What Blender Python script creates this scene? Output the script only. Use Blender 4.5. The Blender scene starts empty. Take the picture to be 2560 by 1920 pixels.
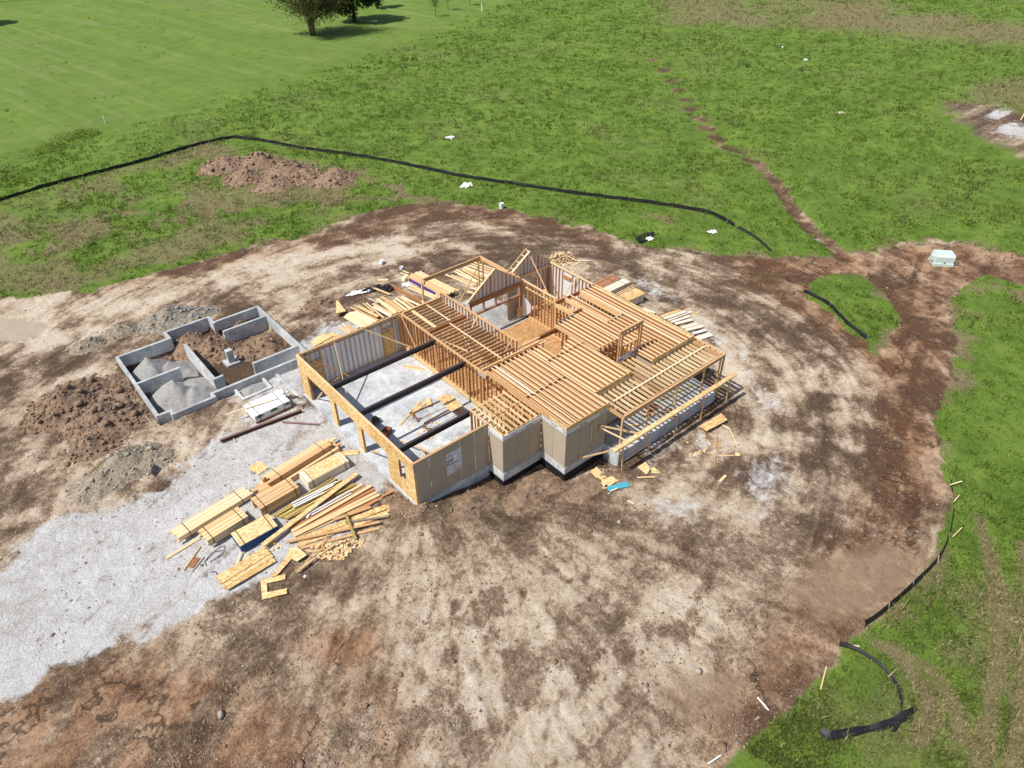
import bpy, math, random
import numpy as np
from mathutils import Matrix, Vector

random.seed(7)
rng = np.random.default_rng(11)
scene = bpy.context.scene
col = scene.collection

# ------------------------------------------------------------------ camera
# world axes follow the house: x along the garage side walls, y along the garage front, z up,
# origin at the near garage corner on the slab, metres
CAM = np.array([-12.865, -23.1315, 28.0])
F_PX = 1746.0                       # focal length in pixels of a 2560 px wide picture
PITCH, ROLL, YAW = (math.radians(a) for a in (37.3355, -0.3657, 40.197))


def cam_axes():
    cp, sp = math.cos(PITCH), math.sin(PITCH)
    f = np.array([0, cp, -sp]); r = np.array([1.0, 0, 0]); u = np.cross(r, f)
    cr, sr = math.cos(ROLL), math.sin(ROLL)
    r, u = cr * r + sr * u, -sr * r + cr * u
    c, s = math.cos(YAW), math.sin(YAW)
    Z = np.array([[c, -s, 0], [s, c, 0], [0, 0, 1]])
    return np.stack([r, u, f]) @ Z


AX = cam_axes()
cd = bpy.data.cameras.new('camera')
cam = bpy.data.objects.new('camera', cd)
col.objects.link(cam)
cd.sensor_width = 36.0
cd.lens = 36.0 * F_PX / 2560.0
cd.clip_start = 0.5
cd.clip_end = 3000
mw = Matrix.Identity(4)
for i in range(3):
    mw[i][0], mw[i][1], mw[i][2], mw[i][3] = AX[0][i], AX[1][i], -AX[2][i], CAM[i]
cam.matrix_world = mw
scene.camera = cam

# ------------------------------------------------------------------ sky, sun, exposure
SUN_DIR = Vector((0.68, -0.12, -1.0)).normalized()
w = bpy.data.worlds.new('World')
scene.world = w
w.use_nodes = True
wn = w.node_tree
sky = wn.nodes.new('ShaderNodeTexSky')
sky.sky_type = 'NISHITA'
sky.sun_disc = False
sky.sun_elevation = math.asin(-SUN_DIR.z)
sky.sun_rotation = math.atan2(-SUN_DIR.x, -SUN_DIR.y)
bg = wn.nodes['Background']
bg.inputs['Strength'].default_value = 0.10
wn.links.new(sky.outputs[0], bg.inputs['Color'])
sl = bpy.data.lights.new('sun', 'SUN')
sl.energy = 4.6
sl.angle = math.radians(0.53)
sl.color = (1.0, 0.955, 0.89)
so = bpy.data.objects.new('sun', sl)
col.objects.link(so)
so.location = (-30, 20, 50)
so.rotation_euler = SUN_DIR.to_track_quat('-Z', 'Y').to_euler()
vs = scene.view_settings
vs.view_transform = 'Standard'
vs.look = 'None'
vs.exposure = 0.18
vs.gamma = 1.0
vs.use_curve_mapping = False
scene.cycles.max_bounces = 5
scene.cycles.diffuse_bounces = 3
scene.cycles.glossy_bounces = 2

# ------------------------------------------------------------------ surveying helper: where a sight line meets level z


def sight(px, py):
    d = np.array([(px - 1280) / F_PX, -(py - 960) / F_PX, 1.0])
    return AX.T @ d


def level(p, z):
    d = sight(*p)
    t = (z - CAM[2]) / d[2]
    q = CAM + t * d
    return (float(q[0]), float(q[1]), float(z))


def at(x0, y0, s):
    return lambda x, y: (x0 + x * s, y0 + y * s)


D = at(0, 0, 2560 / 2212)
q320 = 320 / 2212; q32 = 320 / 1269; q640 = 640 / 2212
z1 = at(700, 600, q640); z2 = at(1240, 600, q640); z3 = at(700, 860, q640); z4 = at(1240, 800, q640)
z5 = at(240, 720, q640); z6 = at(400, 1060, q640); z7 = at(0, 860, q640); z8 = at(640, 0, q640)
w1 = at(960, 620, q320); w2 = at(1200, 620, q320); w3 = at(1440, 680, q320); w8 = at(1560, 820, q32)
v1 = at(840, 660, 240 / 1269); v2 = at(1540, 700, 280 / 1269); v4 = at(1380, 600, 180 / 1269); v6 = at(1000, 960, 240 / 1269)
v5 = at(700, 1200, 300 / 1269)

# ------------------------------------------------------------------ noise in numpy


def _h(ix, iy, seed):
    n = (ix.astype(np.int64) * 374761393 + iy.astype(np.int64) * 668265263 + seed * 974634777) & 0x7fffffff
    n = ((n ^ (n >> 13)) * 1274126177) & 0x7fffffff
    n = (n ^ (n >> 16)) & 0xffff
    return n / 65535.0


def vnoise(x, y, seed=0):
    x = np.asarray(x, float); y = np.asarray(y, float)
    ix = np.floor(x); iy = np.floor(y)
    fx = x - ix; fy = y - iy
    fx = fx * fx * (3 - 2 * fx); fy = fy * fy * (3 - 2 * fy)
    a = _h(ix, iy, seed); b = _h(ix + 1, iy, seed); c = _h(ix, iy + 1, seed); d = _h(ix + 1, iy + 1, seed)
    return (a * (1 - fx) + b * fx) * (1 - fy) + (c * (1 - fx) + d * fx) * fy


def fbm(x, y, seed=0, octv=4, gain=0.5):
    s = 0; a = 1.0; t = 0
    for i in range(octv):
        s = s + a * vnoise(x * 2 ** i + 17.3 * i, y * 2 ** i - 9.1 * i, seed + i)
        t += a; a *= gain
    return s / t


def sstep(a, b, x):
    t = np.clip((x - a) / (b - a), 0, 1)
    return t * t * (3 - 2 * t)


def poly_sd(x, y, poly):
    """signed distance to a polygon, negative inside"""
    P = np.array(poly, float)
    n = len(P)
    d = np.full(x.shape, 1e18); ins = np.zeros(x.shape, bool)
    for i in range(n):
        ax, ay = P[i]; bx, by = P[(i + 1) % n]
        ex, ey = bx - ax, by - ay
        wx, wy = x - ax, y - ay
        t = np.clip((wx * ex + wy * ey) / (ex * ex + ey * ey + 1e-12), 0, 1)
        dx, dy = wx - ex * t, wy - ey * t
        d = np.minimum(d, dx * dx + dy * dy)
        c = (ay > y) != (by > y)
        with np.errstate(divide='ignore', invalid='ignore'):
            xc = ex * (y - ay) / (ey if ey else 1e-12) + ax
        ins ^= c & (x < xc)
    d = np.sqrt(d)
    return np.where(ins, -d, d)


def line_d(x, y, pts):
    P = np.array(pts, float)
    d = np.full(np.shape(x), 1e18)
    for i in range(len(P) - 1):
        ax, ay = P[i]; ex, ey = P[i + 1] - P[i]
        wx, wy = x - ax, y - ay
        t = np.clip((wx * ex + wy * ey) / (ex * ex + ey * ey + 1e-12), 0, 1)
        d = np.minimum(d, (wx - ex * t) ** 2 + (wy - ey * t) ** 2)
    return np.sqrt(d)


# ------------------------------------------------------------------ node helpers


class NT:
    def __init__(self, name):
        self.m = bpy.data.materials.new(name)
        self.m.use_nodes = True
        self.t = self.m.node_tree
        self.b = self.t.nodes['Principled BSDF']

    def n(self, typ, ins=None, **kw):
        nd = self.t.nodes.new('ShaderNode' + typ)
        for k, v in kw.items():
            setattr(nd, k, v)
        for k, v in (ins or {}).items():
            self.put(nd.inputs[k], v)
        return nd

    def put(self, sock, v):
        if isinstance(v, bpy.types.NodeSocket):
            self.t.links.new(v, sock)
        elif isinstance(v, bpy.types.Node):
            self.t.links.new(v.outputs[0], sock)
        else:
            if isinstance(v, tuple) and len(v) == 3 and sock.type == 'RGBA':
                v = v + (1,)
            sock.default_value = v

    def math(self, op, a, b=0.0, c=None, clamp=False):
        nd = self.n('Math', operation=op)
        nd.use_clamp = clamp
        self.put(nd.inputs[0], a); self.put(nd.inputs[1], b)
        if c is not None:
            self.put(nd.inputs[2], c)
        return nd.outputs[0]

    def mix(self, f, a, b, blend='MIX'):
        nd = self.n('Mix', data_type='RGBA', blend_type=blend)
        self.put(nd.inputs[0], f); self.put(nd.inputs[6], a); self.put(nd.inputs[7], b)
        return nd.outputs[2]

    def noise(self, vec, scale, detail=4.0, rough=0.55, dist=0.0):
        nd = self.n('TexNoise', {'Scale': scale, 'Detail': detail, 'Roughness': rough, 'Distortion': dist})
        if vec is not None:
            self.put(nd.inputs['Vector'], vec)
        return nd.outputs[0]

    def ramp(self, f, stops, interp='LINEAR'):
        nd = self.n('ValToRGB')
        cr = nd.color_ramp
        cr.interpolation = interp
        while len(cr.elements) < len(stops):
            cr.elements.new(0.5)
        for e, (p, c) in zip(cr.elements, stops):
            e.position = p
            e.color = tuple(c) + (1,) if len(c) == 3 else c
        self.put(nd.inputs[0], f)
        return nd.outputs[0]

    def remap(self, f, a, b, c=0.0, d=1.0):
        nd = self.n('MapRange')
        nd.inputs[1].default_value = a; nd.inputs[2].default_value = b
        nd.inputs[3].default_value = c; nd.inputs[4].default_value = d
        self.put(nd.inputs[0], f)
        return nd.outputs[0]

    def mapping(self, vec, scale=(1, 1, 1), loc=(0, 0, 0), rot=(0, 0, 0)):
        nd = self.n('Mapping')
        nd.inputs['Scale'].default_value = scale
        nd.inputs['Location'].default_value = loc
        nd.inputs['Rotation'].default_value = rot
        self.put(nd.inputs['Vector'], vec)
        return nd.outputs[0]

    def bump(self, h, strength=0.4, dist=0.02):
        nd = self.n('Bump', {'Strength': strength, 'Distance': dist, 'Height': h})
        self.t.links.new(nd.outputs[0], self.b.inputs['Normal'])

    def out(self, colr, rough=0.85, spec=0.3):
        self.put(self.b.inputs['Base Color'], colr)
        self.put(self.b.inputs['Roughness'], rough)
        self.put(self.b.inputs['Specular IOR Level'], spec)
        return self.m


def wood(name, c_lo, c_hi, var=0.6, grain=1.0, rough=0.75):
    """sawn lumber: grain along local x, each piece its own tone"""
    k = NT(name)
    tc = k.n('TexCoord').outputs['Object']
    oi = k.n('ObjectInfo').outputs['Random']
    off = k.n('CombineXYZ', {0: k.math('MULTIPLY', oi, 91.0), 1: k.math('MULTIPLY', oi, 37.0), 2: k.math('MULTIPLY', oi, 53.0)})
    p = k.n('VectorMath', operation='ADD'); k.put(p.inputs[0], tc); k.put(p.inputs[1], off)
    g1 = k.noise(k.mapping(p.outputs[0], (0.9, 16, 16)), 1.6 * grain, 5, 0.6, 0.6)
    g2 = k.noise(k.mapping(p.outputs[0], (2.5, 50, 50)), 1.0, 3, 0.6)
    kn = k.n('TexVoronoi', {'Vector': k.mapping(p.outputs[0], (2.2, 7, 7)), 'Scale': 1.0})
    knot = k.remap(kn.outputs[0], 0.03, 0.12, 1.0, 0.0)
    f = k.math('MULTIPLY_ADD', g1, 0.7, k.math('MULTIPLY', g2, 0.3))
    f = k.math('ADD', f, k.math('MULTIPLY', k.math('SUBTRACT', oi, 0.5), var))
    c = k.mix(k.remap(f, 0.3, 0.72), c_lo, c_hi)
    c = k.mix(k.math('MULTIPLY', knot, 0.55), c, tuple(v * 0.35 for v in c_lo))
    k.bump(g2, 0.15, 0.004)
    return k.out(c, rough, 0.25)


def osb(name, a, b, c, sc=9.0, osb_rand=0.22):
    k = NT(name)
    tc = k.n('TexCoord').outputs['Object']
    oi = k.n('ObjectInfo').outputs['Random']
    off = k.n('CombineXYZ', {0: k.math('MULTIPLY', oi, 31.0), 1: k.math('MULTIPLY', oi, 57.0), 2: k.math('MULTIPLY', oi, 23.0)})
    p = k.n('VectorMath', operation='ADD'); k.put(p.inputs[0], tc); k.put(p.inputs[1], off)
    nz = k.n('TexNoise', {'Vector': p.outputs[0], 'Scale': 3.0, 'Detail': 2.0})
    pp = k.mix(0.18, p.outputs[0], nz.outputs[1])
    v = k.n('TexVoronoi', {'Vector': k.mapping(pp, (1, 1.7, 1.7), rot=(0.3, 0.2, 0.5)), 'Scale': sc})
    s = k.n('SeparateColor'); k.put(s.inputs[0], v.outputs['Color'])
    g = k.noise(p.outputs[0], 2.0, 3, 0.5)
    f = k.math('MULTIPLY_ADD', s.outputs[0], 0.75, k.math('MULTIPLY', g, 0.3))
    f = k.math('ADD', f, k.math('MULTIPLY', k.math('SUBTRACT', oi, 0.5), osb_rand))
    cc = k.ramp(f, [(0.05, a), (0.5, b), (0.95, c)])
    k.bump(s.outputs[1], 0.12, 0.004)
    return k.out(cc, 0.8, 0.25)


def plain(name, c, rough=0.7, var=0.12, sc=2.0, spec=0.3, metal=0.0, bumpd=0.0, orand=0.0):
    k = NT(name)
    tc = k.n('TexCoord').outputs['Object']
    n = k.noise(tc, sc, 5, 0.6)
    n2 = k.noise(tc, sc * 9, 3, 0.6)
    f = k.math('MULTIPLY_ADD', n, 0.65, k.math('MULTIPLY', n2, 0.35))
    cc = k.mix(k.remap(f, 0.3, 0.7), tuple(x * (1 - var) for x in c), tuple(min(1, x * (1 + var)) for x in c))
    if orand:
        oi = k.n('ObjectInfo').outputs['Random']
        cc = k.mix(k.math('MULTIPLY', oi, orand), cc, tuple(v * 0.55 for v in c))
    k.b.inputs['Metallic'].default_value = metal
    if bumpd:
        k.bump(n2, 0.5, bumpd)
    return k.out(cc, rough, spec)


M = {}
M['stud'] = wood('stud_lumber', (0.48, 0.235, 0.095), (0.72, 0.43, 0.21))
M['plate'] = wood('plate_lumber', (0.56, 0.33, 0.155), (0.78, 0.52, 0.285))
M['pine'] = wood('pale_pine', (0.68, 0.49, 0.27), (0.87, 0.71, 0.46))
M['pine2'] = wood('yellow_pine', (0.62, 0.42, 0.205), (0.82, 0.62, 0.36))
M['fir'] = wood('orange_fir', (0.52, 0.31, 0.145), (0.76, 0.52, 0.285))
M['cedar'] = wood('brown_cedar', (0.20, 0.085, 0.04), (0.46, 0.22, 0.11), 0.7)
M['lvl'] = wood('laminated_beam', (0.34, 0.145, 0.055), (0.54, 0.26, 0.105), 0.2)
M['treated'] = wood('treated_lumber', (0.36, 0.26, 0.075), (0.60, 0.45, 0.16))
M['grey_wood'] = wood('weathered_board', (0.27, 0.22, 0.17), (0.50, 0.42, 0.33))
M['ijoist'] = wood('joist_flange', (0.75, 0.56, 0.32), (0.91, 0.76, 0.50), 0.25)
M['osb'] = osb('oriented_strand_board', (0.40, 0.235, 0.085), (0.64, 0.42, 0.175), (0.83, 0.63, 0.34))
M['osb_pale'] = osb('pale_strand_board', (0.50, 0.33, 0.14), (0.68, 0.48, 0.22), (0.84, 0.66, 0.38))
M['floor_osb'] = osb('subfloor_board', (0.36, 0.19, 0.07), (0.46, 0.26, 0.11), (0.55, 0.34, 0.16), 4.0)
M['tan'] = plain('tan_sheathing', (0.45, 0.375, 0.285), 0.8, 0.10, 1.1, orand=0.16)
M['siding'] = plain('primed_siding', (0.72, 0.63, 0.50), 0.7, 0.06)
M['wrap'] = plain('white_house_wrap', (0.84, 0.85, 0.88), 0.6, 0.04, 1.5)
_t = M['wrap'].node_tree
_tr = _t.nodes.new('ShaderNodeBsdfTranslucent'); _tr.inputs[0].default_value = (0.85, 0.87, 0.92, 1)
_mx = _t.nodes.new('ShaderNodeMixShader'); _mx.inputs[0].default_value = 0.3
_t.links.new(_t.nodes['Principled BSDF'].outputs[0], _mx.inputs[1]); _t.links.new(_tr.outputs[0], _mx.inputs[2])
_t.links.new(_mx.outputs[0], _t.nodes['Material Output'].inputs[0])
M['white'] = plain('white_plastic', (0.84, 0.84, 0.83), 0.45, 0.05)
M['ink'] = plain('dark_print', (0.04, 0.05, 0.11), 0.6, 0.05)
M['redink'] = plain('red_print', (0.45, 0.06, 0.10), 0.6, 0.05)
M['chalk'] = plain('pale_chalk', (0.72, 0.76, 0.80), 0.9, 0.1, 6)
M['green'] = plain('green_print', (0.03, 0.22, 0.04), 0.6, 0.1)
M['blue'] = plain('blue_wrap', (0.012, 0.075, 0.24), 0.6, 0.12)
M['teal'] = plain('teal_board', (0.07, 0.36, 0.48), 0.6, 0.15, 3)
M['purple'] = plain('purple_wrap', (0.07, 0.03, 0.26), 0.6, 0.12)
M['black'] = plain('black_strap', (0.012, 0.012, 0.014), 0.6, 0.1)
M['tar'] = plain('black_damp_proofing', (0.012, 0.012, 0.014), 0.75, 0.3, 3)
M['steel'] = plain('dark_primed_steel', (0.055, 0.042, 0.045), 0.55, 0.15, 3, 0.4)
M['rust'] = plain('rusty_steel', (0.19, 0.105, 0.07), 0.7, 0.35, 4)
M['pipe'] = plain('red_oxide_tube', (0.16, 0.065, 0.06), 0.5, 0.3, 3, 0.5)
M['mint'] = plain('mint_green_enamel', (0.56, 0.68, 0.62), 0.4, 0.06, 3)
M['foam'] = plain('pale_yellow_foam', (0.78, 0.72, 0.42), 0.7, 0.08)


def concrete(name, c, joints=False):
    k = NT(name)
    tc = k.n('NewGeometry').outputs['Position']
    n = k.noise(tc, 0.55, 6, 0.62, 0.4)
    n2 = k.noise(tc, 6.0, 5, 0.65)
    n3 = k.noise(tc, 1.9, 5, 0.7, 1.0)
    f = k.math('MULTIPLY_ADD', n, 0.5, k.math('MULTIPLY_ADD', n2, 0.22, k.math('MULTIPLY', n3, 0.34)))
    cc = k.ramp(f, [(0.36, tuple(v * 0.45 for v in c)), (0.47, tuple(v * 0.74 for v in c)), (0.56, c), (0.68, tuple(min(0.85, v * 1.35) for v in c))])
    if joints:
        sp = k.n('SeparateXYZ', {0: tc})
        ln_ = None
        for i_, fr in ((0, 1.45), (1, 1.45), (2, 2.1)):
            f_ = k.math('FRACT', k.math('MULTIPLY', sp.outputs[i_], fr))
            l_ = k.math('LESS_THAN', f_, 0.03)
            ln_ = l_ if ln_ is None else k.math('MAXIMUM', ln_, l_)
        cc = k.mix(k.math('MULTIPLY', ln_, 0.28), cc, tuple(v * 0.35 for v in c))
    k.bump(n2, 0.25, 0.01)
    return k.out(cc, 0.85, 0.25)


M['slab'] = concrete('broom_concrete', (0.53, 0.55, 0.56))
M['cwall'] = concrete('cast_concrete', (0.56, 0.57, 0.56), True)
M['oldslab'] = concrete('dusty_concrete', (0.40, 0.385, 0.36))


def soil_mat(name, c1, c2, c3, sc=3.0, bumpd=0.05):
    k = NT(name)
    tc = k.n('NewGeometry').outputs['Position']
    n = k.noise(tc, sc, 8, 0.65)
    n2 = k.noise(tc, sc * 6, 4, 0.7)
    v = k.n('TexVoronoi', {'Vector': tc, 'Scale': sc * 5})
    f = k.math('MULTIPLY_ADD', n, 0.6, k.math('MULTIPLY', n2, 0.4))
    cc = k.ramp(f, [(0.32, c1), (0.5, c2), (0.68, c3)])
    k.bump(k.math('MULTIPLY_ADD', v.outputs[0], -0.5, n2), 0.7, bumpd)
    return k.out(cc, 0.95, 0.15)


M['soil'] = soil_mat('heaped_soil', (0.12, 0.075, 0.048), (0.245, 0.165, 0.11), (0.40, 0.29, 0.205))
M['soilred'] = soil_mat('heaped_red_soil', (0.15, 0.092, 0.058), (0.27, 0.178, 0.118), (0.43, 0.31, 0.215))
M['aggregate'] = soil_mat('grey_aggregate', (0.22, 0.21, 0.195), (0.32, 0.308, 0.29), (0.42, 0.405, 0.385), 5.0, 0.03)
M['rubble'] = soil_mat('mixed_rubble', (0.14, 0.10, 0.06), (0.30, 0.25, 0.18), (0.52, 0.48, 0.42), 5.0, 0.05)
M['stone'] = soil_mat('field_stone', (0.22, 0.17, 0.13), (0.36, 0.30, 0.24), (0.52, 0.46, 0.39), 3.0, 0.02)

# ------------------------------------------------------------------ object helpers
WM = {}


def W_of(o):
    return WM.get(o.name, Matrix.Identity(4))


def place(o, parent, mat4):
    col.objects.link(o)
    WM[o.name] = mat4
    if parent is not None:
        o.parent = parent
        o.matrix_basis = W_of(parent).inverted() @ mat4
    else:
        o.matrix_basis = mat4
    return o


def tag(o, label=None, cat=None, group=None, kind=None):
    if label: o['label'] = label
    if cat: o['category'] = cat
    if group: o['group'] = group
    if kind: o['kind'] = kind
    return o


def thing(name, label, cat, loc=(0, 0, 0), rz=0.0, group=None, parent=None):
    o = bpy.data.objects.new(name, None)
    o.empty_display_size = 0.2
    place(o, parent, Matrix.Translation(loc) @ Matrix.Rotation(rz, 4, 'Z'))
    return tag(o, label, cat, group)


def holder(name, parent, loc=None):
    o = bpy.data.objects.new(name, None)
    o.empty_display_size = 0.1
    m = W_of(parent) if loc is None else Matrix.Translation(loc)
    return place(o, parent, m)


_mc = {}
CUBE_F = [(0, 1, 3, 2), (4, 6, 7, 5), (0, 4, 5, 1), (2, 3, 7, 6), (0, 2, 6, 4), (1, 5, 7, 3)]


def box_mesh(l, wd, h, mat):
    key = ('b', round(l, 2), round(wd, 3), round(h, 3), mat)
    if key in _mc:
        return _mc[key]
    l, wd, h = key[1], key[2], key[3]
    vs_ = [(x * l, y * wd, z * h) for x in (-.5, .5) for y in (-.5, .5) for z in (-.5, .5)]
    me = bpy.data.meshes.new('board')
    me.from_pydata(vs_, [], CUBE_F)
    me.materials.append(M[mat])
    _mc[key] = me
    return me


def ijoist_mesh(l, h=0.29):
    key = ('i', round(l, 2), h)
    if key in _mc:
        return _mc[key]
    l = key[1]
    V = []; Fc = []; mi = []
    for (ww, z0, z1, m) in ((0.062, -h / 2, -h / 2 + 0.038, 0), (0.014, -h / 2 + 0.038, h / 2 - 0.038, 1), (0.062, h / 2 - 0.038, h / 2, 0)):
        b = len(V)
        V += [(x * l, y * ww, z) for x in (-.5, .5) for y in (-.5, .5) for z in (z0, z1)]
        Fc += [tuple(i + b for i in f) for f in CUBE_F]; mi += [m] * 6
    me = bpy.data.meshes.new('i_joist')
    me.from_pydata(V, [], Fc)
    me.materials.append(M['ijoist']); me.materials.append(M['lvl'])  # web coloured dark to paint extra shade into the gaps between joists
    me.polygons.foreach_set('material_index', mi)
    _mc[key] = me
    return me


def frame_mat(p0, p1, up=(0, 0, 1)):
    a = Vector(p0); b = Vector(p1)
    x = (b - a).normalized()
    u = Vector(up)
    if abs(x.dot(u)) > 0.995:
        u = Vector((1, 0, 0)) if abs(x.x) < 0.9 else Vector((0, 1, 0))
    y = u.cross(x).normalized()
    z = x.cross(y)
    m = Matrix.Identity(4)
    c = (a + b) / 2
    for i in range(3):
        m[i][0], m[i][1], m[i][2], m[i][3] = x[i], y[i], z[i], c[i]
    return m


def beam(name, parent, p0, p1, wd, h, mat='stud', up=(0, 0, 1)):
    """a board from p0 to p1 (axis ends), wd across, h along 'up'"""
    l = (Vector(p1) - Vector(p0)).length
    o = bpy.data.objects.new(name, box_mesh(l, wd, h, mat))
    return place(o, parent, frame_mat(p0, p1, up))


def ijoist(parent, p0, p1):
    l = (Vector(p1) - Vector(p0)).length
    o = bpy.data.objects.new('i_joist', ijoist_mesh(l))
    return place(o, parent, frame_mat(p0, p1))


def box(name, parent, x0, x1, y0, y1, z0, z1_, mat):
    """axis-aligned block; local x along its longest horizontal or vertical side is not needed here"""
    c = ((x0 + x1) / 2, (y0 + y1) / 2, (z0 + z1_) / 2)
    o = bpy.data.objects.new(name, box_mesh(x1 - x0, y1 - y0, z1_ - z0, mat))
    return place(o, parent, Matrix.Translation(c))


def mesh_obj(name, parent, V, Fc, mat, mat4=None, smooth=False):
    me = bpy.data.meshes.new(name)
    me.from_pydata([tuple(v) for v in V], [], Fc)
    mats = mat if isinstance(mat, (list, tuple)) else [mat]
    for m_ in mats:
        me.materials.append(M[m_] if isinstance(m_, str) else m_)
    if smooth:
        me.polygons.foreach_set('use_smooth', [True] * len(me.polygons))
    o = bpy.data.objects.new(name, me)
    return place(o, parent, mat4 or Matrix.Identity(4))


def np_mesh(name, V, Fq, nper, mat, smooth=False):
    """fast mesh from numpy arrays: V (n,3), Fq (m,nper)"""
    me = bpy.data.meshes.new(name)
    me.vertices.add(len(V)); me.vertices.foreach_set('co', np.asarray(V, np.float32).ravel())
    m = len(Fq)
    me.loops.add(m * nper); me.loops.foreach_set('vertex_index', np.asarray(Fq, np.int32).ravel())
    me.polygons.add(m)
    me.polygons.foreach_set('loop_start', np.arange(0, m * nper, nper, dtype=np.int32))
    if smooth:
        me.polygons.foreach_set('use_smooth', np.ones(m, bool))
    me.update(calc_edges=True)
    me.materials.append(mat)
    return me


def text(name, parent, s, size, mat, origin, xdir, updir, extr=0.002, bold=0.0):
    cu = bpy.data.curves.new(name, 'FONT')
    cu.body = s; cu.size = size; cu.extrude = extr; cu.offset = bold
    cu.resolution_u = 2
    cu.materials.append(M[mat])
    tmp = bpy.data.objects.new(name, cu)
    me = bpy.data.meshes.new_from_object(tmp)
    bpy.data.objects.remove(tmp)
    o = bpy.data.objects.new(name, me)
    x = Vector(xdir).normalized(); u = Vector(updir).normalized(); n = x.cross(u)
    m = Matrix.Identity(4)
    for i in range(3):
        m[i][0], m[i][1], m[i][2], m[i][3] = x[i], u[i], n[i], origin[i]
    return place(o, parent, m)


# ------------------------------------------------------------------ the ground
Z0 = -0.42
LAWN_ROT = 81.5


def L2(pts, f=D, z=Z0):
    return [level(f(*p), z)[:2] for p in pts]


SITE = L2([(-300, 650), (60, 642), (180, 630), (260, 613), (380, 580), (480, 548), (600, 520), (680, 505), (760, 470), (830, 448), (900, 440), (1000, 440),
           (1100, 452), (1180, 470), (1250, 487), (1310, 500), (1370, 522), (1450, 535), (1530, 545), (1600, 557), (1700, 553), (1800, 556), (1870, 545),
           (1930, 523), (2000, 518), (2080, 525), (2150, 540), (2300, 560), (2300, 620), (2212, 612), (2120, 600), (2085, 610), (2060, 650), (2065, 720), (2060, 800),
           (2030, 870), (2025, 960), (2045, 1030), (2052, 1080), (2046, 1140), (2025, 1200), (1975, 1262), (1895, 1340), (1825, 1390), (1790, 1440),
           (1720, 1515), (1655, 1580), (1595, 1640), (1500, 1740), (1400, 1900), (-500, 1900), (-900, 1000)])
ISLAND = L2([(1735, 612), (1800, 592), (1860, 598), (1900, 618), (1930, 660), (1948, 690), (1925, 735), (1900, 768), (1860, 738), (1800, 690), (1757, 650)])
RING = L2([(2300, 380), (2212, 345), (2140, 312), (2080, 275), (2045, 248), (2042, 225), (2075, 212), (2130, 218), (2190, 240), (2300, 260)])
RINGDRY = L2([(2050, 215), (2080, 188), (2150, 168), (2300, 160), (2300, 260), (2150, 235)])
GRAVEL = L2([(-200, 1270), (0, 1235), (90, 1140), (240, 1095), (330, 1062), (400, 1000), (450, 955), (520, 905), (590, 870), (690, 890), (770, 950), (835, 1035),
             (850, 1085), (800, 1108), (760, 1150), (650, 1185), (600, 1245), (520, 1275), (480, 1290), (420, 1335), (330, 1375), (200, 1420), (100, 1440), (40, 1500), (-200, 1580)])
LIME = [L2(p) for p in ([(2138, 235), (2165, 222), (2200, 232), (2180, 250), (2150, 255)], [(2155, 275), (2190, 268), (2260, 290), (2260, 305), (2190, 298)])]
GRAVEL2 = L2([(480, 850), (560, 800), (640, 740), (700, 700), (800, 690), (740, 760), (690, 850), (640, 900), (560, 900)])
ROAD = L2([(-300, 640), (150, 640), (300, 612), (480, 572), (650, 535), (850, 512), (960, 520), (900, 560), (760, 580), (560, 610), (430, 645), (300, 700), (200, 735), (100, 760), (-300, 790)])
DARKBAND = L2([(210, 632), (480, 552), (700, 508), (830, 450), (1000, 440), (1200, 476), (1330, 512), (1330, 545), (1200, 508), (1000, 478), (880, 488), (760, 528), (600, 552), (400, 598), (300, 622)])
EASTBAND = L2([(1560, 545), (1700, 557), (1900, 540), (2050, 522), (2300, 560), (2300, 620), (2060, 625), (2070, 800), (2035, 900), (2035, 1050), (1985, 1230), (1850, 1360), (1700, 1520), (1540, 1700),
               (1500, 1600), (1690, 1320), (1860, 1100), (1900, 900), (1880, 800), (1800, 730), (1700, 660), (1600, 620)])
REDBL = L2([(-200, 1520), (120, 1460), (340, 1420), (560, 1470), (640, 1600), (700, 1800), (-300, 1800)])
RED2 = L2([(640, 1390), (720, 1350), (820, 1350), (830, 1400), (760, 1450), (690, 1450)])
RED3 = L2([(760, 1460), (860, 1470), (900, 1659), (640, 1700), (650, 1560)])
PALE1 = L2([(880, 1300), (1000, 1210), (1200, 1230), (1400, 1250), (1640, 1240), (1620, 1400), (1480, 1560), (1350, 1700), (800, 1700), (820, 1480)])
PALE2 = L2([(1380, 1050), (1560, 960), (1700, 860), (1760, 900), (1740, 1100), (1600, 1180), (1450, 1160)])
PALE3 = L2([(1480, 640), (1560, 700), (1640, 780), (1700, 900), (1640, 940), (1560, 800), (1460, 690)])
PALE4 = L2([(0, 1130), (120, 1080), (180, 1110), (100, 1150), (0, 1230)])
PALE5 = L2([(330, 960), (420, 900), (560, 880), (470, 960), (400, 1010)])
NBROWN = L2([(-300, 470), (0, 445), (450, 312), (620, 335), (800, 370), (900, 425), (820, 445), (680, 500), (480, 545), (200, 628), (-300, 650)])
BRIGHT = [L2(p) for p in ([(430, 585), (560, 540), (700, 520), (640, 545), (520, 580), (440, 605)], [(700, 470), (800, 455), (830, 440), (740, 440), (690, 460)], [(230, 610), (350, 575), (450, 560), (420, 590), (280, 612)],
                          [(0, 385), (40, 370), (90, 385), (60, 400), (0, 415)], [(80, 325), (150, 285), (200, 275), (190, 300), (110, 330)])]
LAWN = L2([(-400, -60), (1200, -60), (1060, 20), (900, 88), (740, 132), (500, 212), (300, 282), (200, 300), (60, 330), (-300, 370)])
TOPBROWN = L2([(1425, -80), (2500, -80), (2500, 110), (2212, 98), (1900, 74), (1640, 62), (1440, 50)])
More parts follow.
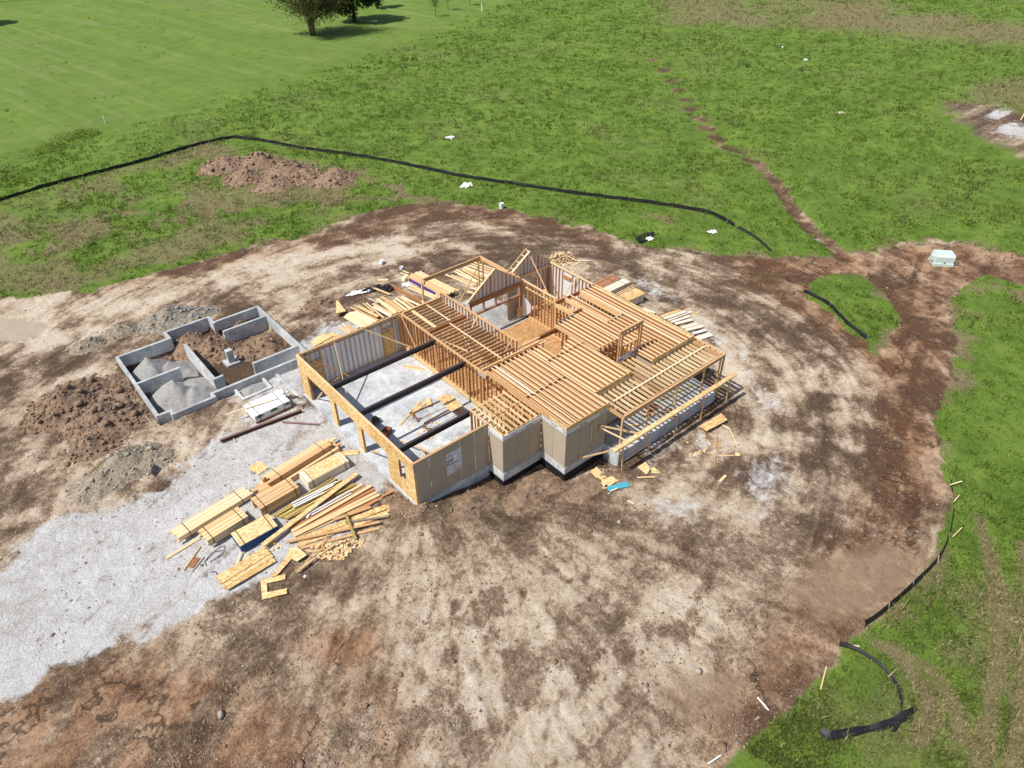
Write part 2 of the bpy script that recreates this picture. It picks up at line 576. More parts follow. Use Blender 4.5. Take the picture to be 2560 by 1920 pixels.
GULLY = L2([(1390, 108), (1420, 140), (1440, 160), (1490, 235), (1560, 310), (1640, 352), (1690, 410), (1720, 460), (1760, 500), (1825, 552)])
EDGE = L2([(900, 88), (740, 134), (500, 214), (300, 285)])
TYRE = [L2(p) for p in ([(1890, 1392), (1960, 1440), (2000, 1500), (2005, 1560), (1985, 1600)], [(1930, 1400), (2010, 1450), (2060, 1520), (2075, 1600)], [(2110, 1120), (2150, 1250), (2165, 1400), (2130, 1560), (2110, 1659)],
                       [(2205, 1180), (2230, 1300), (2215, 1450), (2180, 1659)])]
STRAW = [L2(p) for p in ([(0, 560), (250, 500), (420, 470), (640, 420), (760, 400)], [(0, 540), (200, 480), (430, 440)], [(780, 390), (900, 430), (980, 445)], [(700, 500), (640, 520), (560, 540)], [(1380, 470), (1440, 480)],
                        [(2050, 830), (2080, 700), (2100, 640)], [(1910, 640), (1945, 700), (1925, 760)], [(2120, 620), (2200, 640)])]
TRACK = L2([(2010, 560), (1990, 640), (1975, 720), (1950, 800), (1925, 900), (1900, 1000)])
POND = L2([(-60, 690), (40, 684), (112, 690), (100, 722), (30, 738), (-60, 735)])
SILT = L2([(1700, 1270), (1800, 1200), (1930, 1165), (2020, 1180), (1960, 1260), (1870, 1330), (1760, 1330)])
SILT2 = L2([(1420, 1480), (1520, 1440), (1600, 1470), (1590, 1560), (1500, 1580), (1430, 1540)])
HOLES = [[(-8.2, 16.4), (2.3, 16.4), (2.3, 25.4), (-1.2, 25.4), (-1.2, 26.5), (-4.4, 26.5), (-4.4, 25.4), (-8.2, 25.4)]]
HOUSE_FP = [(0.2, 0.2), (5.0, 0.2), (5.0, -1.1), (7.9, -1.1), (7.9, -3.1), (10.9, -3.1), (10.9, -4.3), (20.0, -4.3), (20.0, 11.2), (16.4, 11.2), (16.4, 15.2), (11.2, 15.2), (11.2, 12.8), (0.2, 12.8)]


def ground_h(x, y):
    x = np.asarray(x, float); y = np.asarray(y, float)
    z = np.full(x.shape, Z0)
    z = z + 0.27 * sstep(-14, -3, x) * (1 - sstep(-0.4, 1.2, x)) * sstep(0.2, 3, y) * (1 - sstep(14.5, 17, y))
    # fill dug away along the south side of the house
    z = z + 0.28 * np.exp(-((x - 0.0) ** 2 + (y + 0.6) ** 2) / 1.3)
    z = z - 0.46 * sstep(1.5, 4.5, x) * (1 - sstep(9.5, 12, x)) * sstep(-5.4, -3.6, y) * (1 - sstep(0.5, 1.5, y))
    z = z - 0.30 * sstep(9.5, 12, x) * (1 - sstep(22, 26, x)) * sstep(-8.5, -5.5, y) * (1 - sstep(-3, -2, y))
    z = z + 0.10 * (fbm(x * 0.12, y * 0.12, 5, 3) - 0.5)
    return z


GS = 0.125
xs = np.arange(-25, 46, GS); ys = np.arange(-33, 42, GS)
g = np.cumsum(GS * 1.115 ** np.arange(1, 61))
xs = np.concatenate([xs[0] - g[::-1], xs, xs[-1] + g]); ys = np.concatenate([ys[0] - g[::-1], ys, ys[-1] + g])
GX, GY = np.meshgrid(xs, ys, indexing='ij')
gx, gy = GX.ravel(), GY.ravel()
dist = np.hypot(gx - CAM[0], gy - CAM[1])
fine = 1 - sstep(45, 90, dist)
# wander of outlines
wa = np.clip(dist / 45, 0.6, 3)
ox = gx + (fbm(gx * 0.7, gy * 0.7, 21, 5, 0.6) - 0.5) * 2.2 * wa * 0.8
oy = gy + (fbm(gx * 0.7, gy * 0.7, 31, 5, 0.6) - 0.5) * 2.2 * wa * 0.8


def pm(poly, soft, x=ox, y=oy):
    return 1 - sstep(-soft, soft, poly_sd(x, y, poly))


site = pm(SITE, 0.5) * (1 - pm(ISLAND, 0.6))
ring = pm(RING, 3.0) 
bare = np.maximum(site, ring * 0.85)
grass_m = 1 - bare
gully_d = line_d(gx + 0.35 * (ox - gx), gy + 0.35 * (oy - gy), GULLY)
gully = (1 - sstep(0.35, 1.3, gully_d)) * (0.8 + 0.2 * sstep(0.35, 0.5, fbm(gx * 0.25, gy * 0.25, 77, 2)))
grass_m = grass_m * (1 - 0.9 * gully)
bigw = 2.6 * (fbm(gx * 0.33, gy * 0.33, 181, 5, 0.6) - 0.5)
gsd = poly_sd(gx, gy, GRAVEL) + bigw
gravel = np.maximum(1 - sstep(-0.9, 0.7, gsd), 0.75 * pm(GRAVEL2, 0.8)) * site
gdir, gacr = gx * 0.93 + gy * 0.36, -gx * 0.36 + gy * 0.93
gtrk = fbm(gacr * 1.1 + 0.8 * fbm(gx * 0.2, gy * 0.2, 183, 2), gdir * 0.10, 185, 4, 0.6)
gravel = gravel * (1 - 0.40 * sstep(0.54, 0.70, gtrk) * sstep(-9, -0.5, gsd + 1.0))
for l_ in LIME:
    gravel = np.maximum(gravel, pm(l_, 0.5, gx + 0.4 * (ox - gx), gy + 0.4 * (oy - gy)))
CHALK = [L2(p) for p in ([(1350, 930), (1440, 900), (1480, 960), (1400, 1000)], [(1480, 935), (1545, 900), (1565, 960), (1500, 1000)], [(1590, 1020), (1690, 970), (1710, 1060), (1640, 1120)], [(1570, 730), (1620, 750), (1690, 880), (1640, 900)], [(1500, 690), (1560, 720), (1600, 800), (1540, 760)],
                         [(1340, 580), (1420, 600), (1460, 650), (1400, 640)], [(1390, 1060), (1560, 1080), (1500, 1150), (1400, 1120)])]
for l_ in CHALK:
    gravel = np.maximum(gravel, 0.50 * pm(l_, 1.4))
# streaks: arcs that circle the house, and a fan that spreads from the near garage corner
hx, hy = gx - 9.5, gy - 4.0
r1 = np.hypot(hx * 0.92, hy); th1 = np.arctan2(hy, hx)
arc = fbm(r1 * 0.9 + 1.2 * fbm(gx * 0.2, gy * 0.2, 9, 3), th1 * 4.0, 41, 5, 0.6)
arcf = fbm(r1 * 3.0 + 2.0 * fbm(gx * 0.3, gy * 0.3, 19, 3), th1 * 6.0, 43, 3, 0.6)
fx, fy = gx - 2.5, gy - 2.5
th2 = np.arctan2(fy, fx); r2 = np.hypot(fx, fy)
fan = fbm(th2 * 9.0 + 0.35 * fbm(gx * 0.35, gy * 0.35, 29, 3), r2 * 0.22, 51, 5, 0.62)
fanf = fbm(th2 * 34.0, r2 * 0.5, 53, 3, 0.6)
wfan = (1 - sstep(4, 14, gx + gy * 0.2)) * (1 - sstep(-3, 2, gy + gx * 0.15))
# cross-hatched patches dabbed by the bulldozer in the foreground
da, db = gx * 0.80 + gy * 0.60, -gx * 0.60 + gy * 0.80
dab = fbm(da * 0.33, db * 0.62, 61, 5, 0.6)
dab2 = fbm(da * 0.9, db * 0.55, 67, 4, 0.6)
iso = fbm(gx * 0.55 + 2 * fbm(gx * 0.15, gy * 0.15, 171, 2), gy * 0.55, 173, 5, 0.62)
streak = (arc * 0.28 + arcf * 0.16 + iso * 0.56) * (1 - wfan) + (fan * 0.26 + fanf * 0.16 + dab * 0.26 + dab2 * 0.16 + iso * 0.16) * wfan
streak = (streak - 0.5) * 2.5 + 0.5
blob = fbm(gx * 0.30, gy * 0.30, 71, 4)
pale = np.clip(0.42 + (streak - 0.5) * 1.15 + (blob - 0.5) * 0.5, 0, 1.3)
fgm = pm(PALE1, 2.2)
dab3 = fbm(da * 0.75 + 0.6 * iso, db * 1.5, 63, 4, 0.6)
pf_ = 0.18 * fan + 0.12 * iso + 0.28 * dab + 0.24 * dab3 + 0.18 * dab2
patch = sstep(0.485, 0.545, pf_)
pale = pale * (1 - fgm) + fgm * (0.82 - 0.42 * patch + 0.40 * (fanf - 0.5) + 0.50 * (iso - 0.5))
pale += 0.14 * pm(PALE2, 1.5) + 0.30 * pm(PALE3, 1.0) + 0.38 * pm(ROAD, 0.8) + 0.25 * pm(PALE4, 1) + 0.35 * pm(PALE5, 0.8)
eastb = pm(EASTBAND, 1.6)
darkb = pm(DARKBAND, 0.7)
pale -= 0.10 * eastb + 0.24 * darkb
reds = np.clip(0.80 * eastb * (0.4 + blob) + 0.45 * darkb + pm(REDBL, 1.5) * (0.1 + 0.8 * sstep(0.4, 0.65, dab)) + 0.9 * pm(RED2, 0.9) + 0.55 * pm(RED3, 1.2) * sstep(0.42, 0.6, dab) + 0.35 * gully, 0, 1)
pale -= 0.40 * gully
pale -= 0.10 * pm(REDBL, 1.5)
# wheel ruts: pairs of arcs round the house, runs along the drive and out of the near corner
rut = np.zeros_like(gx); shoulder = np.zeros_like(gx)


def add_rut(d, wob, strength=1.0):
    global rut, shoulder
    for o_ in (-0.8, 0.8):
        q = np.abs(d - o_ + wob)
        rut = np.maximum(rut, strength * (1 - sstep(0.10, 0.24, q)))
        shoulder = np.maximum(shoulder, strength * (1 - sstep(0.08, 0.22, np.abs(q - 0.34))))


wob_ = 0.9 * (fbm(gx * 0.10, gy * 0.10, 201, 3) - 0.5)
for k_, (rad, t0, t1) in enumerate(((14.2, -1.3, 1.2), (16.5, -1.5, 0.4), (18.4, -1.0, 2.2), (20.6, -1.7, 0.9), (22.8, -0.9, 1.9), (17.2, 1.2, 2.8), (24.5, -1.4, 0.2))):
    on = sstep(t0, t0 + 0.3, th1) * (1 - sstep(t1 - 0.3, t1, th1))
    add_rut(r1 - rad, wob_ * (1 + 0.3 * k_) + 0.6 * np.sin(th1 * (2 + k_ % 3) + k_), 0.9 * on * sstep(0.38, 0.52, fbm(gx * 0.25, gy * 0.25, 203 + k_, 2)))
for k_, ang in enumerate((-2.25, -2.02, -1.80, -1.62, -1.42, -1.22, -2.45)):
    dd = -np.sin(ang) * (gx - 2.5) + np.cos(ang) * (gy - 2.5)
    on = sstep(4, 7, r2) * (np.cos(th2 - ang) > 0.6)
    add_rut(dd, wob_ * 1.6 + 0.5 * np.sin(r2 * 0.2 + k_), 0.8 * on * sstep(0.40, 0.55, fbm(gx * 0.22, gy * 0.22, 213 + k_, 2)))
rut *= site; shoulder *= site
pale -= 0.05 * rut
pale += 0.03 * shoulder
# fill darker towards the south-side walls, ground darker inside the foundation pit
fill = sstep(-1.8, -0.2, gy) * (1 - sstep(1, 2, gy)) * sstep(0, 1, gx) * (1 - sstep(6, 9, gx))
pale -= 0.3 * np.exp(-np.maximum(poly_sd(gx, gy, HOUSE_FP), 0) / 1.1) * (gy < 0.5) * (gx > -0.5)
pit = np.zeros_like(gx)
for hpoly in HOLES:
    pit = np.maximum(pit, 1 - sstep(-0.25, 0.05, poly_sd(gx, gy, hpoly)))
pale -= 0.35 * pit
reds = reds * (1 - 0.7 * pit)
tr = line_d(gx, gy, [(p[0] + 0.0, p[1]) for p in TRACK])
for off_ in (-0.75, 0.75):
    dd = np.abs(tr - abs(off_))
    pale -= 0.16 * (1 - sstep(0.1, 0.5, dd)) * sstep(0.3, 0.6, fbm(gx * 0.5, gy * 0.5, 191, 3))
pond = pm(POND, 0.35)
silt = np.maximum(pm(SILT, 0.8), 0.8 * pm(SILT2, 0.7)) * sstep(0.36, 0.46, fbm(gx * 0.45, gy * 0.45, 88, 4))
# grass kinds
dry = 0.10 + 0.62 * pm(NBROWN, 1.2) * sstep(0.32, 0.58, fbm(gx * 0.22, gy * 0.22, 91, 4)) + 0.75 * pm(TOPBROWN, 9.0) * sstep(0.30, 0.62, fbm(gx * 0.07, gy * 0.07, 92, 4))
for b_ in BRIGHT:
    dry -= 0.6 * pm(b_, 0.8)
strw = np.zeros_like(gx)
for l_ in STRAW:
    dl = line_d(ox, oy, l_)
    strw = np.maximum(strw, (1 - sstep(0.4, 1.6, dl)) * sstep(0.4, 0.6, fbm(gx * 0.8, gy * 0.35, 95, 3)))
for l_ in TYRE:
    dl = line_d(gx + 0.3 * (ox - gx), gy + 0.3 * (oy - gy), l_)
    strw = np.maximum(strw, 0.75 * (1 - sstep(0.12, 0.5, dl)))
edge_site = np.abs(poly_sd(ox, oy, SITE))
strw = np.maximum(strw, 0.7 * (1 - sstep(0.2, 1.3, edge_site)) * sstep(0.52, 0.68, fbm(gx * 0.3, gy * 0.3, 97, 3)))
dry += 0.35 * sstep(18, 2, gy + 30 + 0 * gx) * 0 + 0.9 * strw
dry += 0.30 * sstep(0.55, 0.72, fbm(gx * 0.13, gy * 0.13, 98, 3))
lowr = pm(L2([(1500, 1800), (1700, 1500), (1800, 1400), (2100, 1250), (2400, 1150), (2500, 1800)]), 4.0)
dry += 0.42 * lowr * sstep(0.30, 0.62, fbm(gx * 0.6, gy * 0.6, 99, 4))
dry += 0.6 * pm(RINGDRY, 3.0)
dry = np.clip(dry, 0, 1)
pale -= 0.28 * ring
lawn = pm(LAWN, 5.0) * (1 - bare)
pale = np.clip(pale, 0, 1)

gz = ground_h(gx, gy)
lump = fbm(gx * 1.7, gy * 1.7, 101, 5, 0.66) - 0.5
ridge = 1 - 2 * np.abs(fbm(gx * 2.6, gy * 2.6, 103, 4, 0.6) - 0.5)
track = (arcf - 0.5) * (1 - wfan) + (fanf - 0.5) * wfan * 0.8
away = sstep(0.0, 2.0, poly_sd(gx, gy, HOUSE_FP))
gz = gz + fine * site * (1 - gravel * 0.7) * (0.16 * lump + 0.10 * track * away + 0.05 * (ridge - 0.8) * sstep(0.4, 0.6, blob))
gz = gz + (1 - bare) * (0.10 * (fbm(gx * 0.9, gy * 0.9, 111, 4) - 0.5) * (1 - 0.6 * lawn) + 0.9 * sstep(50, 140, dist) * (fbm(gx * 0.03, gy * 0.03, 113, 3) - 0.5))
gz = gz - 0.35 * gully - 0.05 * pond + fine * away * (0.025 * shoulder - 0.035 * rut)
gz = gz + 0.10 * (1 - bare) * np.clip(edge_site, 0, 1)
spoil = 1 - sstep(0.0, 0.9, np.abs(poly_sd(gx, gy, HOUSE_FP) - 1.1))
gz = gz + 0.22 * spoil * (gy < 0.4) * (gx > -0.3) * (gx < 11) * fbm(gx * 1.3, gy * 1.3, 117, 3)
gz = np.where(poly_sd(gx, gy, HOUSE_FP) < 0, -0.95, gz)
gz = gz * (1 - pit) + pit * (-1.15 + 0.15 * lump)
gme_V = np.stack([gx, gy, gz], 1)
nx, ny = len(xs), len(ys)
idx = np.arange(nx * ny).reshape(nx, ny)
Q = np.stack([idx[:-1, :-1], idx[1:, :-1], idx[1:, 1:], idx[:-1, 1:]], -1).reshape(-1, 4)


def ground_mat():
    k = NT('site_ground')
    pos = k.n('NewGeometry').outputs['Position']
    A = k.n('Attribute', attribute_name='mA'); B = k.n('Attribute', attribute_name='mB')
    sa = k.n('SeparateColor', {0: A.outputs['Color']}); sb = k.n('SeparateColor', {0: B.outputs['Color']})
    gr, pl, rd, wet = sa.outputs[0], sa.outputs[1], sa.outputs[2], A.outputs['Alpha']
    ga, dr, lw, sil = sb.outputs[0], sb.outputs[1], sb.outputs[2], B.outputs['Alpha']
    n1 = k.noise(pos, 1.3, 9, 0.74, 0.5)
    n2 = k.noise(pos, 9.0, 6, 0.7)
    n3 = k.noise(pos, 34.0, 3, 0.7)
    nb = k.noise(pos, 0.11, 4, 0.55)
    # bare soil
    n4 = k.noise(pos, 4.2, 7, 0.76, 0.3)
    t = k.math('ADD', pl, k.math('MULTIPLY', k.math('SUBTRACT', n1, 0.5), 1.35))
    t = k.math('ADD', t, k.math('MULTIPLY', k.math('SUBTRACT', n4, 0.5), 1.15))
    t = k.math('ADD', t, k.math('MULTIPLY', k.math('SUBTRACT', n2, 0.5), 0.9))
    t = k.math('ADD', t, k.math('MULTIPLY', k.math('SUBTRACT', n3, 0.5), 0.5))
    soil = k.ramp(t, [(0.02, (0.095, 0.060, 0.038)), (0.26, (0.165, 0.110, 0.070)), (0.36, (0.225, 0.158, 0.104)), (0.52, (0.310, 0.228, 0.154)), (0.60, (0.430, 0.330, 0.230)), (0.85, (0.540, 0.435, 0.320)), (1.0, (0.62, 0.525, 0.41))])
    redc = k.mix(k.remap(t, 0.1, 0.9), (0.125, 0.056, 0.026), (0.46, 0.255, 0.135))
    soil = k.mix(k.math('MULTIPLY', rd, 0.85), soil, redc)
    # rills washed into the red clay
    cn = k.n('TexNoise', {'Vector': pos, 'Scale': 0.9, 'Detail': 5.0})
    cv = k.n('TexVoronoi', {'Vector': k.mix(0.45, k.mapping(pos, (0.22, 0.34, 0.3)), cn.outputs[1]), 'Scale': 1.0}, feature='DISTANCE_TO_EDGE')
    rill = k.math('MULTIPLY', k.remap(cv.outputs[0], 0.004, 0.02, 1.0, 0.0), k.remap(rd, 0.15, 0.5))
    soil = k.mix(k.math('MULTIPLY', rill, 0.75), soil, (0.045, 0.03, 0.02))
    vz = k.n('TexVoronoi', {'Vector': pos, 'Scale': 11.0})
    sv = k.n('SeparateColor', {0: vz.outputs['Color']})
    peb = k.math('MULTIPLY', k.remap(sv.outputs[0], 0.62, 0.68), k.remap(vz.outputs[0], 0.16, 0.30, 1.0, 0.0))
    soil = k.mix(k.math('MULTIPLY', peb, 0.55), soil, k.mix(sv.outputs[1], (0.12, 0.085, 0.06), (0.56, 0.48, 0.39)))
    soil = k.mix(k.math('MULTIPLY', sil, 0.9), soil, k.mix(k.remap(n1, 0.35, 0.65), (0.29, 0.195, 0.122), (0.38, 0.265, 0.175)))
    # gravel
    vg = k.n('TexVoronoi', {'Vector': pos, 'Scale': 24.0})
    sg = k.n('SeparateColor', {0: vg.outputs['Color']})
    gmix = k.math('MULTIPLY_ADD', sg.outputs[0], 0.34, k.math('MULTIPLY_ADD', k.math('MULTIPLY_ADD', k.math('SUBTRACT', n1, 0.5), 1.5, 0.5), 0.66, k.math('MULTIPLY', k.math('SUBTRACT', nb, 0.5), 0.7)))
    gcol = k.ramp(gmix, [(0.16, (0.29, 0.25, 0.21)), (0.36, (0.45, 0.425, 0.395)), (0.56, (0.57, 0.555, 0.54)), (0.84, (0.72, 0.71, 0.70))])
    gf = k.remap(k.math('ADD', gr, k.math('MULTIPLY', k.math('SUBTRACT', n1, 0.5), 1.8)), 0.30, 0.70)
    soil = k.mix(gf, soil, gcol)
    # grass
    gn = k.noise(pos, 0.45, 6, 0.65, 0.4)
    gm = k.math('MULTIPLY_ADD', gn, 0.55, k.math('MULTIPLY_ADD', n2, 0.35, k.math('MULTIPLY', nb, 0.25)))
    grs = k.ramp(gm, [(0.34, (0.054, 0.098, 0.014)), (0.52, (0.104, 0.172, 0.024)), (0.72, (0.185, 0.270, 0.045))])
    lwn = k.ramp(gm, [(0.36, (0.085, 0.150, 0.020)), (0.54, (0.135, 0.212, 0.034)), (0.74, (0.195, 0.270, 0.058))])
    rot = k.mapping(pos, (1, 1, 1), rot=(0, 0, math.radians(LAWN_ROT)))
    st = k.noise(k.mapping(rot, (0.035, 0.75, 1)), 1.0, 4, 0.6)
    st2 = k.noise(k.mapping(rot, (0.02, 0.18, 1)), 1.0, 2, 0.5)
    lwn = k.mix(k.math('MULTIPLY', k.remap(st, 0.52, 0.72), 0.5), lwn, (0.27, 0.31, 0.13))
    lwn = k.mix(k.math('MULTIPLY', k.remap(st2, 0.42, 0.58), 0.35), lwn, (0.10, 0.175, 0.026))
    grs = k.mix(lw, grs, lwn)
    dryc = k.ramp(k.math('MULTIPLY_ADD', n2, 0.6, k.math('MULTIPLY', n1, 0.4)), [(0.3, (0.105, 0.088, 0.038)), (0.5, (0.20, 0.165, 0.080)), (0.72, (0.42, 0.345, 0.20))])
    df = k.remap(k.math('ADD', dr, k.math('MULTIPLY', k.math('SUBTRACT', n2, 0.5), 0.9)), 0.30, 0.85)
    grs = k.mix(k.math('MULTIPLY', df, 0.9), grs, dryc)
    af = k.remap(k.math('ADD', ga, k.math('MULTIPLY', k.math('SUBTRACT', n2, 0.5), 1.0)), 0.35, 0.65)
    c = k.mix(af, soil, grs)
    c = k.mix(wet, c, (0.40, 0.325, 0.235))
    rough = k.remap(wet, 0.0, 1.0, 0.95, 0.22)
    h = k.math('MULTIPLY_ADD', n2, 0.30, k.math('MULTIPLY_ADD', n1, 0.9, k.math('MULTIPLY', n4, 0.8)))
    h = k.math('MULTIPLY', h, k.math('SUBTRACT', 1.0, wet))
    k.bump(h, 1.0, 0.15)
    return k.out(c, rough, 0.2)


gme = np_mesh('ground', gme_V, Q, 4, ground_mat(), True)
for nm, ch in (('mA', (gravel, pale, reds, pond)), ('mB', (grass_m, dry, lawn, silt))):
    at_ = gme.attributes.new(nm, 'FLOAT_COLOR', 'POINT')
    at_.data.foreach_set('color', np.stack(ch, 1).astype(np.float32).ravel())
ground = place(bpy.data.objects.new('ground', gme), None, Matrix.Identity(4))
tag(ground, 'bare brown soil, grey gravel and green grass of the building site', 'ground', kind='structure')


def gz_at(x, y):
    i = np.clip(np.searchsorted(xs, x) - 1, 0, nx - 2); j = np.clip(np.searchsorted(ys, y) - 1, 0, ny - 2)
    Zg = gz.reshape(nx, ny)
    tx = (x - xs[i]) / (xs[i + 1] - xs[i]); ty = (y - ys[j]) / (ys[j + 1] - ys[j])
    return (Zg[i, j] * (1 - tx) + Zg[i + 1, j] * tx) * (1 - ty) + (Zg[i, j + 1] * (1 - tx) + Zg[i + 1, j + 1] * tx) * ty


def fld(arr, x, y):
    i = np.clip(np.searchsorted(xs, x), 0, nx - 1); j = np.clip(np.searchsorted(ys, y), 0, ny - 1)
    return arr.reshape(nx, ny)[i, j]


def G(p, up=0.0):
    """point on the ground under a sight line, raised by up"""
    z = Z0
    for _ in range(3):
        x, y, _z = level(p, z + up)
        z = float(gz_at(x, y))
    return (x, y, z + up)

# ------------------------------------------------------------------ the house frame
SP = 0.356            # stud and joist spacing
H = thing('wood_framed_house', 'unfinished house of bare timber framing with open joists, three garage openings and tan sheathed bays', 'house', (0, 0, 0))


def jit(a):
    return (random.random() - 0.5) * a


def stud_wall(axis, fix, a0, a1, zb, zt, dep=0.12, skip=(), mat='stud', sp=SP, double=True, parent=H, plate='plate', first=True, name='stud_wall'):
    """a framed wall: axis 'x' runs along x at y = fix, axis 'y' runs along y at x = fix"""
    def pt(a, z):
        return (a, fix, z) if axis == 'x' else (fix, a, z)
    w_ = holder(name, parent, pt(a0, zb))
    acr = (0, 1, 0) if axis == 'x' else (1, 0, 0)
    beam('bottom_plate', w_, pt(a0, zb + 0.02), pt(a1, zb + 0.02), dep, 0.038, plate)
    beam('top_plate', w_, pt(a0, zt - 0.02), pt(a1, zt - 0.02), dep, 0.038, plate)
    if double:
        beam('top_plate', w_, pt(a0 + 0.06, zt - 0.061), pt(a1 - 0.06, zt - 0.061), dep, 0.038, plate)
    n = max(1, int(round((a1 - a0) / sp)))
    for i in range(n + 1):
        a = a0 + 0.025 + (a1 - a0 - 0.05) * i / n
        if any(s0 < a < s1 for s0, s1 in skip):
            continue
        beam('stud', w_, pt(a, zb + 0.041), pt(a, zt - (0.082 if double else 0.041)), 0.042, dep, mat, up=acr)
    return w_


def panels(axis, fix, a0, a1, zb, zt, th, mat, wid=1.07, name='sheathing_panel', parent=H, gap=0.016):
    """sheets side by side along the wall; th carries the sign of the outward side"""
    a = a0
    lo, hi = min(fix, fix + th), max(fix, fix + th)
    while a < a1 - 0.03:
        b = min(a + wid, a1)
        if a1 - b < 0.15:
            b = a1
        if axis == 'x':
            box(name, parent, a + gap / 2, b - gap / 2, lo, hi, zb, zt, mat)
        else:
            box(name, parent, lo, hi, a + gap / 2, b - gap / 2, zb, zt, mat)
        a = b


# --- garage slab in panels with control joints
sl_ = box('garage_slab', H, -0.10, 7.62, 0.02, 13.03, -0.40, -0.03, 'slab')
for (x0, x1) in ((-0.10, 3.75), (3.76, 7.62)):
    for (y0, y1) in ((0.02, 4.3), (4.31, 8.7), (8.71, 13.03)):
        box('slab_panel', sl_, x0, x1, y0, y1, -0.028, 0.0, 'slab')
# stem walls and damp proofing
box('foundation_wall', H, -0.02, 4.93, -0.03, 0.02, -1.1, -0.03, 'cwall')
box('foundation_wall', H, -0.04, 0.02, 0.03, 13.05, -0.8, -0.41, 'cwall')
box('foundation_wall', H, 4.93, 4.98, -1.22, -0.04, -0.45, 0.12, 'cwall')
box('foundation_wall', H, 4.93, 7.80, -1.28, -1.225, -0.45, 0.12, 'cwall')
box('foundation_wall', H, 7.77, 7.82, -3.22, -1.29, -0.24, 0.24, 'cwall')
box('foundation_wall', H, 7.77, 11.04, -3.28, -3.225, -0.24, 0.24, 'cwall')
box('damp_proofing', H, 4.935, 4.975, -1.21, -0.04, -1.6, -0.455, 'tar')
box('damp_proofing', H, 4.935, 7.80, -1.275, -1.225, -1.6, -0.455, 'tar')
box('damp_proofing', H, 7.775, 7.815, -3.21, -1.29, -1.6, -0.245, 'tar')
box('damp_proofing', H, 7.775, 11.03, -3.275, -3.225, -1.6, -0.245, 'tar')
# --- front wall with three door openings and a window
fw = holder('garage_front_wall', H, (0, 0, 0))
OS = 'osb'
TH = 0.016
HB = 1.98


def osbp(y0, y1, z0, z1_):
    box('sheathing_panel', fw, -TH - 0.004, -0.004, y0, y1, z0, z1_, OS)


osbp(11.93, 13.05, 0, HB)
for y0, y1 in ((0.0, 2.1), (2.106, 4.4), (4.406, 6.7), (6.706, 9.0), (9.006, 11.2), (11.206, 13.05)):
    osbp(y0, y1, HB + 0.004 if y0 > 1 else 2.392, 2.992)
osbp(8.55, 9.10, 0, HB)
osbp(5.42, 5.93, 0, HB)
osbp(1.50, 2.70, 0, HB)
osbp(1.50, 2.10, HB + 0.004, 2.388)
osbp(0.0, 0.87, 0, 2.388)
osbp(0.876, 1.494, 0, 1.02)
for y0, y1 in ((11.93, 13.05), (8.55, 9.10), (5.42, 5.93), (1.50, 2.70), (0.0, 0.87)):
    for yy in (y0 + 0.025, y1 - 0.025):
        beam('jack_stud', fw, (0.06, yy, 0.0), (0.06, yy, HB if y0 > 1.6 else 2.39), 0.045, 0.118, 'stud', up=(1, 0, 0))
    if y1 - y0 > 0.8:
        beam('stud', fw, (0.06, (y0 + y1) / 2, 0.0), (0.06, (y0 + y1) / 2, HB), 0.042, 0.118, 'stud', up=(1, 0, 0))
beam('window_sill', fw, (0.06, 0.87, 1.0), (0.06, 1.50, 1.0), 0.118, 0.04, 'fir')
for y0, y1 in ((2.70, 5.42), (5.93, 8.55), (9.10, 11.93)):
    beam('header', fw, (0.06, y0 - 0.1, HB + 0.15), (0.06, y1 + 0.1, HB + 0.15), 0.118, 0.29, 'lvl')
    for i in range(9):
        yy = y0 + (y1 - y0) * i / 8
        beam('cripple_stud', fw, (0.06, yy, HB + 0.30), (0.06, yy, 2.91), 0.04, 0.118, 'stud', up=(1, 0, 0))
beam('top_plate', fw, (0.055, 0, 2.975), (0.055, 13.05, 2.975), 0.13, 0.04, 'fir')
beam('top_plate', fw, (0.06, 0.12, 2.933), (0.06, 12.92, 2.933), 0.118, 0.04, 'fir')
# braces inside the front wall
beam('brace', fw, (0.12, 13.0, 0.30), (1.25, 12.7, 0.05), 0.04, 0.09, 'fir')
beam('brace', fw, (0.3, 11.85, 0.05), (0.3, 10.9, 1.1), 0.04, 0.09, 'fir')
beam('brace', fw, (0.3, 5.3, 0.05), (0.3, 4.2, 0.75), 0.04, 0.09, 'fir')
# --- side wall, tan sheathing outside
gs = stud_wall('x', 0.085, 0.14, 4.93, 0.0, 2.98, 0.11, name='garage_side_wall', plate='fir')
panels('x', 0.028, -0.02, 4.95, -0.025, 2.955, -0.016, 'tan', 1.0, parent=gs)
beam('top_plate', gs, (-0.02, 0.07, 3.003), (4.95, 0.07, 3.003), 0.14, 0.04, 'fir')
wp = box('window_wrap', gs, 2.02, 3.05, -0.001, 0.011, 0.88, 2.44, 'wrap')
mesh_obj('torn_hole', wp, [(2.48, -0.004, 1.05), (2.60, -0.004, 1.25), (2.55, -0.004, 1.55), (2.68, -0.004, 1.75), (2.52, -0.004, 1.80), (2.42, -0.004, 1.62), (2.5, -0.004, 1.4)], [tuple(range(7))], 'fir')
box('torn_flap', wp, 2.50, 2.72, -0.02, -0.005, 1.70, 2.14, 'white')
text('print', wp, 'yve', 0.42, 'ink', (2.05, -0.006, 1.78), (1, 0, 0), (0, 0, 1), 0.002, 0.004)
text('print', wp, 'HomeWrap', 0.15, 'ink', (2.06, -0.006, 1.60), (1, 0, 0), (0, 0, 1), 0.002)
text('print', wp, 'DuPont', 0.14, 'redink', (2.55, -0.006, 0.95), (1, 0, 0), (0, 0, 1), 0.002)
text('print', wp, 'DuPont', 0.12, 'redink', (2.06, -0.006, 2.20), (1, 0, 0), (0, 0, 1), 0.002)
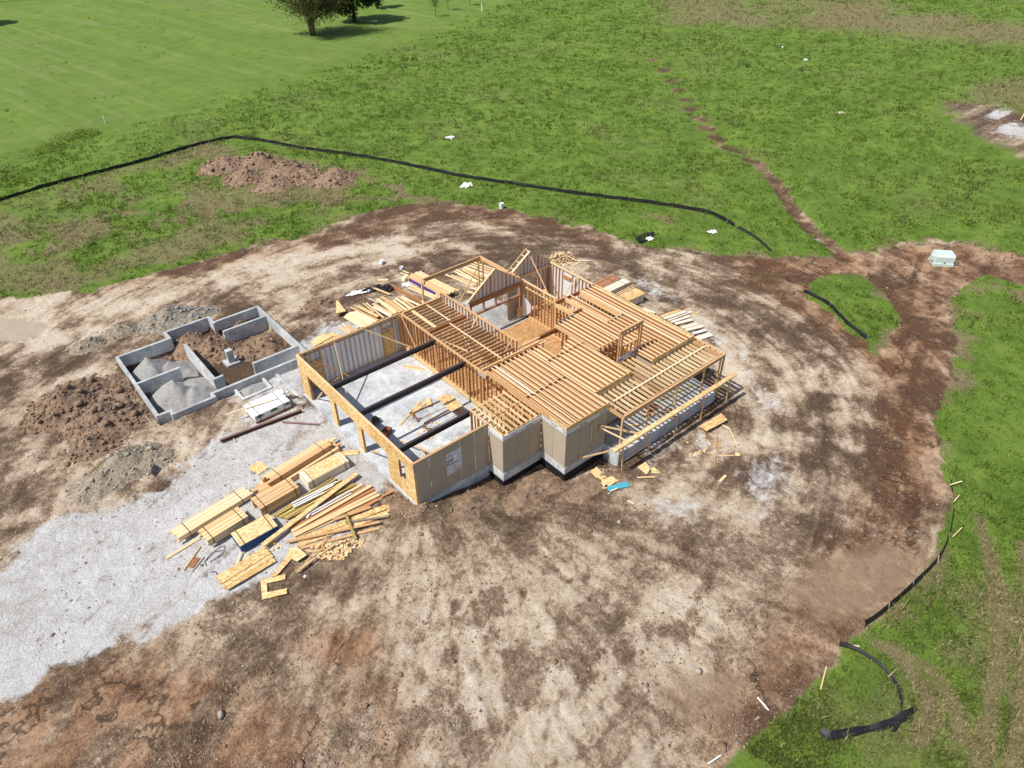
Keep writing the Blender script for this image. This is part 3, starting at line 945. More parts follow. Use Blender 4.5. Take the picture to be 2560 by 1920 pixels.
text('chalk_number', H, '20780', 0.42, 'chalk', (0.62, -0.034, -0.40), (1, 0, -0.05), (0.05, 0, 1), 0.002, 0.006)
text('chalk_name', H, 'BRIAR', 0.30, 'chalk', (2.05, -0.034, -0.38), (1, 0, -0.04), (0.04, 0, 1), 0.002, 0.004)
# braces inside the side wall
for bx in (1.55, 2.5):
    beam('brace', gs, (bx, 0.16, 1.2), (bx - 0.1, 1.3, 0.02), 0.04, 0.09, 'pine')
beam('brace', gs, (0.2, 1.9, 1.3), (2.1, 0.3, 1.9), 0.04, 0.09, 'fir')
# --- back wall: studs with white wrap behind
gb = stud_wall('x', 12.99, 0.14, 7.64, 0.05, 2.96, 0.08, name='garage_back_wall', mat='fir', plate='fir')
box('house_wrap', gb, 0.0, 7.66, 13.042, 13.052, 0.05, 2.95, 'wrap')
beam('top_plate', gb, (0.12, 12.98, 2.985), (7.66, 12.98, 2.985), 0.14, 0.04, 'fir')
beam('blocking', gb, (0.15, 12.99, 2.72), (7.60, 12.99, 2.72), 0.07, 0.05, 'stud')
box('door_cover', gb, 0.60, 1.46, 12.905, 12.921, 0.06, 2.1, 'osb')
box('door_cover', gb, 6.15, 6.95, 12.905, 12.921, 0.06, 2.28, 'osb')
for xx in (0.56, 1.50, 6.10, 7.0):
    beam('jack_stud', gb, (xx, 12.97, 0.09), (xx, 12.97, 2.9), 0.05, 0.12, 'stud', up=(0, 1, 0))
beam('brace', gb, (0.25, 12.9, 2.9), (2.9, 12.3, 0.35), 0.04, 0.09, 'stud')
beam('brace', gb, (4.85, 12.85, 2.9), (7.45, 11.6, 1.0), 0.04, 0.09, 'pine2')
beam('brace', gb, (2.55, 12.82, 2.95), (1.2, 9.2, 0.03), 0.04, 0.09, 'pine')
beam('brace', gb, (2.4, 12.6, 0.35), (1.5, 12.5, 0.2), 0.04, 0.09, 'fir')
# --- steel beams
for yy, xe in ((8.78, 7.58), (5.58, 7.58), (1.57, 4.88)):
    sb_ = holder('steel_beam', H, (0.1, yy, 2.7))
    beam('flange', sb_, (0.10, yy, 2.985), (xe, yy, 2.985), 0.15, 0.02, 'steel')
    beam('flange', sb_, (0.10, yy, 2.665), (xe, yy, 2.665), 0.15, 0.02, 'steel')
    beam('web', sb_, (0.10, yy, 2.825), (xe, yy, 2.825), 0.03, 0.298, 'steel')
    for xx in (0.22, xe - 0.25):
        beam('stiffener', sb_, (xx, yy, 2.677), (xx, yy, 2.973), 0.02, 0.14, 'steel', up=(0, 1, 0))
# --- wall between garage and house
panels('y', 7.66, 1.6, 13.0, 0.0, 0.36, -0.02, 'osb_pale', 2.2, 'rim_board')
stud_wall('y', 7.73, 3.52, 12.95, 0.36, 3.0, 0.125, skip=())
for yy in (8.78, 5.58):
    for k_ in (-0.07, 0.0, 0.07):
        beam('beam_post', H, (7.655, yy + k_, 0.37), (7.655, yy + k_, 2.65), 0.06, 0.02, 'lvl', up=(1, 0, 0))
for k_ in range(5):
    beam('corner_post', H, (7.60 - 0.045 * k_, 12.88, 0.05), (7.60 - 0.045 * k_, 12.88, 2.9), 0.04, 0.1, 'stud', up=(0, 1, 0))
beam('brace', H, (7.60, 12.75, 2.95), (7.45, 10.7, 0.9), 0.04, 0.09, 'pine2')
beam('header', H, (7.60, 3.5, 2.88), (7.60, 4.25, 2.88), 0.05, 0.24, 'grey_wood')
# --- house floor
fl = holder('subfloor', H, (7.8, 0, 0.3))
xx = 7.80
for (x0, x1, y0, y1) in ((7.80, 9.55, -3.2, 12.9), (9.56, 11.30, -3.2, 12.9), (11.31, 13.20, -2.1, 9.95), (13.21, 15.10, -2.1, 9.95), (15.11, 17.0, -2.1, 9.95), (17.01, 18.6, -2.1, 11.2), (18.61, 20.05, -2.1, 11.2)):
    y = y0
    while y < y1 - 0.05:
        ye = min(y + 1.07, y1)
        box('floor_sheet', fl, x0, x1 - 0.006, y, ye - 0.006, 0.27, 0.30, 'floor_osb')
        y = ye
box('floor_sheet', fl, 5.0, 7.62, -1.2, 1.72, 0.09, 0.12, 'floor_osb')
panels('x', 9.96, 11.3, 17.0, -0.3, 0.30, 0.04, 'white', 2.8, 'slab_edge')
# --- bedroom wing: outer walls and hung ceiling joists
stud_wall('x', 12.90, 7.82, 11.0, 0.30, 3.03, 0.12, mat='fir')
box('house_wrap', H, 7.68, 11.06, 12.966, 12.974, 0.0, 2.55, 'wrap')
bw = stud_wall('y', 11.0, 4.62, 12.84, 0.30, 3.50, 0.12, mat='plate')
box('house_wrap', bw, 11.066, 11.074, 9.6, 12.9, 0.2, 3.40, 'wrap')
beam('brace', H, (10.55, 12.9, 3.05), (11.0, 12.7, 3.5), 0.035, 0.08, 'pine')
bj = holder('ceiling_joists', H, (7.8, 5, 3))
yy = 4.75
while yy < 12.75:
    if abs(yy - 9.80) > 0.17:
        beam('ceiling_joist', bj, (7.80, yy, 2.92), (10.92, yy + jit(0.04), 2.92), 0.04, 0.18, 'plate')
    yy += SP
for k_ in (-0.05, 0.05):
    beam('dropped_beam', bj, (7.80, 9.80 + k_, 2.90), (10.92, 9.80 + k_, 2.90), 0.045, 0.28, 'lvl')
beam('ledger', bj, (7.80, 12.66, 3.02), (11.0, 12.66, 3.02), 0.06, 0.20, 'lvl')
beam('ledger', bj, (7.82, 12.78, 3.04), (11.0, 12.78, 3.04), 0.06, 0.12, 'plate')
beam('joist_strap', bj, (8.45, 12.75, 3.03), (8.45, 9.9, 3.03), 0.24, 0.03, 'pine2')
beam('joist_strap', bj, (9.66, 13.3, 3.03), (9.66, 9.95, 3.03), 0.09, 0.035, 'pine')
beam('joist_strap', bj, (9.45, 9.65, 3.04), (9.45, 4.3, 3.04), 0.09, 0.035, 'pine')
for (a, b) in (((8.0, 8.8, 2.8), (8.3, 6.2, 3.1)), ((9.0, 6.4, 2.2), (9.3, 7.9, 2.9)), ((8.7, 5.2, 2.4), (8.3, 4.9, 3.05)), ((10.95, 5.0, 3.45), (10.3, 4.9, 2.9)), ((10.95, 8.6, 3.45), (10.3, 8.4, 2.85))):
    beam('brace', bj, a, b, 0.035, 0.085, 'pine')
stud_wall('x', 9.80, 7.82, 10.9, 0.30, 2.74, 0.09, mat='fir')
stud_wall('y', 9.5, 5.0, 9.7, 0.30, 2.80, 0.09, skip=((6.2, 7.2),), mat='fir')
stud_wall('x', 11.4, 7.82, 10.9, 0.30, 2.80, 0.09, mat='fir', skip=((9, 9.8),))
# vent pipes rising through the bathroom walls
for (px_, py_) in ((8.6, 11.3), (9.25, 11.5), (8.35, 10.6), (9.7, 10.9)):
    beam('vent_pipe', H, (px_, py_, 0.31), (px_, py_, 2.75), 0.07, 0.07, 'white', up=(1, 0, 0))
# --- wall and beam lines between bedroom wing and the joist fields
stud_wall('x', 4.22, 7.82, 12.9, 0.30, 3.0, 0.12, mat='stud')
stud_wall('x', 4.55, 11.1, 12.9, 0.30, 3.02, 0.10, mat='fir', skip=((11.2, 12.6),))
for k_ in (-0.05, 0.05):
    beam('great_room_beam', H, (12.86, 4.68 + k_, 2.84), (15.0, 4.68 + k_, 2.84), 0.055, 0.32, 'lvl')
for k_ in (0.0, 0.05, 0.1):
    beam('beam_post', H, (12.82 + k_, 4.68, 0.3), (12.82 + k_, 4.68, 2.67), 0.045, 0.12, 'stud', up=(0, 1, 0))
# --- south bays
stud_wall('y', 5.04, -1.15, 1.72, 0.12, 2.82, 0.10, mat='fir', plate='fir')
panels('y', 4.965, -1.225, -0.005, 0.13, 2.60, -0.016, 'tan', 1.3)
panels('x', -1.225, 4.945, 7.765, 0.13, 2.60, -0.016, 'tan', 0.98)
box('wrap_band', H, 4.936, 4.964, -1.262, -0.002, 2.56, 2.86, 'wrap')
box('wrap_band', H, 4.94, 7.77, -1.268, -1.243, 2.56, 2.86, 'wrap')
stud_wall('x', -1.14, 5.1, 7.75, 0.12, 2.82, 0.10, mat='fir')
stud_wall('x', 1.72, 5.1, 7.64, 0.12, 2.82, 0.10, mat='fir')
stud_wall('y', 6.55, -1.05, 1.6, 0.12, 2.80, 0.09, mat='fir')
stud_wall('x', 0.4, 6.6, 7.6, 0.12, 2.80, 0.09, mat='fir')
stud_wall('y', 7.73, -1.2, 1.6, 0.12, 3.04, 0.12, mat='stud')
b1 = holder('bay_joists', H, (5, 0, 3))
xx = 5.34
i = 0
while xx < 7.66:
    beam('ceiling_joist', b1, (xx, 1.80 if xx > 5.5 else 1.75, 2.92), (xx, -1.22, 2.92), 0.042, 0.18, 'pine2')
    xx += SP
for (x0, x1) in ((5.36, 7.65),):
    n_ = 6
    for i in range(n_):
        a_ = x0 + (x1 - x0) * i / n_
        beam('blocking', b1, (a_ + 0.03, 0.30 + (0.04 if i % 2 else 0), 2.95), (a_ + (x1 - x0) / n_ - 0.03, 0.30 + (0.04 if i % 2 else 0), 2.95), 0.04, 0.13, 'plate')
beam('rim_joist', b1, (4.985, 1.75, 2.92), (4.985, -1.24, 2.92), 0.045, 0.18, 'pine2')
for i in range(8):
    yy = 1.6 - i * 0.37
    beam('blocking', b1, (5.01, yy, 2.93), (5.31, yy, 2.93), 0.04, 0.14, 'pine2')
for i in range(7):
    xx = 5.36 + i * SP
    beam('rafter_block', b1, (xx + 0.03, -1.205, 2.90), (xx + 0.30, -1.205, 2.90), 0.04, 0.10, 'fir')
# second bay with I-joist floor above
panels('y', 7.805, -3.225, -1.265, 0.25, 2.735, -0.016, 'tan', 1.0)
panels('x', -3.225, 7.785, 11.03, 0.25, 2.735, -0.016, 'tan', 1.07)
panels('y', 11.02, -3.22, -2.2, 0.25, 2.735, 0.016, 'tan', 1.1)
box('wrap_band', H, 7.778, 7.803, -3.262, -1.262, 2.70, 3.035, 'wrap')
box('wrap_band', H, 7.783, 11.05, -3.262, -3.240, 2.70, 3.035, 'wrap')
for i, s_ in enumerate(('Tyvek', 'Tyvek')):
    text('print', H, s_, 0.24, 'ink', (7.776, -1.95 - i * 0.95, 2.78), (0, -1, 0), (0, 0, 1), 0.001, 0.002)
text('print', H, 'Tyvek', 0.24, 'ink', (8.75, -3.264, 2.76), (1, 0, 0), (0, 0, 1), 0.001, 0.002)
text('print', H, 'Tyvek', 0.24, 'ink', (10.35, -3.264, 2.76), (1, 0, 0), (0, 0, 1), 0.001, 0.002)
text('print', H, 'Tyvek', 0.22, 'ink', (6.55, -1.270, 2.60), (1, 0, 0), (0, 0, 1), 0.001, 0.002)
text('print', H, 'DuPont', 0.12, 'redink', (7.776, -1.42, 2.84), (0, -1, 0), (0, 0, 1), 0.001, 0.002)
text('print', H, 'DuPont', 0.10, 'redink', (5.55, -1.270, 2.66), (1, 0, 0), (0, 0, 1), 0.001, 0.002)
stud_wall('x', -3.14, 7.85, 11.0, 0.30, 3.05, 0.12, mat='fir')
stud_wall('y', 9.35, -3.0, 4.1, 0.30, 3.04, 0.10, mat='fir', skip=((0.6, 1.4),))
stud_wall('x', 0.2, 7.85, 11.0, 0.30, 3.04, 0.10, mat='fir', skip=((8.0, 8.8),))
stud_wall('y', 11.0, -2.1, 4.1, 0.30, 3.04, 0.10, mat='fir', skip=((2.4, 3.3),))
# --- I-joist floor: fields of joists running along y
J = holder('joist_floor', H, (7.7, -3, 3.06))
ZJ = 3.205
for k_ in (-0.025, 0.025):
    beam('edge_beam', J, (7.74 + k_, 3.55, ZJ), (7.74 + k_, -1.9, ZJ), 0.045, 0.29, 'fir')
beam('rim_board', J, (7.74, -1.905, ZJ), (7.74, -3.32, ZJ), 0.045, 0.29, 'osb_pale')
beam('header', J, (7.80, 3.64, ZJ), (12.0, 3.64, ZJ), 0.06, 0.29, 'lvl')
beam('header', J, (7.80, 3.80, 3.03), (12.9, 3.95, 3.03), 0.12, 0.04, 'plate')
x = 7.74 + SP
while x < 11.02:
    ijoist(J, (x + jit(0.03), 3.58, ZJ), (x + jit(0.05), -3.29, ZJ)); x += SP
beam('rim_board', J, (7.80, -3.325, ZJ), (11.04, -3.325, ZJ), 0.03, 0.29, 'osb')
beam('rim_board', J, (11.02, -3.28, ZJ), (11.02, -2.20, ZJ), 0.04, 0.29, 'osb_pale')
xs_ = [11.12, 11.47, 11.82]
for x in xs_:
    ijoist(J, (x, 3.58, ZJ), (x, -2.12, ZJ))
x = 12.2
while x < 14.0:
    ijoist(J, (x + jit(0.02), 2.05 + (x - 12.2) * 0.5, ZJ), (x + jit(0.04), -2.12, ZJ)); x += SP
beam('rim_board', J, (11.0, -2.155, ZJ), (14.20, -2.155, ZJ), 0.03, 0.29, 'osb')
beam('rim_board', J, (14.13, 0.80, ZJ), (14.13, -2.12, ZJ), 0.05, 0.29, 'osb_pale')
for (x0, x1, yb) in ((7.80, 10.95, 0.18), (11.12, 14.3, 2.02)):
    n_ = int(round((x1 - x0) / SP))
    for i in range(n_):
        a_ = x0 + (x1 - x0) * i / n_
        o_ = 0.03 if i % 2 else -0.03
        beam('blocking', J, (a_ + 0.05, yb + o_, ZJ + 0.03), (a_ + SP - 0.05, yb + o_, ZJ + 0.03), 0.04, 0.22, 'plate')
# middle field
x = 14.62
while x < 16.15:
    ijoist(J, (x + jit(0.02), 4.66, ZJ), (x, 0.84, ZJ)); x += SP
beam('edge_beam', J, (14.36, 4.72, ZJ), (14.36, 0.82, ZJ), 0.05, 0.29, 'fir')
beam('rim_board', J, (14.40, 4.72, ZJ), (16.20, 4.72, ZJ), 0.05, 0.29, 'grey_wood')
beam('rim_board', J, (16.17, 4.76, ZJ), (16.17, 6.66, ZJ), 0.06, 0.29, 'osb_pale')
beam('rim_board', J, (16.2, 6.70, ZJ), (20.1, 6.70, ZJ), 0.05, 0.29, 'lvl')
beam('header', J, (16.2, 4.95, ZJ), (17.1, 4.95, ZJ), 0.05, 0.29, 'lvl')
for x in (16.25, 16.6, 16.95):
    ijoist(J, (x, 4.68 if x > 16.2 else 4.6, ZJ), (x, -2.12, ZJ))
for k_ in (-0.03, 0.03):
    beam('stair_beam', J, (17.22 + k_, 6.66, ZJ), (17.28 + k_, 2.66, ZJ), 0.05, 0.29, 'fir')
    beam('stair_beam', J, (18.66 + k_, 6.66, ZJ), (18.66 + k_, 2.66, ZJ), 0.05, 0.29, 'fir')
beam('header', J, (17.3, 2.66, ZJ), (18.62, 2.66, ZJ), 0.05, 0.29, 'pine')
x = 17.3
while x < 20.0:
    ijoist(J, (x + jit(0.02), 2.62 if x < 18.7 else 6.66, ZJ), (x + jit(0.03), -2.12, ZJ)); x += SP
ijoist(J, (17.75, 6.66, ZJ), (17.75, 2.7, ZJ))
ijoist(J, (18.84, 6.66, ZJ), (18.84, -2.12, ZJ))
beam('rim_board', J, (16.06, -2.155, ZJ), (20.14, -2.155, ZJ), 0.03, 0.29, 'osb')
beam('rim_board', J, (20.11, -2.13, ZJ), (20.11, 6.7, ZJ), 0.05, 0.29, 'osb_pale')
beam('pipe', J, (8.32, 3.6, 3.375), (8.32, 0.0, 3.375), 0.035, 0.035, 'white')
# --- dormer frame with window opening
dm = holder('dormer_frame', H, (14.5, -0.6, 3.0))
for xx in (14.66, 14.92, 16.42, 16.66):
    beam('stud', dm, (xx, -0.6, 3.0), (xx, -0.6, 5.02), 0.06, 0.12, 'stud', up=(0, 1, 0))
beam('header', dm, (14.60, -0.6, 5.12), (16.72, -0.6, 5.12), 0.13, 0.18, 'plate')
beam('window_head', dm, (14.95, -0.6, 4.80), (16.40, -0.6, 4.80), 0.12, 0.05, 'stud')
for i in range(4):
    beam('cripple_stud', dm, (15.15 + 0.35 * i, -0.6, 4.83), (15.15 + 0.35 * i, -0.6, 5.02), 0.05, 0.10, 'stud', up=(0, 1, 0))
beam('window_sill', dm, (14.95, -0.6, 3.95), (16.40, -0.6, 3.95), 0.12, 0.05, 'stud')
for i in range(4):
    beam('cripple_stud', dm, (15.1 + 0.36 * i, -0.6, 3.0), (15.1 + 0.36 * i, -0.6, 3.92), 0.05, 0.10, 'stud', up=(0, 1, 0))
bn = box('wrap_banner', dm, 14.55, 16.72, -0.705, -0.69, 2.95, 3.33, 'wrap')
text('print', bn, 'vek', 0.30, 'ink', (14.62, -0.708, 3.04), (1, 0, 0), (0, 0, 1), 0.001, 0.004)
text('print', bn, 'Tyvek', 0.30, 'ink', (15.62, -0.708, 3.04), (1, 0, 0), (0, 0, 1), 0.001, 0.004)
text('print', bn, 'DuPont', 0.09, 'redink', (15.8, -0.708, 3.27), (1, 0, 0), (0, 0, 1), 0.001)
# stair well walls under the dormer
stud_wall('x', 0.78, 14.2, 16.1, 0.30, 3.42, 0.10, mat='stud', double=False)
stud_wall('y', 16.12, -0.55, 0.75, 0.30, 3.06, 0.10, mat='stud')
stud_wall('y', 14.25, -0.55, 0.72, 0.30, 3.04, 0.10, mat='stud')
# --- porch: recessed walls, slab, roof joists and posts
panels('x', -2.175, 11.05, 14.10, 0.20, 3.02, -0.016, 'tan', 1.07)
panels('y', 14.12, -2.17, -0.76, 0.20, 3.00, 0.016, 'tan', 1.4)
panels('x', -0.765, 14.15, 14.95, 0.20, 2.93, -0.016, 'tan', 0.8)
panels('x', -0.765, 15.75, 16.05, 0.20, 2.93, -0.016, 'tan', 0.8)
box('wrap_strip', H, 14.10, 14.30, -2.21, -2.192, 0.4, 3.0, 'wrap')
panels('y', 16.08, -2.17, -0.77, 0.20, 3.00, -0.016, 'tan', 1.4)
panels('x', -2.175, 16.07, 20.12, 0.20, 3.02, -0.016, 'tan', 1.07)
ps = box('porch_slab', H, 11.06, 20.0, -4.25, -2.2, -0.2, 0.12, 'oldslab')
box('porch_wall', H, 10.98, 20.2, -4.45, -4.255, -1.3, 0.17, 'cwall')
box('porch_wall', H, 10.98, 11.05, -4.25, -3.29, -1.3, 0.17, 'cwall')
box('porch_wall', H, 20.01, 20.2, -4.25, -2.2, -1.3, 0.17, 'cwall')
PJ = holder('porch_roof', H, (11, -4.4, 3))
beam('porch_beam', PJ, (11.06, -4.40, 2.88), (20.42, -4.40, 2.88), 0.12, 0.24, 'fir')
beam('porch_beam', PJ, (11.06, -4.33, 2.88), (11.06, -3.28, 2.88), 0.06, 0.24, 'fir')
x = 11.45
while x < 20.15:
    yb = -2.19 if (x < 14.15 or x > 16.05) else -0.78
    beam('rafter', PJ, (x, -4.30, 2.90), (x + jit(0.03), yb, 2.90), 0.042, 0.16, random.choice(['pine', 'pine2', 'pine2', 'fir']))
    beam('joist_block', PJ, (x + 0.03, -4.27, 2.97), (x + SP - 0.03, -4.27, 2.97), 0.04, 0.06, 'plate')
    x += SP
beam('ledger', PJ, (11.1, -2.20, 3.02), (14.12, -2.20, 3.02), 0.02, 0.14, 'fir')
beam('rafter_strap', PJ, (11.6, -3.12, 3.0), (20.25, -3.08, 3.0), 0.09, 0.035, 'pine')
for yy in (-3.65, -3.3):
    beam('blocking', PJ, (11.1, yy, 2.92), (11.42, yy, 2.92), 0.04, 0.14, 'pine2')
beam('rim_joist', PJ, (20.10, -4.3, 2.92), (20.10, -2.0, 2.92), 0.045, 0.2, 'fir')
beam('rim_joist', PJ, (20.44, -4.33, 2.92), (20.44, -1.9, 2.92), 0.045, 0.2, 'pine2')
for i in range(5):
    yy = -2.05 - i * 0.42
    beam('lookout', PJ, (20.13, yy, 2.93), (20.55, yy, 2.93), 0.04, 0.14, 'plate')
for xx, zb in ((11.08, 0.17), (13.3, 0.17), (15.9, 0.17), (18.5, 0.17), (20.12, 0.17)):
    beam('post', PJ, (xx, -4.36, zb), (xx, -4.36, 2.76), 0.09, 0.09, 'fir', up=(1, 0, 0))
beam('post', PJ, (20.40, -4.40, -0.7), (20.40, -4.40, 2.76), 0.09, 0.09, 'fir', up=(1, 0, 0))
# --- far (east) wall and north room
ew = stud_wall('y', 20.05, 6.75, 11.3, 0.30, 3.35, 0.12, mat='plate', plate='pine2', skip=((9.05, 9.75),))
box('house_wrap', ew, 20.118, 20.128, 6.75, 11.36, 0.1, 3.28, 'wrap')
beam('window_sill', ew, (20.05, 9.0, 1.2), (20.05, 9.8, 1.2), 0.12, 0.05, 'plate')
beam('window_head', ew, (20.05, 9.0, 2.75), (20.05, 9.8, 2.75), 0.12, 0.20, 'lvl')
for yy in (9.02, 9.4, 9.78):
    beam('cripple_stud', ew, (20.05, yy, 0.34), (20.05, yy, 1.17), 0.045, 0.11, 'stud', up=(1, 0, 0))
beam('brace', ew, (19.95, 8.3, 3.3), (19.2, 9.6, 0.35), 0.04, 0.09, 'pine')
panels('y', 20.13, -2.1, 6.74, 0.1, 3.03, 0.016, 'tan', 1.07)
stud_wall('y', 20.05, -2.05, 6.6, 0.30, 3.05, 0.11, mat='fir')
nw = stud_wall('y', 16.95, 7.35, 10.95, 0.30, 3.12, 0.12, mat='stud', plate='pine2')
beam('lower_plate', nw, (16.95, 7.4, 2.62), (16.95, 10.9, 2.62), 0.12, 0.05, 'pine2')
for k_ in range(4):
    beam('corner_post', nw, (16.95, 7.32 - 0.05 * k_, 0.3), (16.95, 7.32 - 0.05 * k_, 3.08), 0.045, 0.12, 'stud', up=(1, 0, 0))
stud_wall('y', 16.6, 4.8, 7.2, 0.30, 3.05, 0.11, mat='stud')
stud_wall('x', 7.0, 17.1, 19.95, 0.30, 3.03, 0.11, mat='stud', skip=((18.1, 18.9),))
stud_wall('y', 18.6, 2.8, 6.6, 0.30, 3.04, 0.10, mat='stud')
stud_wall('x', 2.5, 15.2, 18.6, 0.30, 3.04, 0.10, mat='stud', skip=((16.8, 17.5),))
stud_wall('y', 15.05, 0.9, 4.6, 0.30, 3.02, 0.10, mat='stud', skip=((3.2, 4.1),))
beam('leaning_board', H, (14.9, 4.3, 0.32), (15.0, 4.6, 1.7), 0.1, 0.04, 'fir')
beam('loose_board', fl, (11.6, 8.0, 0.33), (12.9, 7.2, 0.33), 0.2, 0.04, 'pine2')
# --- north gables
g1 = holder('north_gable', H, (11.6, 10.7, 3))
gy_ = 10.72
for k_ in (0.0,):
    beam('header', g1, (11.95, gy_, 2.93), (16.62, gy_, 2.93), 0.13, 0.34, 'lvl')
beam('sill_rail', g1, (12.3, gy_, 1.98), (16.5, gy_, 1.98), 0.12, 0.09, 'lvl')
for xx in (12.0, 12.06, 16.62, 16.69, 16.76):
    beam('gable_post', g1, (xx, gy_, 0.1), (xx, gy_, 3.05 if xx > 13 else 3.25), 0.06, 0.13, 'stud', up=(0, 1, 0))
for xx in (13.2, 14.3, 15.4):
    beam('mullion', g1, (xx, gy_, 2.03), (xx, gy_, 2.75), 0.06, 0.12, 'plate', up=(0, 1, 0))
AX_, AZ_ = 14.22, 5.0
lx, lz, rx, rz = 11.6, 3.12, 16.75, 3.30
beam('rake_plate', g1, (lx, gy_, lz), (AX_, gy_, AZ_), 0.14, 0.045, 'pine2')
beam('rake_plate', g1, (AX_, gy_, AZ_), (rx, gy_, rz), 0.14, 0.045, 'pine2')
n_ = 13
for i in range(1, n_):
    xx = 12.05 + (16.7 - 12.05) * i / n_
    zt = lz + (AZ_ - lz) * (xx - lx) / (AX_ - lx) if xx < AX_ else AZ_ + (rz - AZ_) * (xx - AX_) / (rx - AX_)
    beam('gable_stud', g1, (xx, gy_, 3.10), (xx, gy_, zt - 0.04), 0.045, 0.12, 'stud', up=(0, 1, 0))
mesh_obj('house_wrap', g1, [(12.0, gy_ + 0.075, 2.78), (16.7, gy_ + 0.075, 2.78), (16.7, gy_ + 0.075, 3.25), (AX_, gy_ + 0.075, AZ_ - 0.04), (12.0, gy_ + 0.075, 3.3),
                            (12.0, gy_ + 0.085, 2.78), (16.7, gy_ + 0.085, 2.78), (16.7, gy_ + 0.085, 3.25), (AX_, gy_ + 0.085, AZ_ - 0.04), (12.0, gy_ + 0.085, 3.3)],
         [(0, 1, 2, 3, 4), (9, 8, 7, 6, 5), (0, 5, 6, 1), (1, 6, 7, 2), (2, 7, 8, 3), (3, 8, 9, 4), (4, 9, 5, 0)], 'wrap')
for (xa, xb) in ((12.15, 13.15), (13.25, 14.25), (14.35, 15.35), (15.45, 16.5)):
    beam('window_tape', g1, (xa, gy_ + 0.08, 2.06), (xb, gy_ + 0.08, 2.06), 0.02, 0.09, 'wrap')
    beam('window_tape', g1, (xb, gy_ + 0.08, 2.1), (xb, gy_ + 0.08, 2.72), 0.09, 0.02, 'wrap', up=(0, 1, 0))
box('sheathing_panel', g1, 15.55, 16.55, gy_ + 0.10, gy_ + 0.116, 0.1, 1.93, 'tan')
box('sheathing_panel', g1, 15.60, 16.45, gy_ + 0.30, gy_ + 0.316, 0.1, 2.70, 'tan')
box('door_cover', g1, 16.05, 16.55, gy_ - 0.30, gy_ - 0.284, 0.31, 1.25, 'osb')
mesh_obj('hanging_wrap', g1, [(16.62, 10.45, 2.05), (16.80, 10.15, 1.75), (17.0, 9.75, 1.25), (16.85, 9.95, 0.7), (16.72, 10.2, 0.45), (16.62, 10.4, 0.5), (16.55, 10.45, 1.2), (16.74, 10.2, 1.2)],
         [(0, 7, 6), (0, 1, 7), (1, 2, 7), (2, 3, 7), (3, 4, 7), (4, 5, 7), (5, 6, 7)], 'wrap')
g2 = holder('east_gable', H, (17, 11.3, 3))
gy2 = 11.32
AX2, AZ2 = 18.02, 4.86
beam('rake_plate', g2, (16.3, gy2, 3.72), (AX2, gy2, AZ2), 0.14, 0.045, 'pine2')
beam('rake_plate', g2, (AX2, gy2, AZ2), (20.1, gy2, 3.33), 0.14, 0.045, 'pine2')
beam('barge_rafter', g2, (16.25, gy2 + 0.42, 3.60), (AX2 + 0.02, gy2 + 0.42, AZ2), 0.045, 0.18, 'fir')
beam('barge_rafter', g2, (AX2 + 0.02, gy2 + 0.42, AZ2), (18.9, gy2 + 0.42, 4.2), 0.045, 0.18, 'fir')
for t_ in (0.15, 0.45, 0.75, 0.98):
    a_ = (16.3 + (AX2 - 16.3) * t_, 3.70 + (AZ2 - 3.70) * t_)
    beam('lookout', g2, (a_[0], gy2, a_[1] - 0.02), (a_[0], gy2 + 0.40, a_[1] - 0.02), 0.04, 0.08, 'pine')
beam('header', g2, (17.15, gy2, 3.05), (20.0, gy2, 3.05), 0.12, 0.20, 'fir')
for i in range(10):
    xx = 16.75 + 3.2 * i / 9
    zt = 3.72 + (AZ2 - 3.72) * (xx - 16.3) / (AX2 - 16.3) if xx < AX2 else AZ2 + (3.33 - AZ2) * (xx - AX2) / (20.1 - AX2)
    beam('gable_stud', g2, (xx, gy2, 3.15), (xx, gy2, zt - 0.04), 0.045, 0.12, 'stud', up=(0, 1, 0))
mesh_obj('house_wrap', g2, [(16.7, gy2 + 0.08, 3.0), (20.0, gy2 + 0.08, 3.0), (20.0, gy2 + 0.08, 3.38), (AX2, gy2 + 0.08, AZ2 - 0.05), (16.7, gy2 + 0.08, 3.95),
                            (16.7, gy2 + 0.09, 3.0), (20.0, gy2 + 0.09, 3.0), (20.0, gy2 + 0.09, 3.38), (AX2, gy2 + 0.09, AZ2 - 0.05), (16.7, gy2 + 0.09, 3.95)],
         [(0, 1, 2, 3, 4), (9, 8, 7, 6, 5), (0, 5, 6, 1), (1, 6, 7, 2), (2, 7, 8, 3), (3, 8, 9, 4), (4, 9, 5, 0)], 'wrap')
for xx in (17.05, 17.1, 17.2, 18.9, 19.0, 19.4, 19.7, 19.9, 19.98):
    beam('stud', g2, (xx, gy2, 0.3), (xx, gy2, 2.95), 0.045, 0.12, 'stud', up=(0, 1, 0))
box('house_wrap', g2, 18.9, 20.0, gy2 + 0.07, gy2 + 0.08, 0.2, 2.95, 'wrap')
beam('brace', g2, (18.0, gy2 - 0.1, 4.5), (17.75, 8.6, 2.0), 0.04, 0.09, 'fir')
for (a, b) in (((18.6, 9.9, 0.32), (18.9, 10.6, 1.7)), ((18.5, 9.8, 0.32), (18.8, 10.6, 1.5))):
    beam('leaning_board', g2, a, b, 0.15, 0.04, 'pine2')
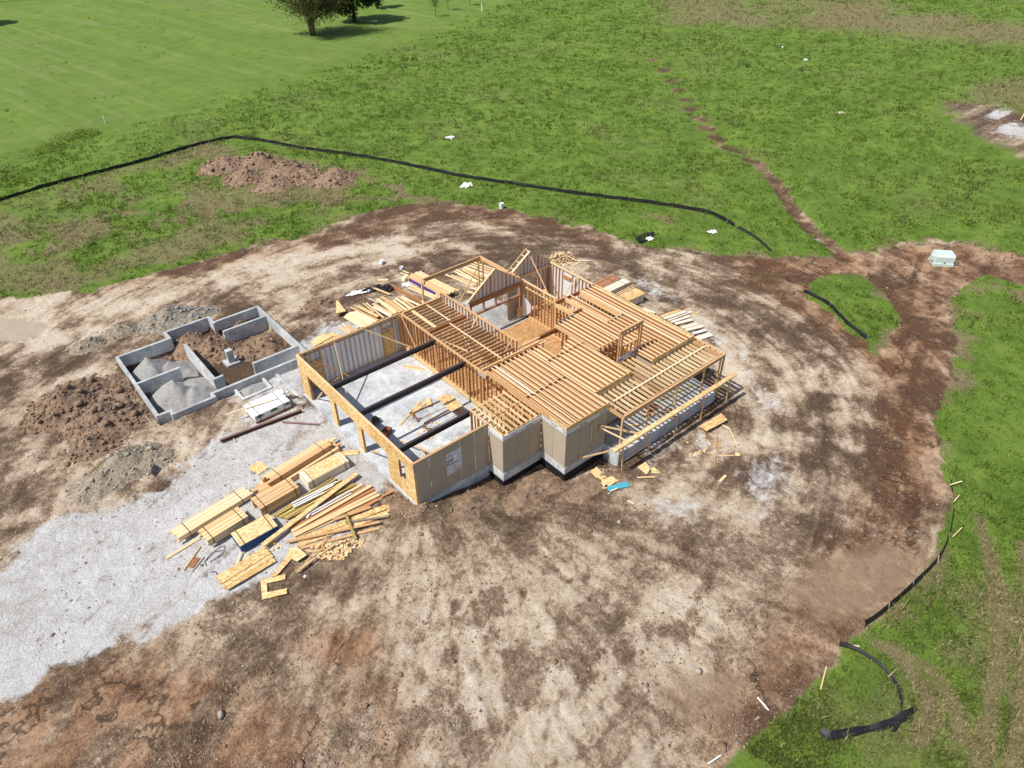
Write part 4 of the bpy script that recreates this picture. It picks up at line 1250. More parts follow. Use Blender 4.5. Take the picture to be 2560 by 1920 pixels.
# --- covered patio frame to the north
pf = holder('patio_frame', H, (11, 15.2, 0))
beam('patio_beam', pf, (11.05, 15.26, 3.28), (16.62, 15.34, 3.28), 0.11, 0.28, 'fir')
beam('patio_beam', pf, (16.56, 15.28, 3.28), (16.62, 10.82, 3.28), 0.11, 0.28, 'plate')
beam('patio_beam', pf, (11.08, 15.20, 3.28), (11.08, 14.9, 3.28), 0.11, 0.28, 'plate')
beam('post', pf, (11.08, 15.26, 0.0), (11.08, 15.26, 3.13), 0.11, 0.11, 'fir', up=(1, 0, 0))
beam('post', pf, (16.30, 15.3, 0.0), (16.30, 15.3, 3.13), 0.10, 0.10, 'stud', up=(1, 0, 0))
beam('post', pf, (16.58, 15.1, 0.0), (16.58, 15.1, 3.13), 0.09, 0.09, 'stud', up=(1, 0, 0))
beam('brace', pf, (16.45, 15.2, 3.1), (13.5, 14.6, 0.25), 0.04, 0.09, 'treated')
ps2 = box('patio_slab', H, 11.1, 16.9, 10.02, 15.4, -0.5, 0.06, 'oldslab')
# ------------------------------------------------------------------ heaps and stones
ICO_V = []
_t = (1 + 5 ** 0.5) / 2
for a, b in ((-1, _t), (1, _t), (-1, -_t), (1, -_t)):
    ICO_V += [(a, b, 0)]
for a, b in ((-1, _t), (1, _t), (-1, -_t), (1, -_t)):
    ICO_V += [(0, a, b)]
for a, b in ((_t, -1), (_t, 1), (-_t, -1), (-_t, 1)):
    ICO_V += [(a, 0, b)]
ICO_V = np.array(ICO_V) / math.hypot(1, _t)
ICO_F = np.array([(0, 11, 5), (0, 5, 1), (0, 1, 7), (0, 7, 10), (0, 10, 11), (1, 5, 9), (5, 11, 4), (11, 10, 2), (10, 7, 6), (7, 1, 8),
                  (3, 9, 4), (3, 4, 2), (3, 2, 6), (3, 6, 8), (3, 8, 9), (4, 9, 5), (2, 4, 11), (6, 2, 10), (8, 6, 7), (9, 8, 1)])


def stones_mesh(name, P, R, mat, flat=0.65):
    """P (n,3) centres, R (n,) radii: lumps with broken outlines in one mesh"""
    n = len(P)
    j = rng.uniform(0.62, 1.18, (n, 12, 1))
    V = ICO_V[None] * j
    sc = np.stack([rng.uniform(0.8, 1.4, n), rng.uniform(0.7, 1.1, n), rng.uniform(0.75, 1.1, n) * flat], 1)
    V = V * sc[:, None, :] * R[:, None, None]
    a = rng.uniform(0, 6.283, n); c, s = np.cos(a)[:, None], np.sin(a)[:, None]
    V = np.stack([V[..., 0] * c - V[..., 1] * s, V[..., 0] * s + V[..., 1] * c, V[..., 2]], -1)
    V = V + P[:, None, :]
    Fq = (ICO_F[None] + 12 * np.arange(n)[:, None, None]).reshape(-1, 3)
    return np_mesh(name, V.reshape(-1, 3), Fq, 3, M[mat])


def heap(name, label, lobes, mat, res=0.12, rough=0.16, clods=0, cr=(0.04, 0.11), cmat=None, floor=None, cat='dirt pile', group=None):
    """a tipped heap: lobes of (x, y, rx, ry, h, rot)"""
    x0 = min(l[0] - max(l[2], l[3]) * 1.25 for l in lobes); x1 = max(l[0] + max(l[2], l[3]) * 1.25 for l in lobes)
    y0 = min(l[1] - max(l[2], l[3]) * 1.25 for l in lobes); y1 = max(l[1] + max(l[2], l[3]) * 1.25 for l in lobes)
    ax = np.arange(x0, x1, res); ay = np.arange(y0, y1, res)
    X, Y = np.meshgrid(ax, ay, indexing='ij')
    seed = int(abs(x0 * 31 + y0 * 17)) % 900

    def hh(X, Y):
        wx = X + (fbm(X * 0.9, Y * 0.9, seed, 3) - 0.5) * 0.7
        wy = Y + (fbm(X * 0.9, Y * 0.9, seed + 5, 3) - 0.5) * 0.7
        z = np.full(X.shape, -0.4)
        for (cx, cy, rx, ry, h, rot) in lobes:
            c, s = math.cos(rot), math.sin(rot)
            u = ((wx - cx) * c + (wy - cy) * s) / rx; v = (-(wx - cx) * s + (wy - cy) * c) / ry
            r = np.sqrt(u * u + v * v)
            zz = h * np.clip(1 - r, -0.5, 1) ** 1 if False else h * (np.sqrt(0.04 + np.clip(1.0 - r, -0.4, 1) ** 2) * np.sign(1.0 - r) * 1.0)
            zz = np.where(r < 1, h * (1 - r) * (1.15 - 0.15 * r), -0.5 * (r - 1))
            z = np.maximum(z, zz)
        top = np.clip((z + 0.05) * 6, 0, 1)
        z = z + top * ((fbm(X * 2.2, Y * 2.2, seed + 9, 5, 0.62) - 0.5) * rough * 2 + (fbm(X * 0.8, Y * 0.8, seed + 3, 3) - 0.5) * rough)
        return z
    Zl = hh(X, Y)
    base = gz_at(X.ravel(), Y.ravel()).reshape(X.shape) if floor is None else np.full(X.shape, floor)
    keep = Zl > -0.22
    V = np.stack([X, Y, base + Zl], -1).reshape(-1, 3)
    ii = np.arange(X.size).reshape(X.shape)
    q = np.stack([ii[:-1, :-1], ii[1:, :-1], ii[1:, 1:], ii[:-1, 1:]], -1).reshape(-1, 4)
    q = q[keep.ravel()[q].all(1)]
    used = np.unique(q); mp = np.zeros(X.size, int); mp[used] = np.arange(len(used))
    me = np_mesh(name, V[used], mp[q], 4, M[mat], True)
    o = place(bpy.data.objects.new(name, me), None, Matrix.Identity(4))
    tag(o, label, cat, group)
    if clods:
        px_ = rng.uniform(x0, x1, clods * 4); py_ = rng.uniform(y0, y1, clods * 4)
        zl = hh(px_, py_)
        k_ = (zl > -0.10)
        px_, py_, zl = px_[k_][:clods], py_[k_][:clods], zl[k_][:clods]
        bz = gz_at(px_, py_) if floor is None else floor
        R = np.clip(cr[0] * 0.75 * np.exp(np.abs(rng.normal(0, 0.75, len(px_)))), 0.02, cr[1] * 2.0)
        cm = stones_mesh('clods', np.stack([px_, py_, bz + zl + R * 0.25], 1), R, cmat or mat, 0.8)
        c_ = place(bpy.data.objects.new('clods', cm), o, Matrix.Identity(4))
        c_['kind'] = 'stuff'
    return o


def gd(x, y, f=D):
    return G(f(x, y))


def lobe(px, py, rx, ry, h, rot=0.0, f=D):
    g_ = G(f(px, py)); return (g_[0], g_[1], rx, ry, h, rot)


heap('soil_heap', 'large brown heap of cloddy soil left of the concrete foundation walls',
     [lobe(150, 870, 2.9, 2.0, 1.1, 0.3), lobe(225, 905, 2.6, 1.9, 1.0, -0.5), lobe(250, 850, 2.0, 1.2, 0.5, 0.0), lobe(205, 960, 1.8, 1.3, 0.8), lobe(110, 905, 1.6, 1.2, 0.6)], 'soil', 0.10, 0.17, 1500, (0.05, 0.15), 'soil')
heap('rubble_heap', 'weedy heap of rubble and dry grass beside the gravel drive', [lobe(270, 1010, 2.3, 1.7, 0.9, 0.3), lobe(220, 1040, 1.8, 1.4, 0.6), lobe(320, 1000, 1.3, 1.0, 0.5)], 'rubble', 0.10, 0.16, 900, (0.03, 0.12), 'stone')
heap('gravel_heap', 'grey gravel heap behind the concrete foundation walls', [lobe(370, 690, 2.2, 1.7, 0.95, 0.2), lobe(330, 700, 1.5, 1.2, 0.7), lobe(430, 680, 1.6, 0.9, 0.5)], 'rubble', 0.10, 0.12, 1300, (0.03, 0.09), 'aggregate')
heap('rubble_heap', 'small weedy rubble heap farthest left beside the pale road', [lobe(195, 745, 1.3, 1.0, 0.55)], 'rubble', 0.10, 0.12, 250, (0.03, 0.09), 'stone')
heap('rubble_heap', 'small brown weedy heap between the gravel heap and the far left one', [lobe(268, 715, 1.5, 1.0, 0.7), lobe(240, 722, 1.1, 0.8, 0.4)], 'rubble', 0.10, 0.12, 200, (0.03, 0.09), 'soil')
heap('soil_heap', 'row of reddish soil heaps in the grass before the black silt fence',
     [lobe(490, 360, 3.4, 2.2, 1.15), lobe(560, 352, 2.6, 2.0, 1.3), lobe(620, 372, 3.0, 2.2, 1.2), lobe(530, 388, 2.6, 2.0, 1.15), lobe(595, 402, 2.7, 1.9, 1.05), lobe(660, 385, 2.4, 1.9, 1.0), lobe(725, 388, 2.6, 2.0, 1.25)], 'soilred', 0.16, 0.16, 1800, (0.06, 0.16), 'soilred')
heap('soil_heap', 'low bank of dark clods at the near garage corner', [lobe(868, 1095, 0.7, 0.6, 0.35), lobe(900, 1100, 1.0, 0.5, 0.3), lobe(850, 1080, 0.6, 0.5, 0.3)], 'soil', 0.07, 0.10, 260, (0.03, 0.10), 'soil')
heap('soil_heap', 'soil bank thrown against the tan bays of the house', [(2.6, -1.3, 1.7, 0.9, 0.30, 0.1), (5.6, -2.6, 2.0, 0.9, 0.42, 0.2), (8.6, -4.6, 1.9, 0.8, 0.34, 0.1), (7.0, -3.0, 1.0, 0.7, 0.35, 0)], 'soil', 0.08, 0.10, 1300, (0.02, 0.075), 'soil')
heap('soil_heap', 'small clod heap behind the garage beside the leaning sheet', [lobe(690, 655, 1.3, 0.8, 0.35)], 'soil', 0.10, 0.12, 160, (0.04, 0.1), 'soil')
# fills inside the unfinished foundation
heap('aggregate_heap', 'pale aggregate heap in the upper left foundation bay', [(-6.6, 23.2, 1.8, 2.0, 1.4, 0.2), (-5.4, 22.6, 1.8, 1.6, 0.95, 0.2)], 'aggregate', 0.09, 0.06, 0, floor=-1.2, cat='gravel pile')
heap('aggregate_heap', 'pale aggregate heap in the lower left foundation bay', [(-6.4, 19.3, 1.9, 2.2, 1.5, 0.2), (-5.3, 18.5, 2.2, 1.9, 1.0, 0.1), (-4.9, 19.8, 1.6, 1.6, 0.6, 0)], 'aggregate', 0.09, 0.05, 0, floor=-1.2, cat='gravel pile')
heap('soil_heap', 'brown soil heap filling the back of the foundation', [(-3.1, 24.9, 1.7, 1.6, 1.2, 0.0), (-2.2, 23.6, 1.6, 1.7, 0.95, 0.3), (0.3, 24.5, 1.9, 0.8, 1.0, 0), (-2.0, 22.4, 1.2, 1.2, 0.5, 0)], 'soil', 0.08, 0.14, 700, (0.04, 0.13), 'soil', floor=-1.2)
heap('soil_heap', 'brown soil heap in the right foundation bay behind the pillar', [(0.9, 21.4, 1.5, 2.0, 1.1, 0.0), (-0.4, 21.6, 1.3, 1.3, 0.5, 0.3)], 'soil', 0.08, 0.13, 500, (0.04, 0.12), 'soil', floor=-1.2)
heap('aggregate_heap', 'aggregate filling the small concrete step box beside the wrapped pack', [(-2.35, 15.75, 1.15, 0.85, 0.35, 0.0)], 'aggregate', 0.07, 0.04, 0, floor=-0.36, cat='gravel pile')
# loose stones over the bare ground
ns = 75000
u = rng.random(ns)
rr = 14 * np.exp(u * 1.75); aa = rng.uniform(-0.15, 1.75, ns)
cx_, cy_ = CAM[0] + 0.0, CAM[1] + 0.0
sx = cx_ + rr * np.cos(aa); sy = cy_ + rr * np.sin(aa)
pr = fld(site, sx, sy) * (1 - 0.8 * fld(gravel, sx, sy)) * (poly_sd(sx, sy, HOUSE_FP) > 0.15) * (1 - fld(pit, sx, sy)) * (1 - fld(pond, sx, sy)) * sstep(0.30, 0.70, fbm(sx * 0.35, sy * 0.35, 131, 3)) * (1 - 0.7 * fld(silt, sx, sy)) * (1.1 - 0.85 * fld(pale, sx, sy))
kk = rng.random(ns) < pr
sx, sy = sx[kk], sy[kk]
R = np.exp(rng.normal(-3.7, 0.45, len(sx)))
R = np.where(rng.random(len(sx)) < 0.006, R * 3.4, R).clip(0.012, 0.20)
dk = rng.random(len(sx)) < 0.75
for nm_, sel, mt_, lb_ in (('stones', ~dk, 'stone', 'loose pale stones strewn over the bare soil'), ('soil_clods', dk, 'soil', 'brown clods strewn over the bare soil')):
    sm = stones_mesh(nm_, np.stack([sx[sel], sy[sel], (gz_at(sx, sy) + R * 0.25)[sel]], 1), R[sel] * (1.25 if mt_ == 'soil' else 1.0), mt_, 0.7)
    tag(place(bpy.data.objects.new(nm_, sm), None, Matrix.Identity(4)), lb_, kind='stuff')

# ------------------------------------------------------------------ unfinished foundation
FN = thing('concrete_foundation', 'roofless grey concrete foundation walls with gravel and soil heaps between them', 'foundation', (-3, 21, -1.2))
for (x0, x1, y0, y1) in ((-8.2, -8.0, 16.9, 25.45), (-7.998, -4.35, 25.25, 25.45), (-4.55, -4.35, 25.452, 26.5), (-4.348, -1.1, 26.3, 26.5), (-1.3, -1.1, 25.2, 26.298),
                         (-1.098, 2.4, 25.3, 25.5), (2.2, 2.4, 13.12, 25.298), (-1.15, 2.198, 23.6, 23.8), (-1.2, 2.198, 18.3, 18.5), (-4.0, -3.8, 18.3, 23.9), (-3.798, -3.3, 18.3, 18.5),
                         (-7.998, -5.2, 21.15, 21.35), (-7.998, -7.2, 16.85, 17.05), (-7.4, -7.2, 16.6, 16.848), (-7.4, -4.55, 16.4, 16.598), (-4.75, -4.55, 16.6, 17.05), (-4.548, 2.198, 16.85, 17.05)):
    box('wall', FN, x0, x1, y0, y1, -1.3, 0.0, 'cwall')
box('pillar', FN, -2.05, -1.62, 20.86, 21.28, -0.95, 0.02, 'cwall')
box('footing', FN, -2.32, -1.35, 20.6, 21.55, -1.25, -0.952, 'cwall')
st_ = holder('step_box', FN, (-2.3, 15.7, -0.3))
for (x0, x1, y0, y1) in ((-3.38, -1.3, 15.03, 15.18), (-3.38, -3.23, 15.182, 16.39), (-1.45, -1.3, 15.182, 16.39)):
    box('wall', st_, x0, x1, y0, y1, -0.7, -0.04, 'cwall')
box('edge_strip', FN, -0.55, -0.35, 13.2, 16.3, -0.3, -0.12, 'cwall')
text('chalk_number', FN, '20780', 0.36, 'chalk', (-6.15, 16.397, -0.34), (1, 0, 0), (0, 0, 1), 0.002, 0.004)
# panel seams of the formwork on long faces
for xx in (-6.6, -5.6, -3.2, -2.2, -1.0, 0.2, 1.3):
    yf = 16.399 if xx < -4.6 else 16.849
    box('form_seam', FN, xx, xx + 0.012, yf - 0.003, yf, -0.6, -0.002, 'oldslab')

# ------------------------------------------------------------------ lumber packs


def fit_quad(f, pts, z):
    P = [np.array(level(f(*p), z)) for p in pts]
    c = sum(P) / 4
    ux = (P[1] - P[0]) + (P[2] - P[3])
    rz = math.atan2(ux[1], ux[0])
    L = (np.linalg.norm(P[1] - P[0]) + np.linalg.norm(P[2] - P[3])) / 2
    Wd = (np.linalg.norm(P[2] - P[1]) + np.linalg.norm(P[3] - P[0])) / 2
    return c, rz, float(L), float(Wd)


def pack(name, label, cx, cy, rz, zb, zt, L, Wd, nw, nh, mat, straps=(0.2, 0.8), cat='lumber pack', ragged=0.08, topmat=None, sidemat=None, group=None, bname='board'):
    t = thing(name, label, cat, (cx, cy, zb), rz, group)
    Wm = W_of(t)
    bw_, bh = Wd / nw, (zt - zb) / nh
    for j in range(nh):
        for i in range(nw):
            if 0 < i < nw - 1 and j < nh - 1:
                continue
            e0 = jit(ragged); e1 = jit(ragged)
            l_ = round((L + e0 - e1) * 20) / 20
            m_ = topmat if (topmat and j == nh - 1) else (sidemat or mat)
            o = bpy.data.objects.new(bname, box_mesh(l_, bw_ - 0.004, bh - 0.003, m_))
            place(o, t, Wm @ Matrix.Translation(((e0 + e1) / 2, -Wd / 2 + bw_ * (i + 0.5), bh * (j + 0.5))))
    for s_ in straps:
        xx = (s_ - 0.5) * L
        hw, ht = Wd / 2 + 0.006, zt - zb + 0.006
        V = []
        for (y_, z_) in ((-hw, 0.01), (-hw, ht), (hw, ht), (hw, 0.01)):
            V += [(xx - 0.02, y_, z_), (xx + 0.02, y_, z_)]
        for (y_, z_) in ((-hw + 0.004, 0.01), (-hw + 0.004, ht - 0.004), (hw - 0.004, ht - 0.004), (hw - 0.004, 0.01)):
            V += [(xx - 0.02, y_, z_), (xx + 0.02, y_, z_)]
        Fc = [(0, 1, 3, 2), (2, 3, 5, 4), (4, 5, 7, 6)]
        mesh_obj('strap', t, V, Fc, 'black', Wm)
    return t


r_ = math.radians
ZG = -0.16
pack('lumber_pack', 'long strapped pack of orange boards, lower layer, nearest the garage openings', -3.45, 6.83, r_(7.5), ZG, 0.19, 5.2, 1.0, 5, 4, 'fir', (0.12, 0.86), ragged=0.5)
pack('lumber_pack', 'strapped pack of orange boards lying on the long pack by the garage', -3.45, 6.95, r_(8.0), 0.192, 0.52, 4.1, 0.78, 4, 4, 'fir', (0.16, 0.86), ragged=0.35)
pack('lumber_pack', 'squarish strapped pack of orange studs between the pale long pack and the siding pallet', -5.57, 5.42, r_(4), ZG, 0.50, 2.3, 1.04, 10, 9, 'fir', (0.12, 0.9), ragged=0.02)
pack('lumber_pack', 'long low strapped pack of pale yellow boards farthest left on the gravel', -8.62, 6.72, r_(7), ZG, 0.12, 4.25, 0.86, 7, 4, 'pine', (0.15, 0.86), ragged=0.16)
pack('lumber_pack', 'strapped pack of brownish studs in front of the pale long pack', -8.55, 5.33, r_(6.5), ZG, 0.31, 2.25, 1.0, 8, 8, 'pine2', (0.13, 0.88), ragged=0.10)
bl = pack('panel_stack', 'stack of strand board sheets with blue painted edges on the gravel', -7.48, 3.88, r_(1), ZG, 0.30, 2.07, 1.12, 1, 12, 'blue', (0.13, 0.87), 'panel stack', 0.006, 'osb_pale', bname='sheet')
sp_ = pack('siding_pack', 'strapped pallet of pale siding capped with strand board beside the garage', -2.55, 5.60, r_(1.5), ZG, 0.38, 2.62, 1.05, 1, 10, 'siding', (0.12, 0.9), 'siding pack', 0.01, bname='siding_layer')
Wm = W_of(sp_)
for (xa, xb) in ((-0.95, 0.15), (0.16, 0.95)):
    o = bpy.data.objects.new('cap_sheet', box_mesh(xb - xa, 0.98, 0.016, 'osb_pale'))
    place(o, sp_, Wm @ Matrix.Translation(((xa + xb) / 2, 0, 0.552)))
for xx in (-1.05, 1.05, 1.15):
    o = bpy.data.objects.new('batten', box_mesh(1.0, 0.07, 0.03, 'pine'))
    place(o, sp_, Wm @ Matrix.Translation((xx, 0, 0.558)) @ Matrix.Rotation(math.pi / 2, 4, 'Z'))
# wrapped pack with printed sides
wpk = thing('wrapped_lumber_pack', 'white wrapped lumber pack with green printed domes beside the step box', 'lumber pack', (-2.53, 13.05, ZG), r_(1.5))
Wm = W_of(wpk)


def loc_box(name, parent, x0, x1, y0, y1, z0, z1_, mat):
    o = bpy.data.objects.new(name, box_mesh(x1 - x0, y1 - y0, z1_ - z0, mat))
    return place(o, parent, W_of(parent) @ Matrix.Translation(((x0 + x1) / 2, (y0 + y1) / 2, (z0 + z1_) / 2)))


for i in range(8):
    loc_box('board', wpk, -1.17, 1.17, -0.74 + i * 0.185, -0.74 + i * 0.185 + 0.18, 0, 0.17, 'cedar')
loc_box('wrap', wpk, -1.19, 1.19, -0.755, 0.755, 0.174, 0.62, 'white')
for xx in (-0.85, 0.75):
    mesh_obj('strap', wpk, [(xx - 0.02, -0.76, 0.0), (xx + 0.02, -0.76, 0.0), (xx - 0.02, -0.76, 0.626), (xx + 0.02, -0.76, 0.626), (xx - 0.02, 0.76, 0.626), (xx + 0.02, 0.76, 0.626), (xx - 0.02, 0.76, 0.0), (xx + 0.02, 0.76, 0.0)],
             [(0, 1, 3, 2), (2, 3, 5, 4), (4, 5, 7, 6)], 'black', Wm)


def loc_text(name, parent, s, size, mat, o, xd, ud, bold=0.0):
    R3 = W_of(parent).to_3x3()
    text(name, parent, s, size, mat, W_of(parent) @ Vector(o), R3 @ Vector(xd), R3 @ Vector(ud), 0.001, bold)


for xx in (-1.10, -0.16, 0.82):
    wd_ = 0.50 if xx < 0.8 else 0.34
    n_ = 14
    V = [(xx + wd_ / 2 - wd_ / 2 * math.cos(math.pi * i / n_), -0.758, 0.42 + 0.16 * math.sin(math.pi * i / n_)) for i in range(n_ + 1)]
    mesh_obj('printed_dome', wpk, V, [tuple(range(n_, -1, -1))], 'green', Wm)
    loc_text('print', wpk, 'COUNTY' if wd_ > 0.4 else 'COUN', 0.135, 'ink', (xx + 0.0, -0.759, 0.33), (1, 0, 0.0), (0, 0, 1), 0.004)
tag(beam('loose_board', None, (-5.0, 13.5, 0.55), (-1.85, 12.95, 0.52), 0.09, 0.04, 'pine'), 'single pale stud lying across the white wrapped pack', 'board')
bagV = stones_mesh('bag', np.array([[-1.35, 13.35, 0.52], [-1.1, 13.2, 0.45], [-1.25, 13.55, 0.48]]), np.array([0.26, 0.22, 0.18]), 'white', 0.7)
tag(place(bpy.data.objects.new('crumpled_bag', bagV), None, Matrix.Identity(4)), 'crumpled white plastic bag at the end of the wrapped pack', 'bag')
# steel on the gravel
sbm = thing('steel_beam', 'long rusty steel beam lying on blocks on the gravel', 'steel beam', (-3.5, 11.8, ZG))
a_, b_ = (-6.05, 12.06, -0.02), (-1.0, 11.5, -0.02)
beam('web', sbm, a_, b_, 0.02, 0.16, 'steel')
beam('flange', sbm, (a_[0], a_[1], 0.07), (b_[0], b_[1], 0.07), 0.16, 0.018, 'rust')
beam('flange', sbm, (a_[0], a_[1], -0.11), (b_[0], b_[1], -0.11), 0.16, 0.018, 'rust')
for (x_, y_, lab) in ((-5.3, 11.98, 'wood block under the left end of the rusty steel beam'), (-1.6, 11.55, 'wood block under the right end of the rusty steel beam')):
    tag(beam('timber_block', None, (x_ - 0.05, y_ - 0.45, -0.15), (x_ + 0.02, y_ + 0.45, -0.15), 0.09, 0.05, 'grey_wood'), lab, 'block')
n_ = 10
V = []; Fc = []
for k_, e in enumerate(((-2.42, 11.34, -0.08), (-0.80, 9.66, -0.08))):
    for i in range(n_):
        a = 2 * math.pi * i / n_
        d_ = Vector((1.62, -1.68, 0)).normalized(); s_ = Vector((-d_.y, d_.x, 0))
        p_ = Vector(e) + s_ * math.cos(a) * 0.055 + Vector((0, 0, 1)) * math.sin(a) * 0.055
        V.append(p_)
for i in range(n_):
    Fc.append((i, (i + 1) % n_, n_ + (i + 1) % n_, n_ + i))
Fc += [tuple(range(n_ - 1, -1, -1)), tuple(range(n_, 2 * n_))]
pipe_ = mesh_obj('steel_tube', None, V, Fc, 'pipe')
tag(pipe_, 'dark red steel tube lying on the gravel before the garage', 'steel tube')

# ------------------------------------------------------------------ loose boards and sheets


def lb(f, p0, p1, wd, th, mat, up, label, group=None, name='loose_board', cat='board', tilt=0.0):
    a = G(f(*p0), up); b = G(f(*p1), up)
    return tag(beam(name, None, (a[0], a[1], a[2] + th / 2), (b[0], b[1], b[2] + th / 2 + tilt), wd, th, mat), label, cat, group)


def sheet(f, pts, mat, up, label, th=0.014, name='loose_sheet', cat='sheet', group=None):
    P = [Vector(G(f(*p), up)) for p in pts]
    zc = max(p.z for p in P)
    n = len(P)
    V = [(p.x, p.y, zc + th) for p in P] + [(p.x, p.y, zc) for p in P]
    if sum((V[i][0] * V[(i + 1) % n][1] - V[(i + 1) % n][0] * V[i][1]) for i in range(n)) < 0:
        top, bot = tuple(range(n - 1, -1, -1)), tuple(range(n, 2 * n))
    else:
        top, bot = tuple(range(n)), tuple(range(2 * n - 1, n - 1, -1))
    o = mesh_obj(name, None, V, [top, bot] + [(i, (i + 1) % n, n + (i + 1) % n, n + i) for i in range(n)], mat)
    return tag(o, label, cat, group)


# treated pile with white trim lying on it
gl = 'olive treated board in the loose pile between siding pallet and fanned orange boards'
for i in range(13):
    t_ = i / 12
    lb(z6, (985 + 130 * t_ + jit(30), 795 + 30 * t_), (1500 + 195 * t_ + jit(40), 470 + 60 * t_), 0.10, 0.045, 'treated', 0.02 + 0.05 * (i % 3), gl, 'olive treated boards in a loose pile')
for i, (a, b) in enumerate((((1140, 690), (1530, 502)), ((1150, 710), (1500, 530)), ((1155, 725), (1420, 595)))):
    lb(z6, a, b, 0.075, 0.06, 'white', 0.21, ('topmost', 'middle', 'lowest')[i] + ' white trim length on the upper part of the treated pile', 'white trim lengths on the upper pile', 'trim_length', 'trim')
for i, (a, b) in enumerate((((1300, 775), (1640, 577)), ((1310, 790), (1655, 602)))):
    lb(z6, a, b, 0.06, 0.05, 'white', 0.16, ('upper', 'lower')[i] + ' white trim length between treated pile and fanned orange boards', 'white trim lengths on the lower pile', 'trim_length', 'trim')
lb(z6, (1268, 812), (1312, 745), 0.10, 0.02, 'white', 0.20, 'short white trim offcut at the foot of the treated pile', None, 'trim_length', 'trim')
lb(z6, (885, 1050), (1700, 430), 0.27, 0.045, 'osb_pale', 0.30, 'very long pale joist laid diagonally across the loose piles', cat='joist', name='long_joist')
lb(z6, (885, 1050), (1700, 430), 0.03, 0.15, 'osb', 0.12, 'web board standing under the long diagonal joist', name='joist_web')
ORD = ['topmost', 'second', 'third', 'fourth', 'fifth', 'sixth', 'seventh', 'eighth', 'ninth', 'tenth', 'eleventh', 'twelfth', 'thirteenth', 'fourteenth', 'fifteenth', 'sixteenth']
gl = ' orange brown board counted down in the fanned pile beside the garage corner'
for i, (a, b, m_) in enumerate((((1115, 905), (1750, 520), 'fir'), ((1128, 915), (1780, 545), 'lvl'), ((1140, 930), (1825, 535), 'fir'), ((1148, 940), (1850, 565), 'lvl'), ((1155, 955), (1872, 590), 'fir'),
                               ((1160, 968), (1895, 612), 'pine2'), ((1163, 985), (1908, 645), 'pine2'), ((1640, 785), (1880, 655), 'lvl'), ((1500, 830), (1820, 720), 'fir'), ((1880, 655), (2020, 580), 'cedar'))):
    lb(z6, a, b, 0.19, 0.045, m_, 0.04 + 0.05 * ((i * 7) % 3), ORD[i] + gl, 'fanned orange boards by the garage corner')
for i, (a, b, wd_, m_, u_) in enumerate((((1190, 1010), (1965, 715), 0.36, 'osb', 0.05), ((1200, 1045), (1980, 765), 0.34, 'osb', 0.02), ((1095, 1022), (1900, 848), 0.15, 'fir', 0.18), ((1215, 1075), (1900, 900), 0.16, 'fir', 0.02), ((1600, 850), (1975, 800), 0.12, 'grey_wood', 0.10),
                                         ((1605, 780), (1690, 1000), 0.13, 'treated', 0.24), ((1960, 620), (1985, 760), 0.12, 'pine2', 0.05), ((2010, 585), (1915, 630), 0.12, 'cedar', 0.2))):
    lb(z6, a, b, wd_, 0.045, m_, u_, ('upper wide strand board strip in the loose pile by the soil edge', 'lower wide strand board strip in the loose pile by the soil edge', 'long orange board lying over the strand board strips', 'lowest orange board below the strand board strips',
        'grey board at the right end of the strand board strips', 'olive board laid crosswise over the strand board strips', 'short upright pale board right of the fanned pile', 'short dark board at the right tip of the fanned pile')[i])
# sheets near the left
sheet(z6, [(485, 1335), (900, 1062), (960, 1120), (535, 1400)], 'osb', 0.09, 'upper strip of the fanned strand board sheets beside the gravel edge')
sheet(z6, [(500, 1360), (905, 1062), (985, 1150), (560, 1430)], 'osb_pale', 0.05, 'middle strip of the fanned strand board sheets beside the gravel edge')
sheet(z6, [(540, 1400), (905, 1100), (1010, 1195), (580, 1455)], 'osb', 0.02, 'lowest strip of the fanned strand board sheets beside the gravel edge')
sheet(z6, [(868, 1345), (1085, 1300), (1085, 1350), (925, 1380), (930, 1460), (1100, 1425), (1100, 1475), (885, 1525)], 'osb', 0.03, 'strand board offcut cut out in a C shape on the soil')
sheet(z6, [(760, 380), (845, 320), (938, 375), (850, 442)], 'osb', 0.03, 'square strand board piece beside the long orange pack')
sheet(z6, [(1560, 240), (1725, 225), (1715, 262), (1575, 275)], 'osb', 0.03, 'small strand board strip between siding pallet and garage slab')
sheet(z6, [(1120, 1080), (1180, 1055), (1275, 1145), (1190, 1200), (1090, 1150)], 'osb_pale', 0.06, 'broken strand board sheet beside the offcut heap')
sheet(z6, [(950, 1330), (1115, 1130), (1160, 1150), (1010, 1320)], 'osb', 0.04, 'narrow strand board strip leaning towards the C shaped offcut')
lb(z6, (650, 1255), (700, 1110), 0.08, 0.03, 'pine', 0.13, 'left short stick lying on the fanned sheets')
lb(z6, (670, 1255), (770, 1110), 0.06, 0.03, 'pine', 0.13, 'right short stick lying on the fanned sheets')
lb(z6, (55, 1163), (343, 988), 0.17, 0.045, 'pine', 0.02, 'short single pale board on the gravel left of the packs')
lb(z6, (205, 1268), (350, 1060), 0.05, 0.04, 'treated', 0.03, 'thin olive stick left of the brown offcut')
lb(z6, (275, 1280), (380, 1150), 0.05, 0.04, 'grey_wood', 0.03, 'thin grey stick right of the brown offcut')
sheet(z6, [(240, 1235), (300, 1150), (350, 1160), (285, 1250)], 'cedar', 0.02, 'dark brown board offcut on the gravel')
lb(z6, (550, 590), (625, 668), 0.04, 0.03, 'treated', 0.33, 'thin stick lying on the long pale pack')
gl = 'long thin strip stretching across the offcut heap'
